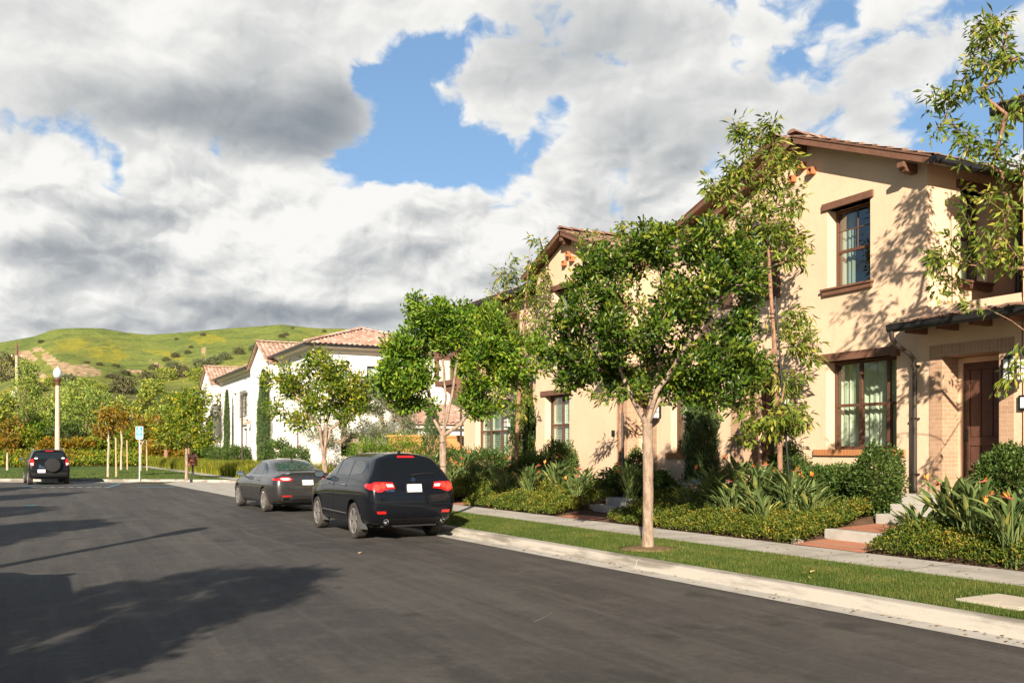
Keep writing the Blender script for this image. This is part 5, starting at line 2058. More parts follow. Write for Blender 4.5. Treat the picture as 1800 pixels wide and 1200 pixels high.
shrub('rounded dark shrub beside the downspout under the ground floor window', 13.2, 11.25, .46, .66, leaf_dark, 501, 5200, .055, .028)
shrub('dark glossy bush in front of the nearest entrance door', 12.9, 8.55, .50, .55, leaf_dark, 502, 5200, .06, .03, z0=.75)
shrub('round clipped bush before the second house louvred window', 13.2, 22.6, .62, .72, leaf_dark, 503, 4600, .06, .03)
shrub('small bush by the brick entrance of the second house', 13.5, 19.05, .30, .55, leaf_dark, 504, 2400, .055, .028, z0=.7)
shrub('low leafy bush right of the tall slim tree by the wall lantern', 13.5, 13.75, .42, .62, leaf_dark, 505, 3600, .055, .028)
shrub('broad leaved shrub under the ground floor window sill', 13.45, 12.6, .62, .42, leaf_dark, 506, 4200, .065, .034, ry=.9)
for i, (X, Y, rx, rz, lab) in enumerate([(13.3, 24.3, .8, .5, 'spreading low bush below the louvred window sill'), (13.6, 28.2, .9, .55, 'loose bush under the three louvred panes'), (13.2, 30.3, .8, .62, 'loose bush at the corner of the three pane window'),
                                       (12.9, 17.4, .55, .42, 'bush in front of the ragged juniper'), (12.9, 18.6, .7, .45, 'bush between the juniper and the second door'), (12.4, 33.0, 1.0, .95, 'large loose shrub beside the orange garden wall'),
                                       (12.0, 35.8, 1.0, .9, 'yellow green shrub behind the black car roof')]):
    shrub(lab, X, Y, rx, rz, leaf_dark if i < 5 else leaf_mid, 510 + i, 4200, .065, .034, bumps=.25, group='bushes along the second house')
for i, (X, Y, rx, rz, lab) in enumerate([(11.5, 66.0, 1.4, .8, 'dark hedge bush left of the clipped cypress'), (11.6, 62.6, 1.1, .8, 'dark hedge bush touching the clipped cypress'), (12.1, 53.0, .9, 1.0, 'square green hedge bush by the white corner'),
                                       (12.4, 50.0, 1.3, .75, 'low green hedge bush before the white side wall'), (11.6, 73.5, 1.0, .8, 'dark bush beside the thin green column'), (15.8, 46.6, 1.2, .8, 'dark bush under the olive trees'), (18.2, 45.6, 1.2, .7, 'leafy bush right of the olive trunks')]):
    shrub(lab, X, Y, rx, rz, leaf_dark, 530 + i, 2200, .12, .06, z0=.35, group='bushes before the white house')


# --- bird of paradise ------------------------------------------------------------------
def strap_leaves(r, n, h, spread, blade=.46, wid=.115):
    V, F = [], []
    o = 0
    for k in range(n):
        a = r.random() * 6.283
        out = spread * (.25 + .75 * r.random())
        H = h * (.6 + .4 * r.random())
        d = np.array([math.cos(a), math.sin(a), 0])
        s_ = np.array([-math.sin(a), math.cos(a), 0])
        b0 = np.array([.06 * r.normal(), .06 * r.normal(), 0])
        L = blade * (.75 + .4 * r.random())
        W = wid * (.75 + .4 * r.random())
        st = max(.12, H - L * .75)
        p1 = b0 + d * out * .45 + UP * st
        dir_ = d * out * .9 + UP * max(.15, (H - st))
        dir_ /= np.linalg.norm(dir_)
        # petiole: narrow strip with a back edge
        pr = .011
        for (ax) in (s_, np.cross(s_, dir_)):
            V += [b0 - ax * pr, b0 + ax * pr, (b0 + p1) / 2 + d * (-.04) + ax * pr, (b0 + p1) / 2 + d * (-.04) - ax * pr, p1 + ax * pr * .7, p1 - ax * pr * .7]
            F += [(o, o + 1, o + 2, o + 3), (o + 3, o + 2, o + 4, o + 5)]
            o += 6
        nn = np.cross(s_, dir_)
        if nn[2] < 0:
            nn = -nn
        m = 6
        wp = [.12, .62, .98, .95, .66, .06]
        tw = r.normal() * .35
        bend = .10 + .22 * r.random()
        for i in range(m):
            f = i / (m - 1)
            c = p1 + dir_ * L * f + (d * .35 - UP * .6) * bend * f * f * L
            ss = s_ * math.cos(tw) + nn * math.sin(tw)
            w = W * .5 * wp[i]
            V += [c - ss * w + nn * w * .55, c, c + ss * w + nn * w * .55]
        for i in range(m - 1):
            F += [(o + 3 * i, o + 3 * i + 1, o + 3 * i + 4, o + 3 * i + 3), (o + 3 * i + 1, o + 3 * i + 2, o + 3 * i + 5, o + 3 * i + 4)]
        o += 3 * m
    return np.array(V), np.array(F)


def bird_flower(r, h, lean):
    a = r.random() * 6.283
    b = MB()
    top = Vector((math.cos(a) * lean, math.sin(a) * lean, h))
    b.tube([(0, 0, 0), (math.cos(a) * lean * .4, math.sin(a) * lean * .4, h * .55), top], [.011, .010, .009], 5, mat=2)
    t = r.random() * 6.283
    d = Vector((math.cos(t), math.sin(t), .25)).normalized()
    b.tube([top - d * .02, top + d * .06, top + d * .16], [.010, .015, .003], 5, mat=1)
    s_ = d.cross(Vector((0, 0, 1))).normalized()
    for k, (el_, sd) in enumerate(((1.1, .0), (.7, .35), (.75, -.4), (1.45, .25))):
        dd = (d * math.cos(el_) + Vector((0, 0, 1)) * math.sin(el_) + s_ * sd).normalized()
        q = top + d * (.02 + .012 * k)
        L = .085 + .03 * r.random()
        sw = dd.cross(d).normalized() if dd.cross(d).length > .01 else s_
        b.add([q, q + dd * L * .5 + sw * .016, q + dd * L, q + dd * L * .5 - sw * .016], [(0, 1, 2, 3)], 0)
    return b


green_stalk = mat('green_stalk', (.13, .19, .06), .5, .3)
bop = []
for v in range(4):
    r = np.random.default_rng(600 + v)
    root = thing('bird_of_paradise', 'x', 'plant', (0, 0, 0))
    V, F = strap_leaves(r, [54, 46, 60, 36][v], [1.08, .92, 1.12, .78][v], [.50, .46, .40, .42][v], .42, .066)
    mesh_np('leaves', V, F, leaf_strap, root)
    for k in range([2, 1, 2, 0][v]):
        bird_flower(r, [.95, .85, 1.0, .7][v] * (.85 + .25 * r.random()), .2 + .25 * r.random()).build('flower', [flower_o, flower_r, green_stalk], root)
    bop.append(root)
bop_spots = [
    # nearest bed, right of the steps
    (12.05, 8.95, 0, 1.0, 'bird of paradise clump on the right edge of the entrance steps'), (11.75, 8.35, 2, .95, 'bird of paradise with orange flowers rising before the entrance door'), (12.3, 8.2, 1, 1.0, 'bird of paradise deep in the bed below the dark glossy bush'),
    (11.5, 7.6, 0, .95, 'bird of paradise clump nearest the pavement in the right bed'), (12.2, 7.5, 2, 1.05, 'tall bird of paradise clump at the picture edge'), (11.9, 9.35, 3, .9, 'small bird of paradise overhanging the lowest steps'), (12.5, 8.75, 3, 1.0, 'bird of paradise tucked between the steps and the glossy bush'),
    # between the steps and the tall slim tree
    (12.15, 12.25, 0, 1.0, 'bird of paradise clump left of the steps under the window'), (12.5, 12.75, 1, 1.0, 'bird of paradise close under the window sill'), (12.0, 12.95, 2, 1.0, 'upright bird of paradise in the middle of the bed below the window'),
    (12.45, 13.35, 0, .95, 'bird of paradise just right of the tall slim trunk'), (11.9, 13.6, 1, 1.0, 'bird of paradise in front of the tall slim trunk'), (12.5, 14.1, 2, 1.0, 'bird of paradise left of the tall slim trunk with orange bloom'),
    (12.05, 14.35, 0, 1.0, 'wide bird of paradise before the shaded brick entrance'), (12.6, 14.75, 3, 1.05, 'bird of paradise nearest the shaded brick entrance'), (11.75, 14.75, 1, .85, 'small bird of paradise near the low blue topped block'), (12.35, 11.95, 3, 1.0, 'bird of paradise next to the rounded downspout shrub'),
    (11.75, 12.6, 3, .9, 'low bird of paradise spreading over the ground cover left of the steps'),
    # bed of the second house
    (12.3, 17.6, 2, .95, 'shaded bird of paradise behind the big street trunk'), (11.6, 18.9, 0, .8, 'bird of paradise right of the brick path of the second house'), (12.5, 20.0, 1, .95, 'bird of paradise beside the wooden stake'), (12.2, 20.9, 0, .95, 'bird of paradise between the stake and the round clipped bush'),
    (11.5, 21.2, 2, .9, 'bird of paradise over the white edging stone'), (11.5, 22.4, 1, .95, 'bird of paradise left of the white edging stone'), (12.2, 22.0, 3, 1.1, 'bird of paradise below the round clipped bush'), (11.9, 23.8, 0, .9, 'bird of paradise between the juniper and the pavement hedge'),
    (11.7, 25.0, 2, .85, 'dark bird of paradise at the foot of the second slim tree'), (12.3, 26.0, 1, .95, 'bird of paradise under the dark narrow juniper'), (11.6, 26.6, 0, .95, 'bird of paradise right of the black car, full of orange blooms'), (12.5, 27.6, 2, 1.0, 'bird of paradise near the three pane window'),
    (11.5, 28.4, 1, 1.0, 'bird of paradise half hidden by the black car'), (12.2, 29.4, 0, 1.05, 'bird of paradise by the corner bush of the second house')]
used = set()
for i, (X, Y, v, s_, lab) in enumerate(bop_spots):
    loc = (X, Y, gz(X, Y))
    rz = (i * 2.399) % 6.283
    if v not in used:
        used.add(v)
        o = bop[v]
        o.location, o.rotation_euler, o.scale = loc, (0, 0, rz), (s_ * 1.06,) * 3
        o['label'] = lab
        o['group'] = 'bird of paradise plants in the beds'
    else:
        dup(bop[v], loc, rz, s_ * 1.06, lab, 'bird of paradise plants in the beds')

# strappy yellow-green clumps beside the black car
V, F = strap_leaves(np.random.default_rng(650), 60, .85, .7, .5, .03)
fl = thing('flax_clump', 'yellow green grassy clump beside the black car tail', 'plant', (10.75, 25.2, .2), 0, 'grassy flax clumps by the pavement')
V2 = V + np.array([10.75, 25.2, .2])
mesh_np('leaves', V2, F, meadow_m, fl)
for i, (X, Y, s_, lab) in enumerate([(11.2, 27.2, 1.2, 'yellow green grassy clump under the trunk behind the black car'), (11.3, 29.3, 1.2, 'yellow green grassy clump seen over the black car bonnet side'), (11.6, 31.2, 1.3, 'farthest yellow green grassy clump near the orange wall')]):
    dup(fl, (X, Y, gz(X, Y)), i * 1.9, s_, lab)


# --- ground cover hedge along the pavement ----------------------------------------------
def cover(name, label, x_off, Y0, Y1, h, n, seed, gaps=(), width=.9, L=.042, W=.024):
    r = np.random.default_rng(seed)
    Y = Y0 + (Y1 - Y0) * r.random(n)
    t = r.random(n)
    for (g0, g1) in gaps:
        k = (Y > g0) & (Y < g1)
        Y, t = Y[~k], t[~k]
    n = len(Y)
    X = (7.97 - .0575 * Y) + 3.74 + x_off + t * width
    dome = np.clip(np.minimum(t, 1 - t) * 5, 0, 1) ** .5
    hh = h * (.62 + .22 * np.sin(X * 5.1 + Y * 3.3) * np.sin(Y * 4.1 - X * 2) + .16 * np.sin(Y * 9 + X * 7)) * (.35 + .65 * dome)
    f = r.random(n) ** .45
    zb = .17 + .55 * np.clip((t * width + x_off) / 2.4, 0, 1)
    A = np.stack([X, Y, zb + hh * f + .02 * r.normal(size=n)], 1)
    D = np.stack([(t - .5) * 1.2, r.normal(size=n) * .4, np.ones(n) * .9], 1)
    V, F = leaves(A, D, r, L, W, .6, 0, .45)
    o = mesh_np(name, V, F, leaf_cover)
    return tag(o, label, 'ground cover', None, 'stuff')


cover('ground_cover', 'clipped yellow green ground cover right of the entrance steps', 0, 3.5, 9.75, .42, 30000, 701, width=1.15)
cover('ground_cover', 'clipped yellow green ground cover between the two entrance paths', 0, 11.05, 16.3, .36, 26000, 702, width=1.0)
cover('ground_cover', 'ground cover sloping up beside the left of the steps', .9, 11.1, 12.6, .34, 9000, 703, width=.9)
cover('ground_cover', 'yellow green ground cover edging the second house bed', 0, 18.3, 26.4, .36, 30000, 704, [(23.0, 24.1)], width=1.0, L=.05, W=.03)
cover('ground_cover', 'darker ground cover beside the parked black car', 0, 26.4, 32.5, .45, 14000, 705, width=1.2, L=.06, W=.035)
cover('ground_cover', 'shaded filler plants deep in the beds', 1.0, 3.5, 31, .30, 42000, 706, [(9.6, 11.1), (17.0, 18.2)], width=1.5, L=.07, W=.03)


# --- fallen leaves in the gutter and on the lawn strip
r = np.random.default_rng(1201)
n = 420
Y = 3.5 + 20 * r.random(n) ** 1.4
t = r.random(n)
gut = t < .45
off = np.where(gut, .02 + .30 * r.random(n) ** .6, .6 + 3.0 * r.random(n))
X = 7.97 - .0575 * Y + off
zz = np.where(gut, .016, np.where(off > 2.55, .172, .205))
A = np.stack([X, Y, zz], 1)
D = r.normal(size=(n, 3)) * np.array([1, 1, .12])
V, F = leaves(A, D, r, .05, .024, .1, 0, .95)
o = mesh_np('leaf_litter', V, F, leaf_mat('dry_litter', [(0, (.10, .06, .03)), (.5, (.22, .14, .06)), (1, (.40, .30, .10))], .8, .1))
tag(o, 'dry leaf litter scattered along the gutter and pavement', 'leaf litter', None, 'stuff')


# --- lawn blades -------------------------------------------------------------------------
def blades(name, label, X, Y, Zg, r, h, w, m, lean=.5, seg=1):
    n = len(X)
    a = r.random(n) * 6.283
    d = np.stack([np.cos(a), np.sin(a), np.zeros(n)], 1)
    s_ = np.stack([-np.sin(a), np.cos(a), np.zeros(n)], 1)
    H = h * (.6 + .7 * r.random(n))
    b_ = np.stack([X, Y, Zg], 1)
    le = (lean * r.random(n) * H)[:, None]
    if seg == 1:
        V = np.stack([b_ - s_ * w / 2, b_ + s_ * w / 2, b_ + d * le + UP * H[:, None]], 1).reshape(-1, 3)
        F = np.arange(3 * n).reshape(-1, 3)
    else:
        mid = b_ + d * le * .35 + UP * (H * .6)[:, None]
        tip = b_ + d * le * 1.25 + UP * (H * .98)[:, None]
        V = np.stack([b_ - s_ * w / 2, b_ + s_ * w / 2, mid + s_ * w * .42, mid - s_ * w * .42, tip], 1).reshape(-1, 3)
        k = np.arange(n) * 5
        F = np.stack([k, k + 1, k + 2, k, k + 2, k + 3, k + 3, k + 2, k + 4], 1).reshape(-1, 3)
    o = mesh_np(name, V, F, m)
    return tag(o, label, 'grass', None, 'stuff')


r = np.random.default_rng(801)
n = 150000
Y = 3.2 + (27 - 3.2) * r.random(n) ** 1.75
t = r.random(n)
XBn = XB(Y)
X = 7.97 - .0575 * Y + .54 + XBn + t * (1.99 - XBn)
# worn rim round the utility lid and the trunk
lid = (np.abs(X - 8.93) < .44) & (np.abs(Y - 5.95) < .42)
tr_ = np.hypot(X - (XE(11.75) + 1.25), Y - 11.75) < .36 * (.6 + .6 * r.random(n))
patch = (np.sin(X * 3.1 + Y * 1.3) * np.sin(Y * 2.3 - X * 1.7) > .55) & (r.random(n) < .35)
k = ~(lid | tr_ | patch)
blades('lawn_grass', 'short green grass of the lawn strip between kerb and pavement', X[k], Y[k], .145 + .018 * np.sin(np.pi * t[k]), r, .043, .006, grass_m, .8)
n = 26000
Y = 47.8 + 26 * r.random(n) ** 1.5
X = -12 + 20.5 * r.random(n)
k = (X < 8.3) & (Y > 54.2 - .62 * X)
blades('lawn_grass', 'mown grass of the lawn at the end of the parking court', X[k], Y[k], np.full(k.sum(), .14), r, .06, .03, grass_m, .8)
n = 30000
Y = 47.6 + 40 * r.random(n) ** 1.3
t = r.random(n) ** 1.2
X = 9.35 - .03 * (Y - 47) + t * 4.6
zg = .15 + .03 * t * 3
h = .35 + .55 * np.clip((t * 4.6) / 1.2, 0, 1)
blades('meadow_grass', 'tall yellow green grass in front of the white house', X, Y, zg, r, .72, .032, meadow_m, .7, 2)
b = MB()
bx = concrete_mat('concrete_lid', (.47, .42, .34), (.36, .31, .24), amt=.5)
b.box(8.58, 9.28, 5.6, 6.3, .12, .176)
for o_ in (.04,):
    b.box(8.58 + o_, 9.28 - o_, 5.6 + o_, 6.3 - o_, .176, .181)
b.box(8.72, 8.78, 5.92, 5.98, .181, .184)
tag(b.build('utility_box', bx, bevel=.006), 'flat concrete utility box lid set in the lawn strip', 'lid')
# ------------------------------------------------------------------ planting at the end of the court and on the hill
def at_px(px, Zd):
    u = (px - 900) / 1580
    return Zd * (u * CA + SA), Zd * (CA - u * SA)


def far_z(X, Y):
    return .15 if Y < 86 else min(1.8, .15 + (Y - 86) * .09)


def far_tree(px, Zd, label, lobes, bark, leaf, seed, tr=.13, L=.24, W=.13, per=26, spread=.4, upn=.5, jit=.6, droop=0., th=2.0, zb=None, name='garden_tree', group='trees beyond the court lawn', stakes=0, up=0.):
    X, Y = at_px(px, Zd)
    z0 = far_z(X, Y) if zb is None else zb
    lb = [lobe(px, Zd, *l) for l in lobes]
    tops = max(l[1] + l[3] for l in lb)
    o = make_tree(name, label, 'tree', (X, Y, z0), [(0, 0, 0), (0, 0, th * .5), (.05, 0, th), (0, 0, th + (tops - z0 - th) * .4), (.05, 0, th + (tops - z0 - th) * .75)], lb, bark, leaf, seed, tr,
                  per=per, spread=spread, along=.4, L=L, W=W, upn=upn, jit=jit, droop=droop, group=group, twig=.012)
    for k in range(stakes):
        b = MB()
        x = X + (.42 if k == 0 else -.40)
        b.tube([(x, Y - .1, z0 - .02), (x - .03, Y - .1, z0 + 2.2)], [.05, .045], 7)
        b.build('stake', wood_stake, o, smooth=40)
    return o


# young staked trees on the court lawn
far_tree(190, 50.6, 'young orange tinged tree between two pale stakes on the lawn', [(182, 745, 20, 22, 0, .7, 22), (200, 735, 18, 20, 0, .6, 18), (190, 720, 14, 12, 0, .5, 9), (172, 755, 14, 12, 0, .5, 8)],
         bark_pale, leaf_orange, 421, .06, .16, .09, 26, .22, stakes=1, th=1.9, group='young staked trees on the court lawn')
far_tree(213, 67, 'second young orange tinged tree with a stake, farther back on the lawn', [(213, 745, 18, 22, 0, .8, 20), (222, 735, 14, 18, 0, .7, 12), (205, 725, 12, 12, 0, .6, 8)],
         bark_pale, leaf_orange, 422, .07, .2, .11, 26, .26, stakes=1, th=2.0, group='young staked trees on the court lawn')
far_tree(13, 66, 'young golden tree left of the far black car', [(8, 765, 22, 26, 0, .9, 26), (22, 750, 14, 18, 0, .7, 12), (10, 785, 18, 12, 0, .6, 10)],
         bark_pale, leaf_orange, 423, .07, .2, .11, 26, .26, th=1.8, group='young staked trees on the court lawn')
far_tree(247, 64, 'young yellowing tree hidden behind the blue sign', [(262, 745, 20, 22, 0, .8, 22), (248, 760, 16, 16, 0, .7, 14), (275, 765, 16, 14, 0, .7, 12)],
         bark_pale, leaf_orange, 424, .07, .2, .11, 26, .26, stakes=1, th=1.8, group='young staked trees on the court lawn')
# taller trees on the bank
P_ = [
    (47, 96, 'tall loose pine just right of the utility pole', [(45, 690, 24, 40, 0, 2, 40), (50, 655, 16, 24, 0, 1.5, 20), (40, 735, 34, 36, 0, 2, 44), (65, 720, 24, 30, 0, 2, 24), (25, 765, 30, 24, 0, 2, 24), (60, 765, 30, 22, 0, 2, 22)], leaf_pine),
    (152, 94, 'broad pine with a reddish trunk behind the lamp post', [(150, 700, 34, 28, 0, 2, 44), (130, 720, 26, 28, 0, 2, 28), (172, 715, 26, 30, 0, 2, 30), (150, 745, 36, 26, 0, 2, 34), (125, 690, 16, 18, 0, 1.5, 12)], leaf_pine),
    (268, 108, 'bright green willowy tree above the blue sign', [(268, 705, 32, 26, 0, 2.5, 44), (245, 725, 22, 26, 0, 2, 24), (292, 720, 22, 30, 0, 2, 26), (268, 680, 20, 14, 0, 1.6, 16)], leaf_far),
    (292, 84, 'reddish trunked tree left of the brown sign', [(285, 735, 26, 26, 0, 1.6, 30), (305, 745, 22, 24, 0, 1.5, 22), (295, 765, 24, 18, 0, 1.4, 18)], leaf_far),
    (331, 72, 'tree with a thin trunk just behind the brown sign', [(325, 715, 22, 26, 0, 1.3, 24), (345, 700, 20, 22, 0, 1.2, 18), (312, 740, 18, 20, 0, 1.1, 14), (352, 740, 18, 20, 0, 1, 12)], leaf_yel),
    (100, 104, 'rounded tree filling the gap behind the lamp post globe', [(98, 715, 28, 24, 0, 2, 30), (115, 740, 26, 24, 0, 2, 26), (85, 745, 26, 22, 0, 2, 24)], leaf_far),
    (215, 112, 'pale green tree behind the young staked trees', [(205, 715, 26, 26, 0, 2, 30), (232, 735, 24, 20, 0, 2, 20), (190, 735, 20, 20, 0, 2, 16)], leaf_far),
    (-12, 90, 'green tree at the edge of view behind the golden young tree', [(-8, 735, 26, 34, 0, 2, 30), (8, 715, 18, 22, 0, 1.6, 16), (-25, 760, 28, 24, 0, 2, 20)], leaf_far),
    (388, 76, 'feathery tree before the far white gable', [(392, 690, 14, 30, 0, .8, 14), (384, 740, 16, 30, 0, .9, 16), (398, 720, 12, 20, 0, .7, 8)], leaf_lance)]
for i, (px, Zd, lab, lb, lf) in enumerate(P_):
    far_tree(px, Zd, lab, lb, bark_red, lf, 440 + i, .16, .34 if lf is leaf_pine else .30, .09 if lf is leaf_pine else .16, 40, .55, .3 if lf is leaf_pine else .5, .7, th=3.0)
# bushes along the foot of the bank
hb = [(2, 88, 1.5, .8, leaf_orange, 'orange tinted bush left of the far black car'), (22, 92, 1.7, 1.5, leaf_mid, 'green bush behind the golden young tree'), (72, 94, 1.8, 1.5, leaf_mid, 'yellow green bush above the roof of the far black car'), (112, 92, 1.9, 1.5, leaf_dark, 'dark bush right of the lamp post foot'),
      (140, 88, 1.6, .8, leaf_orange, 'low orange bush right of the far black car'), (165, 90, 1.6, .75, leaf_yel, 'low yellowish bush beside the reddish pine trunk'), (200, 94, 1.8, 1.3, leaf_dark, 'dark bush between the two young staked trees'), (232, 92, 1.7, 1.3, leaf_yel, 'yellow green bush left of the blue sign post'),
      (258, 92, 1.7, 1.4, leaf_mid, 'green bush right of the blue sign post'), (280, 86, 1.6, .8, leaf_orange, 'low orange bush by the path end'), (308, 88, 1.6, 1.2, leaf_dark, 'dark bush between the two thin trunks'), (338, 80, 1.4, .9, leaf_orange, 'rusty bush behind the brown sign'),
      (362, 78, 1.3, 1.2, leaf_dark, 'dark bush behind the small round street tree'), (45, 90, 1.6, 1.2, leaf_yel, 'yellowish bush behind the far black car'), (95, 87, 1.5, .8, leaf_orange, 'bronze bush at the lamp post foot')]
for i, (px, Zd, rx, rz, lf, lab) in enumerate(hb):
    X, Y = at_px(px, Zd)
    shrub(lab, X, Y, rx, rz, lf, 460 + i, 1500, .24, .13, z0=far_z(X, Y) - .1, group='bushes along the foot of the bank', bumps=.3)


# low planting that clothes the bank
r = np.random.default_rng(990)
n = 34000
X = -26 + 50 * r.random(n)
Y = 86.6 + 10 * r.random(n) ** 1.3
Y = Y - .03 * X
hh = .2 + .4 * (.5 + .5 * np.sin(X * 1.1 + Y * .7) * np.sin(X * .43 - Y * 1.3))
zb = np.interp(Y + .03 * X, [p[0] for p in BANK], [p[1] for p in BANK])
A = np.stack([X, Y, zb + hh * r.random(n) ** .5], 1)
D = np.stack([r.normal(size=n) * .5, -np.ones(n) * .3, np.ones(n) * .7], 1)
sel = (np.sin(X * .55 + 1.2) + .6 * np.sin(Y * .9 + X * .21) + .7 * r.normal(size=n)) > .75
for (k, lf, lab) in ((sel, leaf_orange, 'bronze and orange low shrubs clothing the bank'), (~sel, leaf_yel, 'yellow green low shrubs clothing the bank')):
    V, F = leaves(A[k], D[k], r, .24, .13, .6, 0, .45)
    tag(mesh_np('bank_planting', V, F, lf), lab, 'planting', None, 'stuff')


# scrub on the hillside
def hill_find(px, py):
    best = None
    for Z in range(130, 560, 3):
        z = hill_z(px, Z)
        q = 787 - (z - 1.77) * 1580 / Z
        if best is None or abs(q - py) < best[0]:
            best = (abs(q - py), Z, z)
    return best[1], best[2]


def scrub(px, py, w_px, h_px, leaf, seed, label, n=700, group='scrub bushes on the hillside'):
    Z, z = hill_find(px, py)
    X, Y = at_px(px, Z)
    s_ = Z / 1580
    return shrub(label, X, Y, w_px * s_, h_px * s_, leaf, seed, n, w_px * s_ * .16, w_px * s_ * .09, z0=z - h_px * s_ * .3, ry=w_px * s_, group=group, bumps=.3, name='hill_shrub')


sc = [(216, 690, 22, 18, leaf_scrub, 'big round brown shrub on the lower slope'), (12, 668, 26, 30, leaf_scrub, 'big dark brownish tree clump left of the utility pole'), (72, 602, 6, 3, leaf_scrub, 'dark shrub on the skyline left of the round knoll'), (357, 591, 5, 3.5, leaf_scrub, 'small dark shrub high on the right slope'),
      (310, 597, 3.5, 2.5, leaf_scrub, 'tiny dark shrub just under the saddle'), (336, 612, 4, 2.5, leaf_scrub, 'tiny shrub in the middle of the right slope'), (330, 622, 6, 4, leaf_scrub, 'dark shrub in the gully right of the yellow drift'), (308, 628, 8, 5, leaf_scrub, 'dark shrub in the gully centre'), (292, 635, 7, 4, leaf_scrub, 'dark shrub at the lower gully end'),
      (175, 642, 6, 3.5, leaf_scrub, 'dark shrub at the right end of the earth scar'), (203, 644, 7, 2.5, leaf_scrub, 'flat dark shrub right of the earth scar'), (152, 638, 5, 2, leaf_scrub, 'small shrub on top of the earth scar'), (197, 664, 12, 5, leaf_scrub, 'low brown shrub above the big round one'), (220, 658, 10, 4, leaf_scrub, 'low brown shrub up the slope from the big round one'),
      (495, 594, 6, 4, leaf_scrub, 'dark shrub above the white house roof'), (502, 590, 5, 3, leaf_scrub, 'upper shrub of the pair above the white house roof'), (466, 603, 5, 4, leaf_scrub, 'shrub left of the pair above the white house roof'), (514, 578, 3, 2, leaf_scrub, 'tiny shrub near the highest ridge'), (570, 584, 4, 2.5, leaf_scrub, 'shrub on the ridge right of the summit'),
      (260, 672, 16, 12, leaf_scrub, 'grey brown shrub right of the big round one'), (290, 668, 18, 14, leaf_far, 'green shrub in the scrub belt'), (320, 662, 16, 12, leaf_scrub, 'brown shrub in the scrub belt'), (348, 668, 18, 14, leaf_far, 'yellow green shrub nearest the far white gable'), (376, 640, 14, 9, leaf_olive, 'grey shrub above the far white gable'), (395, 632, 12, 8, leaf_olive, 'grey shrub above the second white roof'),
      (352, 646, 14, 9, leaf_olive, 'grey green shrub left of the far white gable peak'), (304, 648, 13, 8, leaf_olive, 'grey green shrub on the mid slope'), (420, 622, 10, 7, leaf_scrub, 'brown shrub over the white roof valley'), (445, 616, 9, 6, leaf_olive, 'grey shrub over the second white gable'), (270, 650, 10, 6, leaf_scrub, 'small brown shrub above the willowy tree'),
      (120, 672, 14, 8, leaf_olive, 'grey shrub under the earth scar'), (95, 678, 16, 10, leaf_far, 'green shrub beside the lamp globe'), (150, 676, 14, 7, leaf_far, 'green shrub under the right of the earth scar'), (175, 690, 14, 10, leaf_far, 'green shrub left of the big round one'), (60, 690, 18, 12, leaf_scrub, 'brown shrub behind the pine by the pole')]
for i, (px, py, w_, h_, lf, lab) in enumerate(sc):
    scrub(px, py, w_, h_, lf, 900 + i, lab)

# plank stair up the bank and the utility pole
X0_, Y0_ = at_px(236, 112)
stx = thing('hill_stair', 'weathered grey stair climbing the slope above the young staked trees', 'stair', (X0_, Y0_, 3))
gs = concrete_mat('grey_stair', (.40, .36, .30), (.2, .17, .14))
for k in range(7):
    x, y = at_px(237 - 2.2 * k, 112 + 1.5 * k)
    z = 3.6 + .47 * k
    b = MB()
    b.box(x - .72, x + .72, y - .5, y + .5, z - .16, z)
    b.box(x - .68, x + .68, y + .2, y + .5, z, z + .30)
    b.build('stair_step', gs, stx)
b = MB()
x0, y0 = at_px(243, 111)
x1, y1 = at_px(229, 122)
b.beam((x0, y0, 3.4), (x1, y1, 6.8), .2, .3)
b.build('stringer', wood_stake, stx)
px_, Zp = 29.5, 150
X, Y = at_px(px_, Zp)
up_ = thing('utility_pole', 'pale wooden utility pole with a small crossarm at the left of view', 'utility pole', (X, Y, 0))
b = MB()
b.tube([(X, Y, 0), (X, Y, 17.2)], [.30, .24], 10)
b.build('pole', bark_pale, up_, smooth=40)
b = MB()
b.tube([(X, Y, 17.2), (X, Y, 18.4), (X, Y, 19.4)], [.26, .2, .06], 8)
b.build('pole_top', wood, up_, smooth=40)
b = MB()
b.beam((X - .9, Y, 16.9), (X + .9, Y + .2, 16.9), .16, .16)
b.build('crossarm', wood, up_)
for dx in (-.7, .7):
    b = MB()
    b.lathe([(.06, 0), (.1, .1), (.05, .2), (.09, .28), (.03, .36)], (X + dx, Y + .1 * dx, 16.98), 8)
    b.build('insulator', white_stucco, up_)
b = MB()
b.lathe([(.30, 0), (.34, .1), (.34, .9), (.26, 1.0)], (X - .45, Y - .4, 10.2), 12)
b.build('transformer', white_stucco, up_, smooth=40)

# ------------------------------------------------------------------ the near side of the street, out of view to the left: its shade lies on the road
LEFT = [(-5.45, 2.1, t1, 1.12, .5, 'street tree left of the view shading the lower left of the road'), (-6.1, 13.2, t2, 1.1, 1.9, 'street tree left of the view behind the lamp shadow'), (-6.0, 21.5, t1, .9, 2.8, 'street tree left of the view with its shadow tip on the road'),
        (-6.2, 29.5, t2, 1.05, 4.0, 'street tree left of the view shading the road before the far car'), (-5.4, -5.0, t1, 1.05, 4.4, 'unseen street tree added behind the viewpoint to darken reflections'), (-6.6, 37.5, t2, .9, 5.2, 'street tree left of the view beside the far court'), (9.0, -6.5, t2, 1.1, 2.2, 'unseen tree added on the houses side to darken reflections')]  # those behind the viewpoint are added to darken the cars' reflections
for (X, Y, src, s_, rz, lab) in LEFT:
    dup(src, (X, Y, .1), rz, s_, lab, 'street trees along the near side')
hb1 = dup(h2, (-17.5, 3, 0), math.pi, 1, 'unseen tan house across the street, added to darken reflections')  # both houses opposite are unseen, added so the cars reflect something dark
hb2 = dup(h1, (-18.5, 32, 0), math.pi, 1, 'second unseen tan house across the street, added to darken reflections')
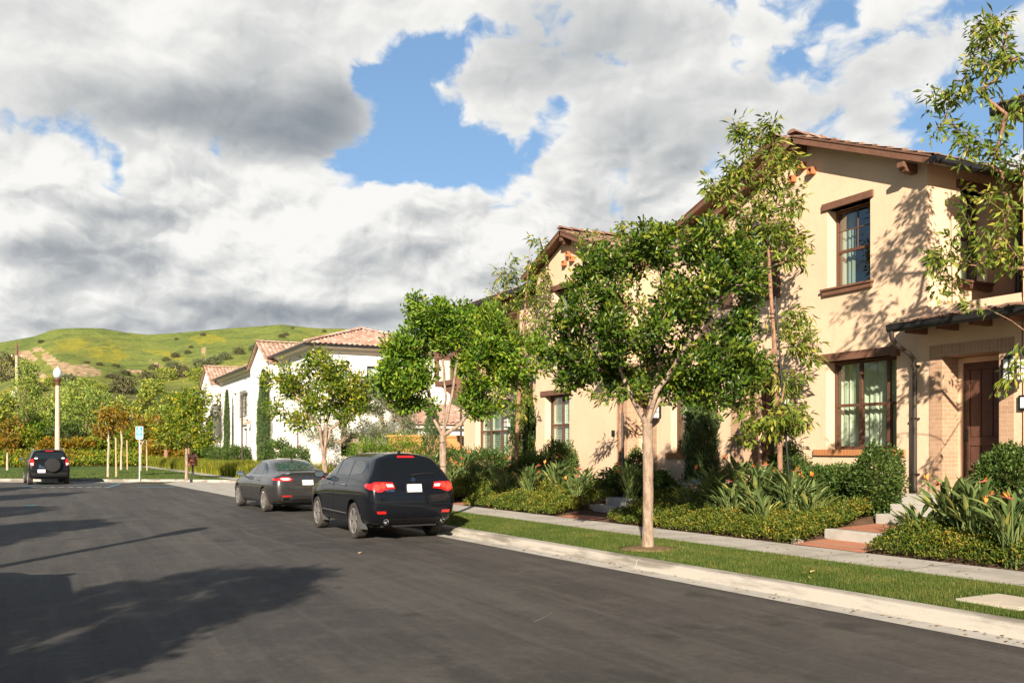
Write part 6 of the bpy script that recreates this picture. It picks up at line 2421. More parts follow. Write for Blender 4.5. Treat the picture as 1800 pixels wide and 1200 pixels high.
b = MB()
b.add([(-4.6, -30, .0), (-4.62, -30, .14), (-4.8, -30, .15), (-7.2, -30, .15), (-7.2, 36, .15), (-4.8, 36, .15), (-4.62, 36, .14), (-4.6, 36, 0)], [(0, 1, 6, 7), (1, 2, 5, 6), (2, 3, 4, 5)])
struct(b.build('near_verge', lawn_m))
# ------------------------------------------------------------------ cars (built pointing along +Y, centre on the ground, then placed)
def paint(name, base, metal=0.0, rough=.25, flake=0):
    m = mat(name, base, rough, .05 if metal < .1 else .5, metal, coat=.6)
    p = m.node_tree.nodes['Principled BSDF']
    p.inputs['Coat Roughness'].default_value = .012
    t = NT(m.node_tree)
    g = t.n('ShaderNodeTexCoord').outputs['Object']
    # road dust on the lower panels
    z = t.n('ShaderNodeSeparateXYZ', i_0=g).outputs[2]
    n_ = t.noise(g, 6, 5, .65)
    du = t.math('MULTIPLY', t.math('SUBTRACT', 1.0, t.smooth(z, .2, .52)), t.smooth(n_, .4, .75))
    t.set(p, 'Base Color', t.mix(t.math('MULTIPLY', du, .22), base, (.16, .135, .105)))
    t.set(p, 'Roughness', t.math('MULTIPLY_ADD', du, .4, rough))
    b = t.n('ShaderNodeBump', i_Height=t.noise(g, 1.3, 2, .5))
    b.inputs['Strength'].default_value = .03
    b.inputs['Distance'].default_value = .02
    t.set(p, 'Coat Normal', b.outputs[0])
    return m


paint_black = paint('black_car_paint', (.006, .007, .010), .0, .22)
paint_grey = paint('grey_metallic_paint', (.092, .09, .088), .75, .27)
paint_black2 = paint('black_car_paint_far', (.008, .008, .009), .0, .3)
tint = mat('dark_car_glass', (.012, .016, .018), .02, .85)
tint_r = mat('dim_reflection_car_glass', (.006, .007, .008), .03, .28)  # darker, duller copy of the glass: dark reflections put into the material
tint_l = mat('green_reflection_car_glass', (.03, .06, .055), .02, .9)  # green of mirrored trees put into the glass colour
rubber = mat('tyre_rubber', (.035, .032, .030), .8, .25, var=.5, vscale=5, vcol=(.075, .065, .056))
rubber_b = mat('black_plastic', (.016, .016, .017), .55, .35)
alloy = mat('alloy_rim', (.66, .63, .59), .26, .5, .8, var=.2, vscale=9)
alloy_d = mat('rim_shadow', (.04, .038, .036), .6, .3)
chrome = mat('chrome', (.75, .75, .76), .09, .5, 1.0)
lens_red = mat('red_lens', (.52, .012, .010), .10, .6, coat=1)
lens_red2 = mat('red_lens_bright', (.78, .05, .03), .10, .6, coat=1)
lens_clear = mat('clear_lens', (.75, .68, .66), .12, .6, coat=1)
plate_m = mat('number_plate_white', (.82, .82, .81), .35, .4)
seam = mat('panel_seam', (.004, .004, .004), .7, .1)
flap = mat('grey_mud_flap', (.055, .06, .06), .7, .3)
mirror_m = mat('mirror_glass', (.35, .42, .45), .03, .6, .9)


def car_body(name, rings, mats_, parent, arches, creases=(6,), level=2):
    """skin of half rings: each ring = 7 side rows (x, y, z) from the floor edge up to the roof edge + 3 roof points (y, z)"""
    fr = (.8, .4, 0)
    V, idx = [], {}

    def vid(key, co):
        if key not in idx:
            idx[key] = len(V)
            V.append(co)
        return idx[key]
    n = len(rings)

    def loop(i):
        rows, top = rings[i]
        L = []
        x1, y1, z1 = rows[0]
        seq = []
        for f in (0, .4, .8):
            seq.append((('b', f), (x1 * f, y1, z1)))
        for k, (x, y, z) in enumerate(rows):
            seq.append((('r', k), (x, y, z)))
        x7 = rows[6][0]
        for f, (y, z) in zip(fr, top):
            seq.append((('t', f), (x7 * f, y, z)))
        right = [vid((i, k, 1 if c[0] > 0 else 0), c) for k, c in seq]
        left = [vid((i, k, -1 if c[0] > 0 else 0), (-c[0], c[1], c[2])) for k, c in seq]
        return right, left
    loops = [loop(i) for i in range(n)]
    F = []
    for i in range(n - 1):
        for s_ in (0, 1):
            a, c = loops[i][s_], loops[i + 1][s_]
            for k in range(len(a) - 1):
                f = (a[k], c[k], c[k + 1], a[k + 1]) if s_ == 0 else (a[k + 1], c[k + 1], c[k], a[k])
                F.append(f)
    for i, bul in ((0, -.05), (n - 1, .05)):
        rows, top = rings[i]
        cols = [-1, -.8, -.4, 0, .4, .8, 1]
        grid = []
        for k, (x, y, z) in enumerate(rows):
            line = []
            for f in cols:
                sg = 0 if f == 0 else (1 if f > 0 else -1)
                af = abs(f)
                if af == 1:
                    line.append(idx[(i, ('r', k), sg)])
                elif k == 0:
                    line.append(idx[(i, ('b', af if af else 0), sg)])
                elif k == 6:
                    line.append(idx[(i, ('t', af if af else 0), sg)])
                else:
                    line.append(vid((i, ('c', k, f)), (x * f, y + bul * (1 - af * af), z)))
            grid.append(line)
        for k in range(6):
            for c in range(6):
                q = (grid[k][c], grid[k][c + 1], grid[k + 1][c + 1], grid[k + 1][c])
                F.append(q if i == 0 else q[::-1])
    me = bpy.data.meshes.new(name)
    me.from_pydata(V, [], F)
    bm = bmesh.new()
    bm.from_mesh(me)
    bmesh.ops.recalc_face_normals(bm, faces=bm.faces)
    cl = bm.edges.layers.float.get('crease_edge') or bm.edges.layers.float.new('crease_edge')
    bm.verts.ensure_lookup_table()
    for i in range(n - 1):
        for k, cv in creases:
            for sg in (1, -1):
                e = bm.edges.get((bm.verts[idx[(i, ('r', k), sg)]], bm.verts[idx[(i + 1, ('r', k), sg)]]))
                if e:
                    e[cl] = cv
    bm.to_mesh(me)
    bm.free()
    tmp = bpy.data.objects.new('tmp', me)
    COL.objects.link(tmp)
    sub = tmp.modifiers.new('s', 'SUBSURF')
    sub.levels = sub.render_levels = level
    dg = bpy.context.evaluated_depsgraph_get()
    full = bpy.data.meshes.new_from_object(tmp.evaluated_get(dg))
    bmf = bmesh.new()
    bmf.from_mesh(full)
    bvh = BVHTree.FromBMesh(bmf)
    bmf.free()
    # wheel arches
    cut = MB()
    for (y, z, r_) in arches:
        for sg in (-1, 1):
            pr = [(y + r_ * math.cos(t), z + r_ * math.sin(t)) for t in [2 * math.pi * k / 40 for k in range(40)]]
            cut.prism(pr, sg * .55, sg * 1.3, 'x')
    co = cut.build('tmpcut', rubber_b)
    tmp.modifiers.remove(sub)
    tmp.data = full
    bo = tmp.modifiers.new('b', 'BOOLEAN')
    bo.operation = 'DIFFERENCE'
    bo.solver = 'EXACT'
    bo.object = co
    dg = bpy.context.evaluated_depsgraph_get()
    dg.update()
    res = bpy.data.meshes.new_from_object(tmp.evaluated_get(dg))
    res.name = name
    bpy.data.objects.remove(tmp)
    bpy.data.objects.remove(co)
    res.materials.clear()
    res.materials.append(mats_)
    res.polygons.foreach_set('use_smooth', [True] * len(res.polygons))
    res.set_sharp_from_angle(angle=R(50))
    o = link(name, res, parent)
    return o, bvh


AX = {'rear': ((0, -6), lambda a, b: (Vector((a, -6, b)), Vector((0, 1, 0)))),
      'left': (0, lambda a, b: (Vector((-4, a, b)), Vector((1, 0, 0)))),
      'right': (0, lambda a, b: (Vector((4, a, b)), Vector((-1, 0, 0)))),
      'top': (0, lambda a, b: (Vector((a, b, 4)), Vector((0, 0, -1)))),
      'front': (0, lambda a, b: (Vector((a, 6, b)), Vector((0, -1, 0))))}


def decal(bvh, polys, side, off=.004, cell=.06, mb=None, mat=0):
    """lay flat outlines (side-view or end-view coordinates) onto the curved body"""
    mb = mb or MB()
    mk = AX[side][1]
    for poly in polys:
        bm = bmesh.new()
        vs = [bm.verts.new((a, b, 0)) for a, b in poly]
        bm.faces.new(vs)
        bmesh.ops.triangulate(bm, faces=bm.faces[:])
        a0, a1 = min(p[0] for p in poly), max(p[0] for p in poly)
        b0, b1 = min(p[1] for p in poly), max(p[1] for p in poly)
        for (lo, hi, ax) in ((a0, a1, 0), (b0, b1, 1)):
            k = math.ceil(lo / cell) * cell
            while k < hi:
                co = [0, 0, 0]
                no = [0, 0, 0]
                co[ax], no[ax] = k, 1
                bmesh.ops.bisect_plane(bm, geom=bm.verts[:] + bm.edges[:] + bm.faces[:], plane_co=co, plane_no=no, dist=1e-6)
                k += cell
        bm.verts.index_update()
        out = []
        for v in bm.verts:
            o, d = mk(v.co.x, v.co.y)
            h, nrm, fi, dist = bvh.ray_cast(o, d)
            if h is None:
                h, nrm, fi, dist = bvh.find_nearest(Vector((o.x if side in ('rear', 'front', 'top') else (-.9 if side == 'left' else .9), o.y if side != 'rear' else -2, o.z)))
            out.append(h + nrm * off)
        mb.add(out, [[v.index for v in f.verts] for f in bm.faces], mat)
        bm.free()
    return mb


def line_poly(pts, w=.007):
    """thin ribbons along a polyline"""
    out = []
    for (a, b) in zip(pts[:-1], pts[1:]):
        d = Vector((b[0] - a[0], b[1] - a[1]))
        L = d.length
        n = Vector((-d.y, d.x)) / L * w / 2
        e = d / L * w * .3
        out.append([(a[0] - n.x - e.x, a[1] - n.y - e.y), (b[0] - n.x + e.x, b[1] - n.y + e.y), (b[0] + n.x + e.x, b[1] + n.y + e.y), (a[0] + n.x - e.x, a[1] + n.y - e.y)])
    return out


def mirror_x(poly):
    return [(-a, b) for a, b in poly][::-1]


def wheel(root, x, y, r, w, sg, spokes, style='split'):
    """tyre and alloy rim; sg = outward side"""
    b = MB()
    h = w / 2
    ri = r * .70
    prof = [(ri, -h * .86), (ri + .01, -h * .95), (r * .86, -h), (r * .95, -h * .93), (r * .985, -h * .78), (r, -h * .62), (r, -h * .30), (r - .008, -h * .28), (r - .008, -h * .22), (r, -h * .20), (r, h * .20), (r - .008, h * .22), (r - .008, h * .28), (r, h * .30), (r, h * .62), (r * .985, h * .78), (r * .95, h * .93), (r * .86, h), (ri + .01, h * .95), (ri, h * .86)]
    b.lathe(prof, (x, y, r), 36, axis='x', cap=False)
    o = b.build('tyre', rubber, root, smooth=45)
    b = MB()
    c = (x, y, r)
    f = sg
    b.lathe([(ri + .004, f * h * .88), (ri - .012, f * h * .90), (ri - .022, f * h * .70), (ri - .03, f * -h * .6), (.03, f * -h * .6)], c, 32, axis='x', mat=1, cap=False)
    b.lathe([(ri + .006, f * h * .86), (ri - .004, f * h * .93), (ri - .018, f * h * .88), (ri - .022, f * h * .6)], c, 36, axis='x', mat=0, cap=False)
    b.lathe([(.062, f * h * .35), (.058, f * h * .72), (.03, f * h * .76), (.001, f * h * .76)], c, 16, axis='x', mat=0)
    for k in range(spokes):
        t = 2 * math.pi * k / spokes + .3
        for dt in ((-.13, .13) if style == 'split' else (0,)):
            a0 = t + dt * .45
            a1 = t + dt
            p0 = Vector((x + f * h * .66, y + .04 * math.cos(a0), r + .04 * math.sin(a0)))
            p1 = Vector((x + f * h * .80, y + (ri - .012) * math.cos(a1), r + (ri - .012) * math.sin(a1)))
            wd = .042 if style == 'split' else .075
            b.beam(p0, p1, wd, .03, (1, 0, 0), mat=0)
    b.build('rim', [alloy, alloy_d], root, smooth=40)
    return o


def wing_mirror(root, bx, by, bz, sg, m):
    b = MB()
    c = Vector((sg * (bx + .14), by, bz))
    n = 12
    rings = []
    for i, (dy, s_) in enumerate(((-.055, .86), (-.05, .98), (-.01, 1.0), (.05, .85), (.09, .5))):
        rings.append([c + Vector((sg * .115 * s_ * math.copysign(abs(math.cos(t)) ** .6, math.cos(t)), dy, .078 * s_ * math.copysign(abs(math.sin(t)) ** .6, math.sin(t)))) for t in [2 * math.pi * k / n for k in range(n)]])
    vs = [p for r_ in rings for p in r_]
    b.add(vs, [(i * n + k, i * n + (k + 1) % n, (i + 1) * n + (k + 1) % n, (i + 1) * n + k) for i in range(4) for k in range(n)] + [tuple(range(n)), tuple(range(5 * n - 1, 4 * n - 1, -1))])
    b.beam(c + Vector((-sg * .16, .02, -.085)), c + Vector((-sg * .03, .01, -.055)), .07, .035, (0, 0, 1))
    o = b.build('wing_mirror', m, root, smooth=50)
    g = MB()
    g.add([c + Vector((sg * .098 * math.copysign(abs(math.cos(t)) ** .6, math.cos(t)), -.058, .062 * math.copysign(abs(math.sin(t)) ** .6, math.sin(t)))) for t in [2 * math.pi * k / n for k in range(n)]], [tuple(range(n))])
    g.build('mirror_glass', mirror_m, o)


def text_mesh(s_, size, M, parent, m, name='badge_lettering', depth=.003, bold=0):
    cu = bpy.data.curves.new('t', 'FONT')
    cu.body = s_
    cu.size = size
    cu.extrude = depth
    cu.offset = bold
    cu.align_x = 'CENTER'
    cu.align_y = 'CENTER'
    to = bpy.data.objects.new('t', cu)
    COL.objects.link(to)
    dg = bpy.context.evaluated_depsgraph_get()
    dg.update()
    me = bpy.data.meshes.new_from_object(to.evaluated_get(dg))
    bpy.data.objects.remove(to)
    me.name = name
    me.materials.clear()
    me.materials.append(m)
    me.transform(M)
    return link(name, me, parent)


def on_rear(bvh, a, z, off=.006):
    h, n_, i, d = bvh.ray_cast(Vector((a, -6, z)), Vector((0, 1, 0)))
    return h + n_ * off, n_


def rear_frame(bvh, a, z, off=.006):
    """matrix that lays flat lettering on the tail: x to the viewer's right, y up, z out"""
    p, n_ = on_rear(bvh, a, z, off)
    xa = Vector((0, 0, 1)).cross(n_).normalized()
    ya = n_.cross(xa)
    return Matrix(((xa.x, ya.x, n_.x, p.x), (xa.y, ya.y, n_.y, p.y), (xa.z, ya.z, n_.z, p.z), (0, 0, 0, 1)))


def arch_trim(root, bvh, y, z, r_, m, w=.03):
    for side, sg in (('left', -1), ('right', 1)):
        pts = [(y + r_ * math.cos(t), z + r_ * math.sin(t)) for t in np.linspace(-.15, math.pi + .15, 26)]
        pts2 = [(y + (r_ + w) * math.cos(t), z + (r_ + w) * math.sin(t)) for t in np.linspace(-.15, math.pi + .15, 26)]
        b = decal(bvh, [[pts[i], pts[i + 1], pts2[i + 1], pts2[i]] for i in range(25)], side, .010, 1)
        b.build('arch_trim', m, root, smooth='all')


def R_(ys, xs, zs, ty, tz):
    ys = ys if hasattr(ys, '__len__') else [ys] * 7
    ty = ty if hasattr(ty, '__len__') else [ty] * 3
    return ([(x, y, z) for x, y, z in zip(xs, ys, zs)], [(y, z) for y, z in zip(ty, tz)])


def plate_on(root, M, w=.31, h=.155):
    b = MB(M)
    b.box(-w / 2, w / 2, -h / 2, h / 2, -.012, .002, 1)
    b.box(-w / 2 + .012, w / 2 - .012, -h / 2 + .012, h / 2 - .012, .002, .005, 0)
    return b.build('number_plate', [plate_m, alloy], root)


def hull_floor(root, y0, y1, w, z):
    b = MB()
    b.box(-w, w, y0, y1, z, z + .12)
    return b.build('underbody', rubber_b, root)


# ---------------------------------------------------------------- black crossover nearest the camera
def make_suv():
    root = thing('parked_car', 'glossy black crossover parked at the kerb nearest the camera, red tail lights and twin exhausts', 'car')
    Z = [.27, .34, .56, .80, 1.02, 1.185, 1.545]
    rings = [
        R_([-2.12, -2.21, -2.30, -2.30, -2.25, -2.19, -1.86], [.70, .80, .865, .885, .875, .825, .60], [.36, .42, .58, .80, 1.03, 1.19, 1.545], [-1.83, -1.80, -1.79], (1.60, 1.635, 1.645)),
        R_([-2.02, -2.07, -2.12, -2.12, -2.08, -2.02, -1.68], [.74, .86, .925, .94, .93, .87, .635], [.30, .37, .57, .80, 1.03, 1.19, 1.555], [-1.66, -1.64, -1.63], (1.62, 1.66, 1.675)),
        R_(-1.62, [.76, .89, .94, .95, .938, .88, .66], Z, -1.42, (1.63, 1.672, 1.688)),
        R_(-1.05, [.76, .90, .94, .95, .935, .875, .67], Z, -1.0, (1.635, 1.68, 1.695)),
        R_(-.35, [.76, .90, .93, .942, .925, .872, .68], [.25, .30, .55, .78, 1.0, 1.17, 1.55], -.35, (1.635, 1.68, 1.695)),
        R_(.30, [.76, .90, .93, .942, .925, .872, .675], [.25, .30, .55, .78, .99, 1.16, 1.54], .2, (1.615, 1.66, 1.672)),
        R_([.85, .85, .85, .85, .85, .80, .45], [.76, .90, .935, .945, .925, .868, .64], [.25, .30, .55, .77, .98, 1.14, 1.48], [.40, .38, .37], (1.555, 1.60, 1.612)),
        R_([1.25, 1.25, 1.25, 1.25, 1.25, 1.25, 1.22], [.76, .90, .94, .95, .92, .86, .70], [.25, .31, .55, .77, .96, 1.08, 1.10], [1.25, 1.30, 1.32], (1.115, 1.13, 1.135)),
        R_(1.75, [.74, .87, .93, .94, .90, .82, .66], [.25, .31, .54, .75, .92, 1.01, 1.03], 1.75, (1.045, 1.06, 1.065)),
        R_([2.05, 2.08, 2.10, 2.10, 2.10, 2.08, 2.05], [.70, .82, .88, .88, .84, .76, .62], [.26, .32, .52, .70, .84, .91, .94], 2.05, (.955, .965, .97)),
        R_([2.20, 2.24, 2.28, 2.28, 2.25, 2.20, 2.16], [.60, .72, .78, .78, .74, .68, .56], [.30, .35, .52, .68, .79, .84, .865], 2.15, (.87, .875, .878))]
    ar = [(-1.27, .35, .425), (1.38, .35, .425)]
    body, bv = car_body('body', rings, paint_black, root, ar, ((6, .35), (5, .45), (1, .4)))
    for side in ('left', 'right'):
        decal(bv, [[(.93, 1.20), (.50, 1.455), (.40, 1.495), (.12, 1.515), (.12, 1.215)]], side).build('side_window', tint, root, smooth='all')
        decal(bv, [[(.04, 1.215), (.04, 1.518), (-.70, 1.525), (-.78, 1.225)]], side).build('side_window', tint, root, smooth='all')
        decal(bv, [[(-.86, 1.23), (-.79, 1.52), (-1.25, 1.505), (-1.52, 1.44), (-1.60, 1.37), (-1.52, 1.27)]], side).build('side_window', tint, root, smooth='all')
        s_ = decal(bv, line_poly([(.98, .60), (.98, 1.18)]) + line_poly([(.08, .42), (.08, 1.52)]) + line_poly([(-.82, 1.24), (-.80, .98), (-.86, .80)]) + line_poly([(1.0, .42), (.08, .42), (-.75, .42)]), side, .003, .1)
        s_.build('door_seam', seam, root)
        # polished strip along the sill
        decal(bv, line_poly([(.95, .47), (-.80, .47)], .016), side, .006, .1).build('sill_strip', alloy, root, smooth='all')
        sg = -1 if side == 'left' else 1
        for y in (.28, -.62):
            b = MB()
            h, n_, _, _ = bv.ray_cast(Vector((sg * 4, y, 1.03)), Vector((-sg, 0, 0)))
            b.tube([h - Vector((sg * .005, -.10, 0)), h + Vector((sg * .035, .08, .004)), h + Vector((sg * .035, -.08, .004)), h - Vector((sg * .005, .10, 0))], .014, 8)
            b.build('door_handle', chrome, root, smooth=40)
    decal(bv, [[(-.66, 1.225), (.66, 1.225), (.62, 1.36), (.55, 1.53), (.45, 1.56), (-.45, 1.56), (-.55, 1.53), (-.62, 1.36)]], 'rear').build('rear_window', tint_r, root, smooth='all')
    decal(bv, [[(-.62, 1.17), (.62, 1.17), (.52, 1.48), (-.52, 1.48)]], 'front').build('windscreen', tint, root, smooth='all')
    for sg in (-1, 1):
        out = [(.868, 1.085), (.80, 1.125), (.62, 1.125), (.44, 1.115), (.40, 1.005), (.58, .985), (.68, .945), (.76, .940), (.868, .985)]
        if sg < 0:
            out = mirror_x(out)
        tl = decal(bv, [out], 'rear', .008).build('tail_light', lens_red, root, smooth='all')
        # the lamp carries on round the corner
        sd = 'left' if sg < 0 else 'right'
        decal(bv, [[(-2.20, 1.09), (-2.20, .98), (-2.02, 1.02), (-1.92, 1.06), (-2.02, 1.10)]], sd, .008).build('side_lens', lens_red, tl, smooth='all')
        q = [(.58, 1.085), (.45, 1.08), (.43, 1.035), (.56, 1.035)]
        decal(bv, [mirror_x(q) if sg < 0 else q], 'rear', .012).build('reverse_lens', lens_clear, tl, smooth='all')
        for (cx, cz, rr) in ((.76, 1.03, .062), (.645, 1.055, .055)):
            c = [(sg * cx + rr * math.cos(t), cz + rr * math.sin(t)) for t in [2 * math.pi * k / 18 for k in range(18)]]
            decal(bv, [c], 'rear', .012).build('lamp_bowl', lens_red2, tl, smooth='all')
        q = [(.78, .585), (.60, .585), (.585, .535), (.76, .535)]
        decal(bv, [mirror_x(q) if sg < 0 else q], 'rear', .006).build('bumper_reflector', lens_red, root, smooth='all')
        b = MB()
        b.lathe([(.040, -.02), (.052, .0), (.055, .22), (.047, .22), (.044, .06), (.01, .05)], (sg * .60, -2.30, .385), 16, axis='y')
        b.v = [Vector((p.x, -2.30 - (p.y + 2.30) + .2, p.z)) for p in b.v]
        b.build('exhaust_tip', chrome, root, smooth=40)
        wing_mirror(root, .90, .83, 1.215, sg, paint_black)
        for (y, nm) in ((-1.27, 0), (1.38, 1)):
            wheel(root, sg * .815, y, .352, .235, sg, 5)
        b = MB()
        b.prism([(sg * .76, .20), (sg * .915, .22), (sg * .925, .50), (sg * .88, .50)][::sg], -1.70, -1.68, 'y')
        b.build('mud_flap', flap, root)
        b = MB()
        b.prism([(sg * .76, .20), (sg * .915, .22), (sg * .925, .45), (sg * .88, .45)][::sg], .955, .972, 'y')
        b.build('mud_flap', flap, root)
    decal(bv, [[(-.19, 1.575), (.19, 1.575), (.17, 1.612), (-.17, 1.612)]], 'rear', .010).build('brake_light', lens_red, root, smooth='all')
    decal(bv, line_poly([(-.875, .93), (-.4, .885), (0, .872), (.4, .885), (.875, .93)]) + line_poly([(-.86, .80), (0, .785), (.86, .80)], .010) + line_poly([(-.87, .655), (0, .64), (.87, .655)], .012)
          + line_poly([(-.36, 1.13), (.36, 1.13)], .010) + line_poly([(.30, 1.09), (.33, .93)]) + line_poly([(-.72, 1.20), (0, 1.185), (.72, 1.20)], .008), 'rear', .003, .1).build('tail_seam', seam, root)
    decal(bv, [[(-.60, .44), (.60, .44), (.55, .37), (-.55, .37)]], 'rear', .005).build('lower_bumper', rubber_b, root, smooth='all')
    plate_on(root, rear_frame(bv, 0, 1.005, .016), .32, .165)
    # badge: ring with a calliper-like letter
    M = rear_frame(bv, 0, 1.165, .004)
    b = MB(M)
    n = 24
    for k in range(n):
        t0, t1 = 2 * math.pi * k / n, 2 * math.pi * (k + 1) / n
        b.beam((.045 * math.cos(t0), .038 * math.sin(t0), .004), (.045 * math.cos(t1), .038 * math.sin(t1), .004), .006, .008, (0, 0, 1))
    b.beam((-.020, -.034, .004), (-.004, .034, .004), .009, .008, (0, 0, 1))
    b.beam((.020, -.034, .004), (.004, .034, .004), .009, .008, (0, 0, 1))
    b.beam((-.010, -.006, .004), (.010, -.006, .004), .006, .008, (0, 0, 1))
    b.build('badge', chrome, root)
    text_mesh('ACURA', .052, rear_frame(bv, -.505, .965, .006), root, chrome, bold=.0006)
    text_mesh('SH-AWD', .038, rear_frame(bv, .54, .965, .006), root, chrome, bold=.0004)
    b = MB()
    p0, _ = on_rear(bv, -.02, 1.235, .02)
    p1, _ = on_rear(bv, .48, 1.265, .02)
    p2, _ = on_rear(bv, .20, 1.262, .022)
    b.tube([p0 - Vector((0, .0, .01)), p0, p2, p1], [.02, .016, .011, .006], 6)
    b.build('rear_wiper', rubber_b, root, smooth=40)
    b = MB()
    b.prism([(-1.50, 1.66), (-1.38, 1.665), (-1.47, 1.72), (-1.52, 1.72)], -.018, .018, 'x')
    b.build('roof_antenna', rubber_b, root)
    hull_floor(root, -2.0, 2.1, .6, .26)
    for (y, z, r_) in ar:
        arch_trim(root, bv, y, z, r_, paint_black, .035)
    return root


def make_sedan():
    root = thing('parked_car', 'dark grey metallic saloon parked ahead of the black crossover', 'car')
    Z = [.20, .27, .48, .70, .86, .97, 1.335]
    rings = [
        R_([-2.30, -2.37, -2.42, -2.42, -2.40, -2.34, -2.26], [.66, .76, .82, .84, .835, .80, .66], [.30, .36, .50, .70, .87, 1.00, 1.055], [-2.25, -2.245, -2.24], (1.068, 1.075, 1.08)),
        R_([-2.16, -2.2, -2.24, -2.24, -2.2, -2.14, -2.05], [.72, .84, .90, .91, .90, .84, .66], [.26, .32, .50, .71, .87, 1.00, 1.07], [-2.03, -2.02, -2.01], (1.085, 1.095, 1.10)),
        R_([-1.8, -1.8, -1.8, -1.8, -1.8, -1.78, -1.66], [.74, .87, .92, .925, .91, .85, .64], [.22, .29, .49, .71, .87, 1.0, 1.12], [-1.66, -1.68, -1.68], (1.13, 1.14, 1.145)),
        R_([-1.35, -1.35, -1.35, -1.35, -1.35, -1.3, -1.02], [.74, .88, .92, .925, .905, .845, .59], Z[:5] + [.985, 1.335], [-.98, -.97, -.96], (1.385, 1.415, 1.425)),
        R_([-.7, -.7, -.7, -.7, -.7, -.65, -.5], [.74, .88, .915, .92, .90, .84, .60], Z[:5] + [.975, 1.38], -.45, (1.43, 1.462, 1.472)),
        R_([0, 0, 0, 0, 0, 0, .05], [.74, .88, .915, .92, .90, .838, .60], Z[:5] + [.965, 1.38], .05, (1.432, 1.465, 1.475)),
        R_([.6, .6, .6, .6, .6, .58, .42], [.74, .88, .915, .92, .90, .838, .58], Z[:5] + [.955, 1.335], [.40, .38, .37], (1.385, 1.415, 1.425)),
        R_([1.1, 1.1, 1.1, 1.1, 1.1, 1.15, 1.25], [.74, .88, .92, .925, .90, .84, .68], [.2, .27, .48, .69, .83, .935, .965], [1.28, 1.34, 1.36], (.975, .985, .99)),
        R_(1.75, [.72, .86, .92, .92, .88, .80, .64], [.2, .27, .47, .67, .79, .87, .895], 1.75, (.905, .92, .925)),
        R_([2.10, 2.14, 2.18, 2.18, 2.16, 2.13, 2.10], [.66, .78, .85, .85, .81, .74, .6], [.21, .27, .45, .62, .73, .78, .80], 2.1, (.81, .82, .825)),
        R_([2.28, 2.34, 2.40, 2.40, 2.36, 2.30, 2.26], [.56, .68, .74, .74, .70, .64, .52], [.24, .29, .45, .58, .66, .70, .715], 2.25, (.72, .725, .728))]
    ar = [(-1.33, .335, .385), (1.52, .335, .385)]
    body, bv = car_body('body', rings, paint_grey, root, ar, ((6, .2), (5, .55), (1, .4)))
    for side in ('left', 'right'):
        decal(bv, [[(1.02, 1.0), (.55, 1.245), (.30, 1.335), (.02, 1.355), (-.02, 1.005)]], side).build('side_window', tint, root, smooth='all')
        decal(bv, [[(-.10, 1.008), (-.06, 1.358), (-.50, 1.355), (-.74, 1.32), (-.86, 1.02)]], side).build('side_window', tint, root, smooth='all')
        decal(bv, [[(-.92, 1.025), (-.81, 1.29), (-1.02, 1.22), (-1.20, 1.09), (-1.18, 1.05)]], side).build('side_window', tint, root, smooth='all')
        wl = [(1.04, .985), (.56, 1.26), (.30, 1.352), (0, 1.373), (-.50, 1.373), (-.80, 1.325), (-1.04, 1.235), (-1.24, 1.09), (-1.20, 1.035), (-.90, 1.0), (1.04, .985)]
        decal(bv, line_poly(wl, .014), side, .005, .1).build('window_trim', chrome, root, smooth='all')
        decal(bv, line_poly([(1.05, .30), (1.08, .95)]) + line_poly([(-.06, .30), (-.04, 1.0)]) + line_poly([(-.92, 1.02), (-.88, .78), (-1.0, .62)]) + line_poly([(1.05, .30), (-.85, .30)]), side, .003, .1).build('door_seam', seam, root)
        sg = -1 if side == 'left' else 1
        for y in (.12, -.74):
            h, n_, _, _ = bv.ray_cast(Vector((sg * 4, y, .875)), Vector((-sg, 0, 0)))
            b = MB()
            b.tube([h - Vector((sg * .005, -.10, 0)), h + Vector((sg * .03, .08, .002)), h + Vector((sg * .03, -.08, .002)), h - Vector((sg * .005, .10, 0))], .013, 8)
            b.build('door_handle', paint_grey, root, smooth=40)
    # rear window lies flat: laid on from above
    decal(bv, [[(-.60, -1.66), (-.3, -1.70), (.3, -1.70), (.60, -1.66), (.52, -1.14), (.46, -1.07), (-.46, -1.07), (-.52, -1.14)]], 'top', .005).build('rear_window', tint_l, root, smooth='all')
    decal(bv, [[(-.60, 1.20), (.60, 1.20), (.50, .52), (-.50, .52)]], 'top', .005).build('windscreen', tint, root, smooth='all')
    b = MB()
    b.tube([(-.66, -2.25, 1.062), (-.35, -2.285, 1.085), (0, -2.29, 1.09), (.35, -2.285, 1.085), (.66, -2.25, 1.062)], [.012, .02, .02, .02, .012], 8)
    b.build('boot_lip', paint_grey, root, smooth='all')
    for sg in (-1, 1):
        o_ = [(.83, .925), (.70, .985), (.50, .985), (.40, .925), (.46, .875), (.66, .87), (.82, .895)]
        i_ = [(.74, .935), (.68, .955), (.52, .955), (.46, .925), (.50, .90), (.66, .895)]
        tl = decal(bv, [mirror_x(o_) if sg < 0 else o_], 'rear', .008).build('tail_light', lens_red, root, smooth='all')
        decal(bv, [mirror_x(i_) if sg < 0 else i_], 'rear', .012).build('reverse_lens', lens_clear, tl, smooth='all')
        decal(bv, [[(-2.36, .93), (-2.36, .885), (-2.14, .90), (-2.05, .935), (-2.16, .955)]], 'left' if sg < 0 else 'right', .008).build('side_lens', lens_red, tl, smooth='all')
        q = [(.70, .49), (.46, .49), (.42, .465), (.68, .455)]
        decal(bv, [mirror_x(q) if sg < 0 else q], 'rear', .006).build('bumper_reflector', lens_red, root, smooth='all')
        q = [(.70, .43), (.46, .425), (.44, .375), (.52, .345), (.68, .355)]
        q2 = [(.67, .418), (.48, .414), (.465, .382), (.53, .36), (.66, .368)]
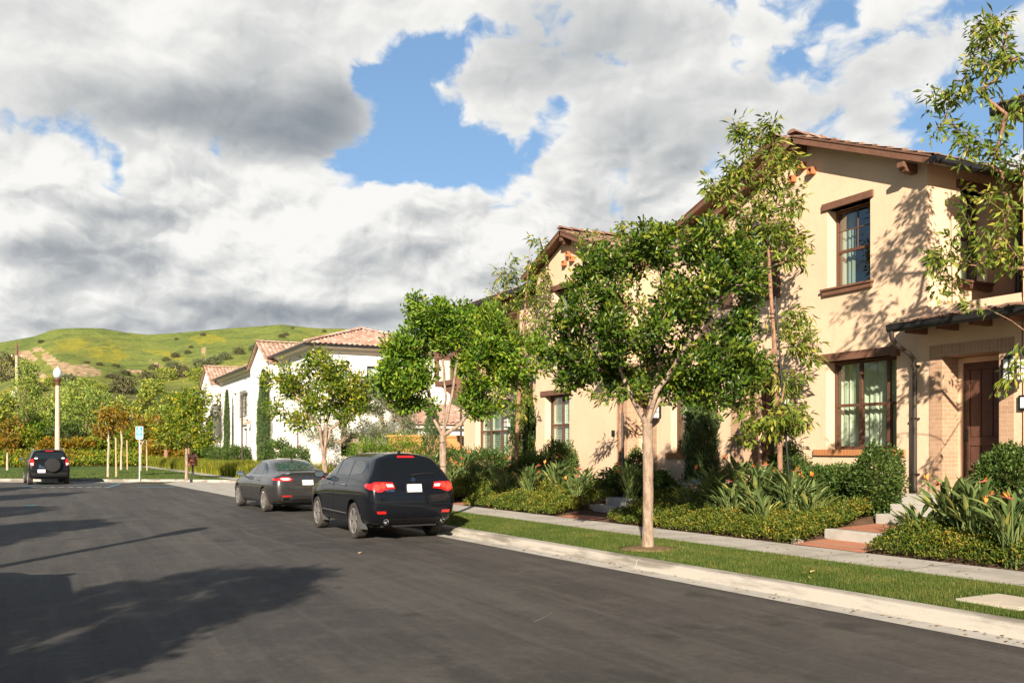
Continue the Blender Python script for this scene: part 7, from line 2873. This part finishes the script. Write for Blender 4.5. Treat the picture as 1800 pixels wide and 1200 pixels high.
        ex = decal(bv, [mirror_x(q) if sg < 0 else q], 'rear', .010).build('exhaust_tip', chrome, root, smooth='all')
        decal(bv, [mirror_x(q2) if sg < 0 else q2], 'rear', .014).build('exhaust_hole', seam, ex)
        wing_mirror(root, .87, .78, 1.02, sg, paint_grey)
        for y in (-1.33, 1.52):
            wheel(root, sg * .80, y, .335, .225, sg, 7, 'single')
    decal(bv, [[(-.40, .475), (.40, .475), (.42, .435), (-.42, .435)], [(-.42, .40), (.42, .40), (.40, .33), (-.40, .33)]], 'rear', .005).build('lower_bumper', rubber_b, root, smooth='all')
    decal(bv, line_poly([(-.62, .87), (-.56, .70), (-.5, .66), (.5, .66), (.56, .70), (.62, .87)]) + line_poly([(-.40, .875), (-.28, .77), (-.22, .755), (.22, .755), (.28, .77), (.40, .875)]), 'rear', .003, .1).build('tail_seam', seam, root)
    plate_on(root, rear_frame(bv, 0, .83, .014), .31, .155)
    M = rear_frame(bv, 0, .965, .004)
    b = MB(M)
    b.add([(.065 * math.cos(t), .026 * math.sin(t), .004) for t in [2 * math.pi * k / 20 for k in range(20)]], [tuple(range(20))])
    b.build('badge', chrome, root)
    b = MB()
    b.prism([(-1.0, 1.415), (-.88, 1.43), (-.98, 1.475), (-1.02, 1.475)], -.018, .018, 'x')
    b.build('roof_antenna', paint_grey, root)
    hull_floor(root, -2.1, 2.15, .6, .2)
    return root


def make_wagon():
    root = thing('parked_car', 'black off roader with a covered spare wheel on its back, parked at the far lawn', 'car')
    Z = [.28, .35, .56, .80, 1.02, 1.17, 1.60]
    rings = [
        R_([-2.02, -2.08, -2.14, -2.12, -2.07, -2.02, -1.80], [.70, .80, .855, .865, .85, .82, .64], [.36, .42, .58, .80, 1.02, 1.18, 1.60], [-1.78, -1.76, -1.75], (1.655, 1.68, 1.69)),
        R_([-1.94, -1.96, -1.98, -1.96, -1.92, -1.88, -1.66], [.74, .84, .90, .905, .89, .85, .67], [.30, .37, .57, .80, 1.02, 1.18, 1.605], [-1.64, -1.63, -1.62], (1.665, 1.69, 1.70)),
        R_(-1.4, [.74, .86, .91, .912, .90, .86, .69], Z, -1.35, (1.67, 1.70, 1.71)),
        R_(-.6, [.74, .86, .905, .91, .90, .86, .70], Z, -.6, (1.675, 1.705, 1.715)),
        R_(.2, [.74, .86, .905, .91, .90, .858, .695], Z, .15, (1.66, 1.69, 1.70)),
        R_([.75, .75, .75, .75, .75, .72, .45], [.74, .86, .905, .91, .90, .855, .66], [.28, .35, .56, .79, 1.0, 1.14, 1.54], [.42, .41, .4], (1.60, 1.63, 1.64)),
        R_([1.15, 1.15, 1.15, 1.15, 1.15, 1.15, 1.12], [.74, .86, .91, .915, .89, .84, .70], [.28, .35, .56, .78, .97, 1.09, 1.115], [1.15, 1.2, 1.22], (1.13, 1.14, 1.145)),
        R_(1.7, [.72, .84, .90, .90, .87, .80, .66], [.28, .35, .55, .76, .92, 1.02, 1.04], 1.7, (1.05, 1.06, 1.065)),
        R_([2.1, 2.14, 2.18, 2.18, 2.15, 2.12, 2.08], [.62, .74, .80, .80, .76, .70, .58], [.32, .37, .54, .72, .86, .93, .95], 2.06, (.955, .96, .96))]
    ar = [(-1.25, .35, .42), (1.35, .35, .42)]
    body, bv = car_body('body', rings, paint_black2, root, ar, ((6, .35), (5, .3), (1, .4)))
    for side in ('left', 'right'):
        decal(bv, [[(.85, 1.19), (.45, 1.50), (.05, 1.555), (.05, 1.2)]], side).build('side_window', tint, root, smooth='all')
        decal(bv, [[(-.03, 1.2), (-.03, 1.555), (-.80, 1.56), (-.88, 1.21)]], side).build('side_window', tint, root, smooth='all')
        decal(bv, [[(-.96, 1.215), (-.88, 1.555), (-1.45, 1.54), (-1.60, 1.25)]], side).build('side_window', tint, root, smooth='all')
    rw = decal(bv, [[(-.68, 1.24), (.68, 1.24), (.58, 1.55), (-.58, 1.55)]], 'rear').build('rear_window', tint, root, smooth='all')
    for sx in (-.62, .62):
        c = [(sx * .93 + .075 * math.cos(t), 1.275 + .035 * math.sin(t)) for t in [2 * math.pi * k / 14 for k in range(14)]]
        decal(bv, [c], 'rear', .008).build('window_sticker', plate_m, rw)
    for sg in (-1, 1):
        o_ = [(.84, 1.22), (.70, 1.26), (.665, 1.08), (.70, .90), (.84, .98)]
        tl = decal(bv, [mirror_x(o_) if sg < 0 else o_], 'rear', .008).build('tail_light', lens_red, root, smooth='all')
        q = [(.82, 1.04), (.69, 1.05), (.71, .93), (.80, .98)]
        decal(bv, [mirror_x(q) if sg < 0 else q], 'rear', .012).build('reverse_lens', lens_clear, tl, smooth='all')
        q = [(.72, .56), (.55, .56), (.55, .50), (.72, .50)]
        decal(bv, [mirror_x(q) if sg < 0 else q], 'rear', .008).build('bumper_reflector', lens_red, root)
        wing_mirror(root, .88, .76, 1.22, sg, rubber_b)
        for y in (-1.25, 1.35):
            wheel(root, sg * .79, y, .35, .225, sg, 5, 'single')
        b = MB()
        b.tube([(sg * .66, -1.55, 1.70), (sg * .665, -1.3, 1.74), (sg * .665, .1, 1.735), (sg * .65, .35, 1.68)], .02, 8)
        b.build('roof_rail', alloy, root, smooth='all')
    b = MB()
    p, n_ = on_rear(bv, .12, .97)
    b.lathe([(.335, .0), (.345, -.04), (.34, -.17), (.31, -.205), (.12, -.215), (.001, -.21)], (.12, p.y + .01, .95), 36, axis='y')
    b.build('spare_wheel_cover', rubber_b, root, smooth=35)
    decal(bv, [[(-.80, .60), (.80, .60), (.76, .40), (-.76, .40)]], 'rear', .02).build('lower_bumper', rubber_b, root, smooth='all')
    decal(bv, [[(-.18, 1.60), (.18, 1.60), (.17, 1.635), (-.17, 1.635)]], 'rear', .012).build('brake_light', lens_red, root)
    plate_on(root, rear_frame(bv, -.36, .67, .02), .34, .17)
    for (a, z, w_) in ((-.36, .86, .11), (-.15, 1.06, .07), (-.42, .93, .05)):
        decal(bv, [[(a - w_, z - .015), (a + w_, z - .015), (a + w_, z + .02), (a - w_, z + .02)]], 'rear', .008).build('badge_lettering', chrome, root)
    hull_floor(root, -1.9, 2.0, .6, .28)
    return root


suv = make_suv()
SUV_YAW = R(0.0)
suv.location = (6.23, 18.34, 0)
suv.rotation_euler = (0, 0, SUV_YAW)
suv.scale = (.95, 1, 1)
sed = make_sedan()
sed.location = (6.20, 26.75, 0)
sed.rotation_euler = (0, 0, R(3.4))
wag = make_wagon()
wag.location = (.02, 50.55, 0)
wag.rotation_euler = (0, 0, R(4.5))
p1 = dup(suv, (-2.35, 10.9, 0), R(1), 1, 'black crossover parked out of view on the near side, its shadow on the road', 'cars parked on the near side')
p2 = dup(sed, (-2.2, 5.75, 0), R(2), 1, 'grey saloon parked out of view on the near side beside the viewpoint', 'cars parked on the near side')
# ------------------------------------------------------------------ steps, paths, street furniture
b = MB()
b.add([(X0(10.5) + 3.72, 9.72, .172), (X0(10.5) + 3.72, 11.15, .172), (11.76, 11.1, .235), (11.76, 9.75, .235)], [(0, 3, 2, 1)])
b.add([(11.95, 9.75, .405), (11.95, 11.05, .405), (12.9, 11.0, .455), (12.9, 9.75, .455)], [(0, 3, 2, 1)])
struct(b.build('brick_path', paver))
st = thing('entrance_steps', 'pale concrete steps climbing from the pavement to the nearest door', 'steps', (12.5, 10.4, 0))
for (x0, x1, y0, y1, z0, z1) in [(11.75, 11.96, 9.7, 11.12, .12, .40), (11.955, 12.905, 9.74, 11.06, .1, .40), (12.9, 13.2, 9.62, 11.04, .2, .62), (13.19, 13.5, 9.6, 10.98, .3, .79), (13.48, 13.66, 9.5, 11.0, .3, .955)]:
    b = MB()
    b.box(x0, x1, y0, y1, z0, z1)
    b.build('step', concrete, st, bevel=.012)
b = MB()
b.add([(X0(17.6) + 3.72, 16.9, .172), (X0(17.6) + 3.72, 18.25, .172), (12.0, 18.2, .24), (12.0, 16.95, .24)], [(0, 3, 2, 1)])
b.add([(X0(23.5) + 3.72, 23.0, .172), (X0(23.5) + 3.72, 24.1, .172), (12.2, 23.9, .26), (12.2, 23.1, .26)], [(0, 3, 2, 1)])
struct(b.build('brick_path', paver))
st2 = thing('entrance_steps', 'shaded concrete steps behind the trunk of the biggest street tree', 'steps', (12.2, 17.6, 0))
for (x0, x1, y0, y1, z0, z1) in [(11.7, 12.1, 17.0, 18.5, .12, .40), (12.09, 12.6, 16.9, 18.35, .2, .58), (12.58, 13.2, 17.0, 18.3, .3, .76)]:
    b = MB()
    b.box(x0, x1, y0, y1, z0, z1)
    b.build('step', concrete, st2, bevel=.012)
b = MB()
b.box(11.25, 11.55, 20.7, 21.45, .2, .46)
tag(b.build('edging_stone', concrete, bevel=.015), 'white edging stone poking out of the ground cover', 'stone')
# low block with something blue folded on top, by the shaded brick entrance
b = MB()
b.box(12.9, 13.3, 15.4, 16.35, .45, .93)
b.box(12.86, 13.34, 15.36, 16.39, .93, .97)
tag(b.build('garden_block', concrete_mat('grey_block', (.30, .30, .29), (.2, .2, .2)), bevel=.01), 'low grey garden block half hidden by blade leaved plants', 'block')
b = MB()
for k, (rr, zz) in enumerate(((.17, .99), (.165, 1.02), (.155, 1.05))):
    pts = [(13.1 + rr * math.cos(t), 16.0 + rr * 1.3 * math.sin(t), zz) for t in [2 * math.pi * q / 20 for q in range(21)]]
    b.tube(pts, .018, 6)
tag(b.build('hose_coil', mat('blue_hose', (.03, .22, .50), .45, .4), smooth='all'), 'coil of blue hose lying on the low grey block', 'hose')
for (x, y, z, lab) in ((11.35, 15.9, .2, 'small grey stone in the ground cover left of the slim tree'), (X0(11.25) + 3.9, 11.22, .17, 'brown stone at the pavement edge beside the brick path')):
    rs = np.random.default_rng(int(x * 10))
    bm = bmesh.new()
    bmesh.ops.create_icosphere(bm, subdivisions=2, radius=.09)
    for v in bm.verts:
        v.co *= 1 + .22 * rs.normal()
        v.co.z *= .6
        v.co += Vector((x, y, z + .03))
    me = bpy.data.meshes.new('stone')
    bm.to_mesh(me)
    bm.free()
    me.materials.append(concrete_kerb)
    tag(link('stone', me), lab, 'stone')
for (X, Y, a, lab) in ((8.62, 8.35, .4, 'dry yellow leaf lying on the lawn strip by the kerb'), (10.35, 20.9, 1.2, 'pale fallen leaf on the far lawn strip'), (4.7, 14.6, .8, 'pale leaf scrap on the asphalt behind the black crossover')):
    b = MB()
    z = .004 if X < 6 else .205
    c, s_ = math.cos(a), math.sin(a)
    P2 = [(-.06, 0, 0), (-.02, .028, .012), (.03, .022, .01), (.07, 0, .015), (.03, -.022, .018), (-.02, -.026, .014)]
    b.add([(X + p * c - q * s_, Y + p * s_ + q * c, z + h) for p, q, h in P2], [(0, 1, 2, 3, 4, 5)])
    tag(b.build('fallen_leaf', mat('dry_leaf', (.55, .42, .16), .8, .2)), lab, 'leaf')

# lamp post beside the far lawn
pole_m = concrete_mat('buff_concrete_post', (.55, .42, .32), (.45, .34, .25), amt=.4)
copper = mat('copper_collar', (.16, .075, .045), .55, .4, .3, var=.3, vscale=10)


def globe_mat():
    m = mat('acorn_globe', (.42, .48, .50), .12, .7)
    p = m.node_tree.nodes['Principled BSDF']
    t = NT(m.node_tree)
    g = t.n('ShaderNodeTexCoord').outputs['Object']
    z = t.n('ShaderNodeSeparateXYZ', i_0=g).outputs[2]
    w_ = t.math('SINE', t.math('MULTIPLY', z, 75.0))
    t.set(p, 'Base Color', t.mix(t.smooth(w_, -.6, .8), (.34, .40, .42), (.60, .65, .66)))
    return m


lp = thing('lamp_post', 'buff lamp post with a glass acorn globe rising behind the far black car', 'street lamp', (.62, 58.3, .1))


def lamp_post(root, x, y, z0, H):
    b = MB()
    b.lathe([(.26, 0), (.26, .12), (.2, .2), (.17, .5), (.155, .8), (.11, H - 1.1), (.105, H - 1.0)], (x, y, z0), 14)
    b.build('post', pole_m, root, smooth=40)
    b = MB()
    b.lathe([(.11, H - 1.02), (.13, H - .98), (.13, H - .9), (.19, H - .72), (.22, H - .68), (.22, H - .6), (.17, H - .58)], (x, y, z0), 16)
    b.build('collar', copper, root, smooth=30)
    b = MB()
    b.lathe([(.14, H - .60), (.21, H - .50), (.245, H - .34), (.23, H - .20), (.17, H - .08), (.10, H - .02), (.06, H + .03), (.03, H + .06), (.012, H + .12), (.001, H + .14)], (x, y, z0), 18)
    b.build('globe', globe_mat(), root, smooth='all')


lamp_post(lp, .62, 58.3, .1, 6.3)
# matching lamp just out of view on the near left: its shadow crosses the road
lp2 = dup(lp, (0, 0, 0), 0, 1, 'lamp post left of the view whose long thin shadow crosses the asphalt', 'lamp posts')
lp['group'] = 'lamp posts'
lp2.location = (-4.9, 9.25, 0)

galv = mat('galvanised_post', (.50, .50, .50), .45, .5, .6, var=.2, vscale=20)
sign_blue = mat('sign_blue', (.012, .22, .60), .35, .5)
sign_white = mat('sign_white', (.82, .83, .83), .35, .5)
sign_brown = mat('sign_rust_brown', (.34, .075, .022), .5, .4)
sign_post = mat('sign_post_dark', (.05, .04, .035), .6, .3)


def facing(p):
    """frame at p facing the camera side: x right, y up, z towards the street view"""
    a = YAW * .55
    xa = Vector((math.cos(a), -math.sin(a), 0))
    za = Vector((-math.sin(a), -math.cos(a), 0))
    return Matrix(((xa.x, 0, za.x, p[0]), (xa.y, 0, za.y, p[1]), (0, 1, 0, p[2]), (0, 0, 0, 1)))


def rrect(w, h, r_, n=5):
    out = []
    for (cx, cy, a0) in ((w / 2 - r_, h / 2 - r_, 0), (-w / 2 + r_, h / 2 - r_, 90), (-w / 2 + r_, -h / 2 + r_, 180), (w / 2 - r_, -h / 2 + r_, 270)):
        for k in range(n):
            t = R(a0 + 90 * k / (n - 1))
            out.append((cx + r_ * math.cos(t), cy + r_ * math.sin(t)))
    return out


sx, sy = 4.35, 50.5
sg_ = thing('accessible_parking_sign', 'blue and white accessible parking sign on a thin pale post', 'sign', (sx, sy, .14))
b = MB()
b.tube([(sx, sy, .1), (sx, sy, 2.75)], .032, 8)
b.build('post', mat('pale_post', (.62, .60, .56), .5, .4, var=.15, vscale=14), sg_, smooth=40)
M = facing((sx, sy, 2.56))
M = M @ Matrix.Translation((0, 0, .05))
b = MB(M)
b.prism(rrect(.36, .66, .05), -.004, .0, 'z')
pn = b.build('panel', sign_white, sg_)
b = MB(M)
b.prism(rrect(.325, .625, .035), .0005, .002, 'z')
b.build('blue_field', sign_blue, pn)
b = MB(M @ Matrix.Translation((0, .12, 0)))
# wheelchair symbol: head, back, seat and wheel ring
b.prism([(.0 + .028 * math.cos(t) - .02, .135 + .028 * math.sin(t)) for t in [2 * math.pi * k / 12 for k in range(12)]], .0025, .004, 'z')
b.beam((-.02, .10, .003), (-.012, -.005, .003), .03, .002, (0, 0, 1))
b.beam((-.018, .05, .003), (.05, .05, .003), .02, .002, (0, 0, 1))
b.beam((-.015, .0, .003), (.055, .0, .003), .026, .002, (0, 0, 1))
b.beam((.055, .005, .003), (.085, -.085, .003), .026, .002, (0, 0, 1))
for k in range(20):
    t0, t1 = [R(120 + 235 * (k + e) / 20) for e in (0, 1)]
    b.beam((-.015 + .075 * math.cos(t0), -.035 + .075 * math.sin(t0), .003), (-.015 + .075 * math.cos(t1), -.035 + .075 * math.sin(t1), .003), .018, .002, (0, 0, 1))
b.build('wheelchair_symbol', sign_white, pn)
text_mesh('PARKING\nONLY', .05, M @ Matrix.Translation((0, -.015, .003)), pn, sign_white, 'sign_lettering', .0006, .0006)
text_mesh('VAN\nACCESSIBLE', .046, M @ Matrix.Translation((0, -.195, .0045)), pn, sign_white, 'sign_lettering', .0006, .0006)
b = MB(M @ Matrix.Translation((0, -.195, 0)))
b.prism(rrect(.29, .19, .012), .0022, .0032, 'z')
b.build('lower_band', mat('sign_pale_blue', (.12, .38, .74), .35, .5), pn)

bx_, by_ = 7.15, 51.7
br = thing('brown_sign', 'rust brown sign with white lettering on a short dark post', 'sign', (bx_, by_, .14))
b = MB()
b.box(bx_ - .05, bx_ + .05, by_ - .05, by_ + .05, .1, 1.5)
b.build('post', sign_post, br)
M = facing((bx_, by_, 1.12)) @ Matrix.Translation((0, 0, .08))
b = MB(M)
b.prism(rrect(.50, .64, .012), -.012, 0, 'z')
pn = b.build('panel', sign_brown, br)
text_mesh('TOW-AWAY', .092, M @ Matrix.Translation((0, .215, .001)), pn, sign_white, 'sign_lettering', .001, .002)
text_mesh('ZONE', .062, M @ Matrix.Translation((0, .105, .001)), pn, sign_white, 'sign_lettering', .001, .0015)
text_mesh('PARKING', .07, M @ Matrix.Translation((0, -.235, .001)), pn, sign_white, 'sign_lettering', .001, .0018)
b = MB(M)
b.prism([(0, .03), (.06, -.03), (.025, -.03), (.025, -.085), (-.025, -.085), (-.025, -.03), (-.06, -.03)], .0005, .003, 'z')
b.build('arrow', sign_white, pn)

# thin posts
b = MB()
u = (570 - 900) / 1580
Y = 29.0
X = Y * (u * CA + SA) / (CA - u * SA)
b.tube([(X, Y, .1), (X, Y, 2.35)], .04, 8)
b.box(X - .15, X + .15, Y - .05, Y - .04, 1.9, 2.33)
tag(b.build('sign_post', galv, smooth=40), 'galvanised post seen from behind beside the yellowing tree trunk', 'post')
u = (425.5 - 900) / 1580
Y = 61.5
X = Y * (u * CA + SA) / (CA - u * SA)
b = MB()
b.tube([(X, Y, .2), (X, Y, 5.3)], .055, 8)
b.box(X - .08, X + .08, Y - .08, Y + .08, 5.1, 5.3)
tag(b.build('thin_lamp_pole', sign_post, smooth=40), 'thin dark pole standing before the white house', 'pole')
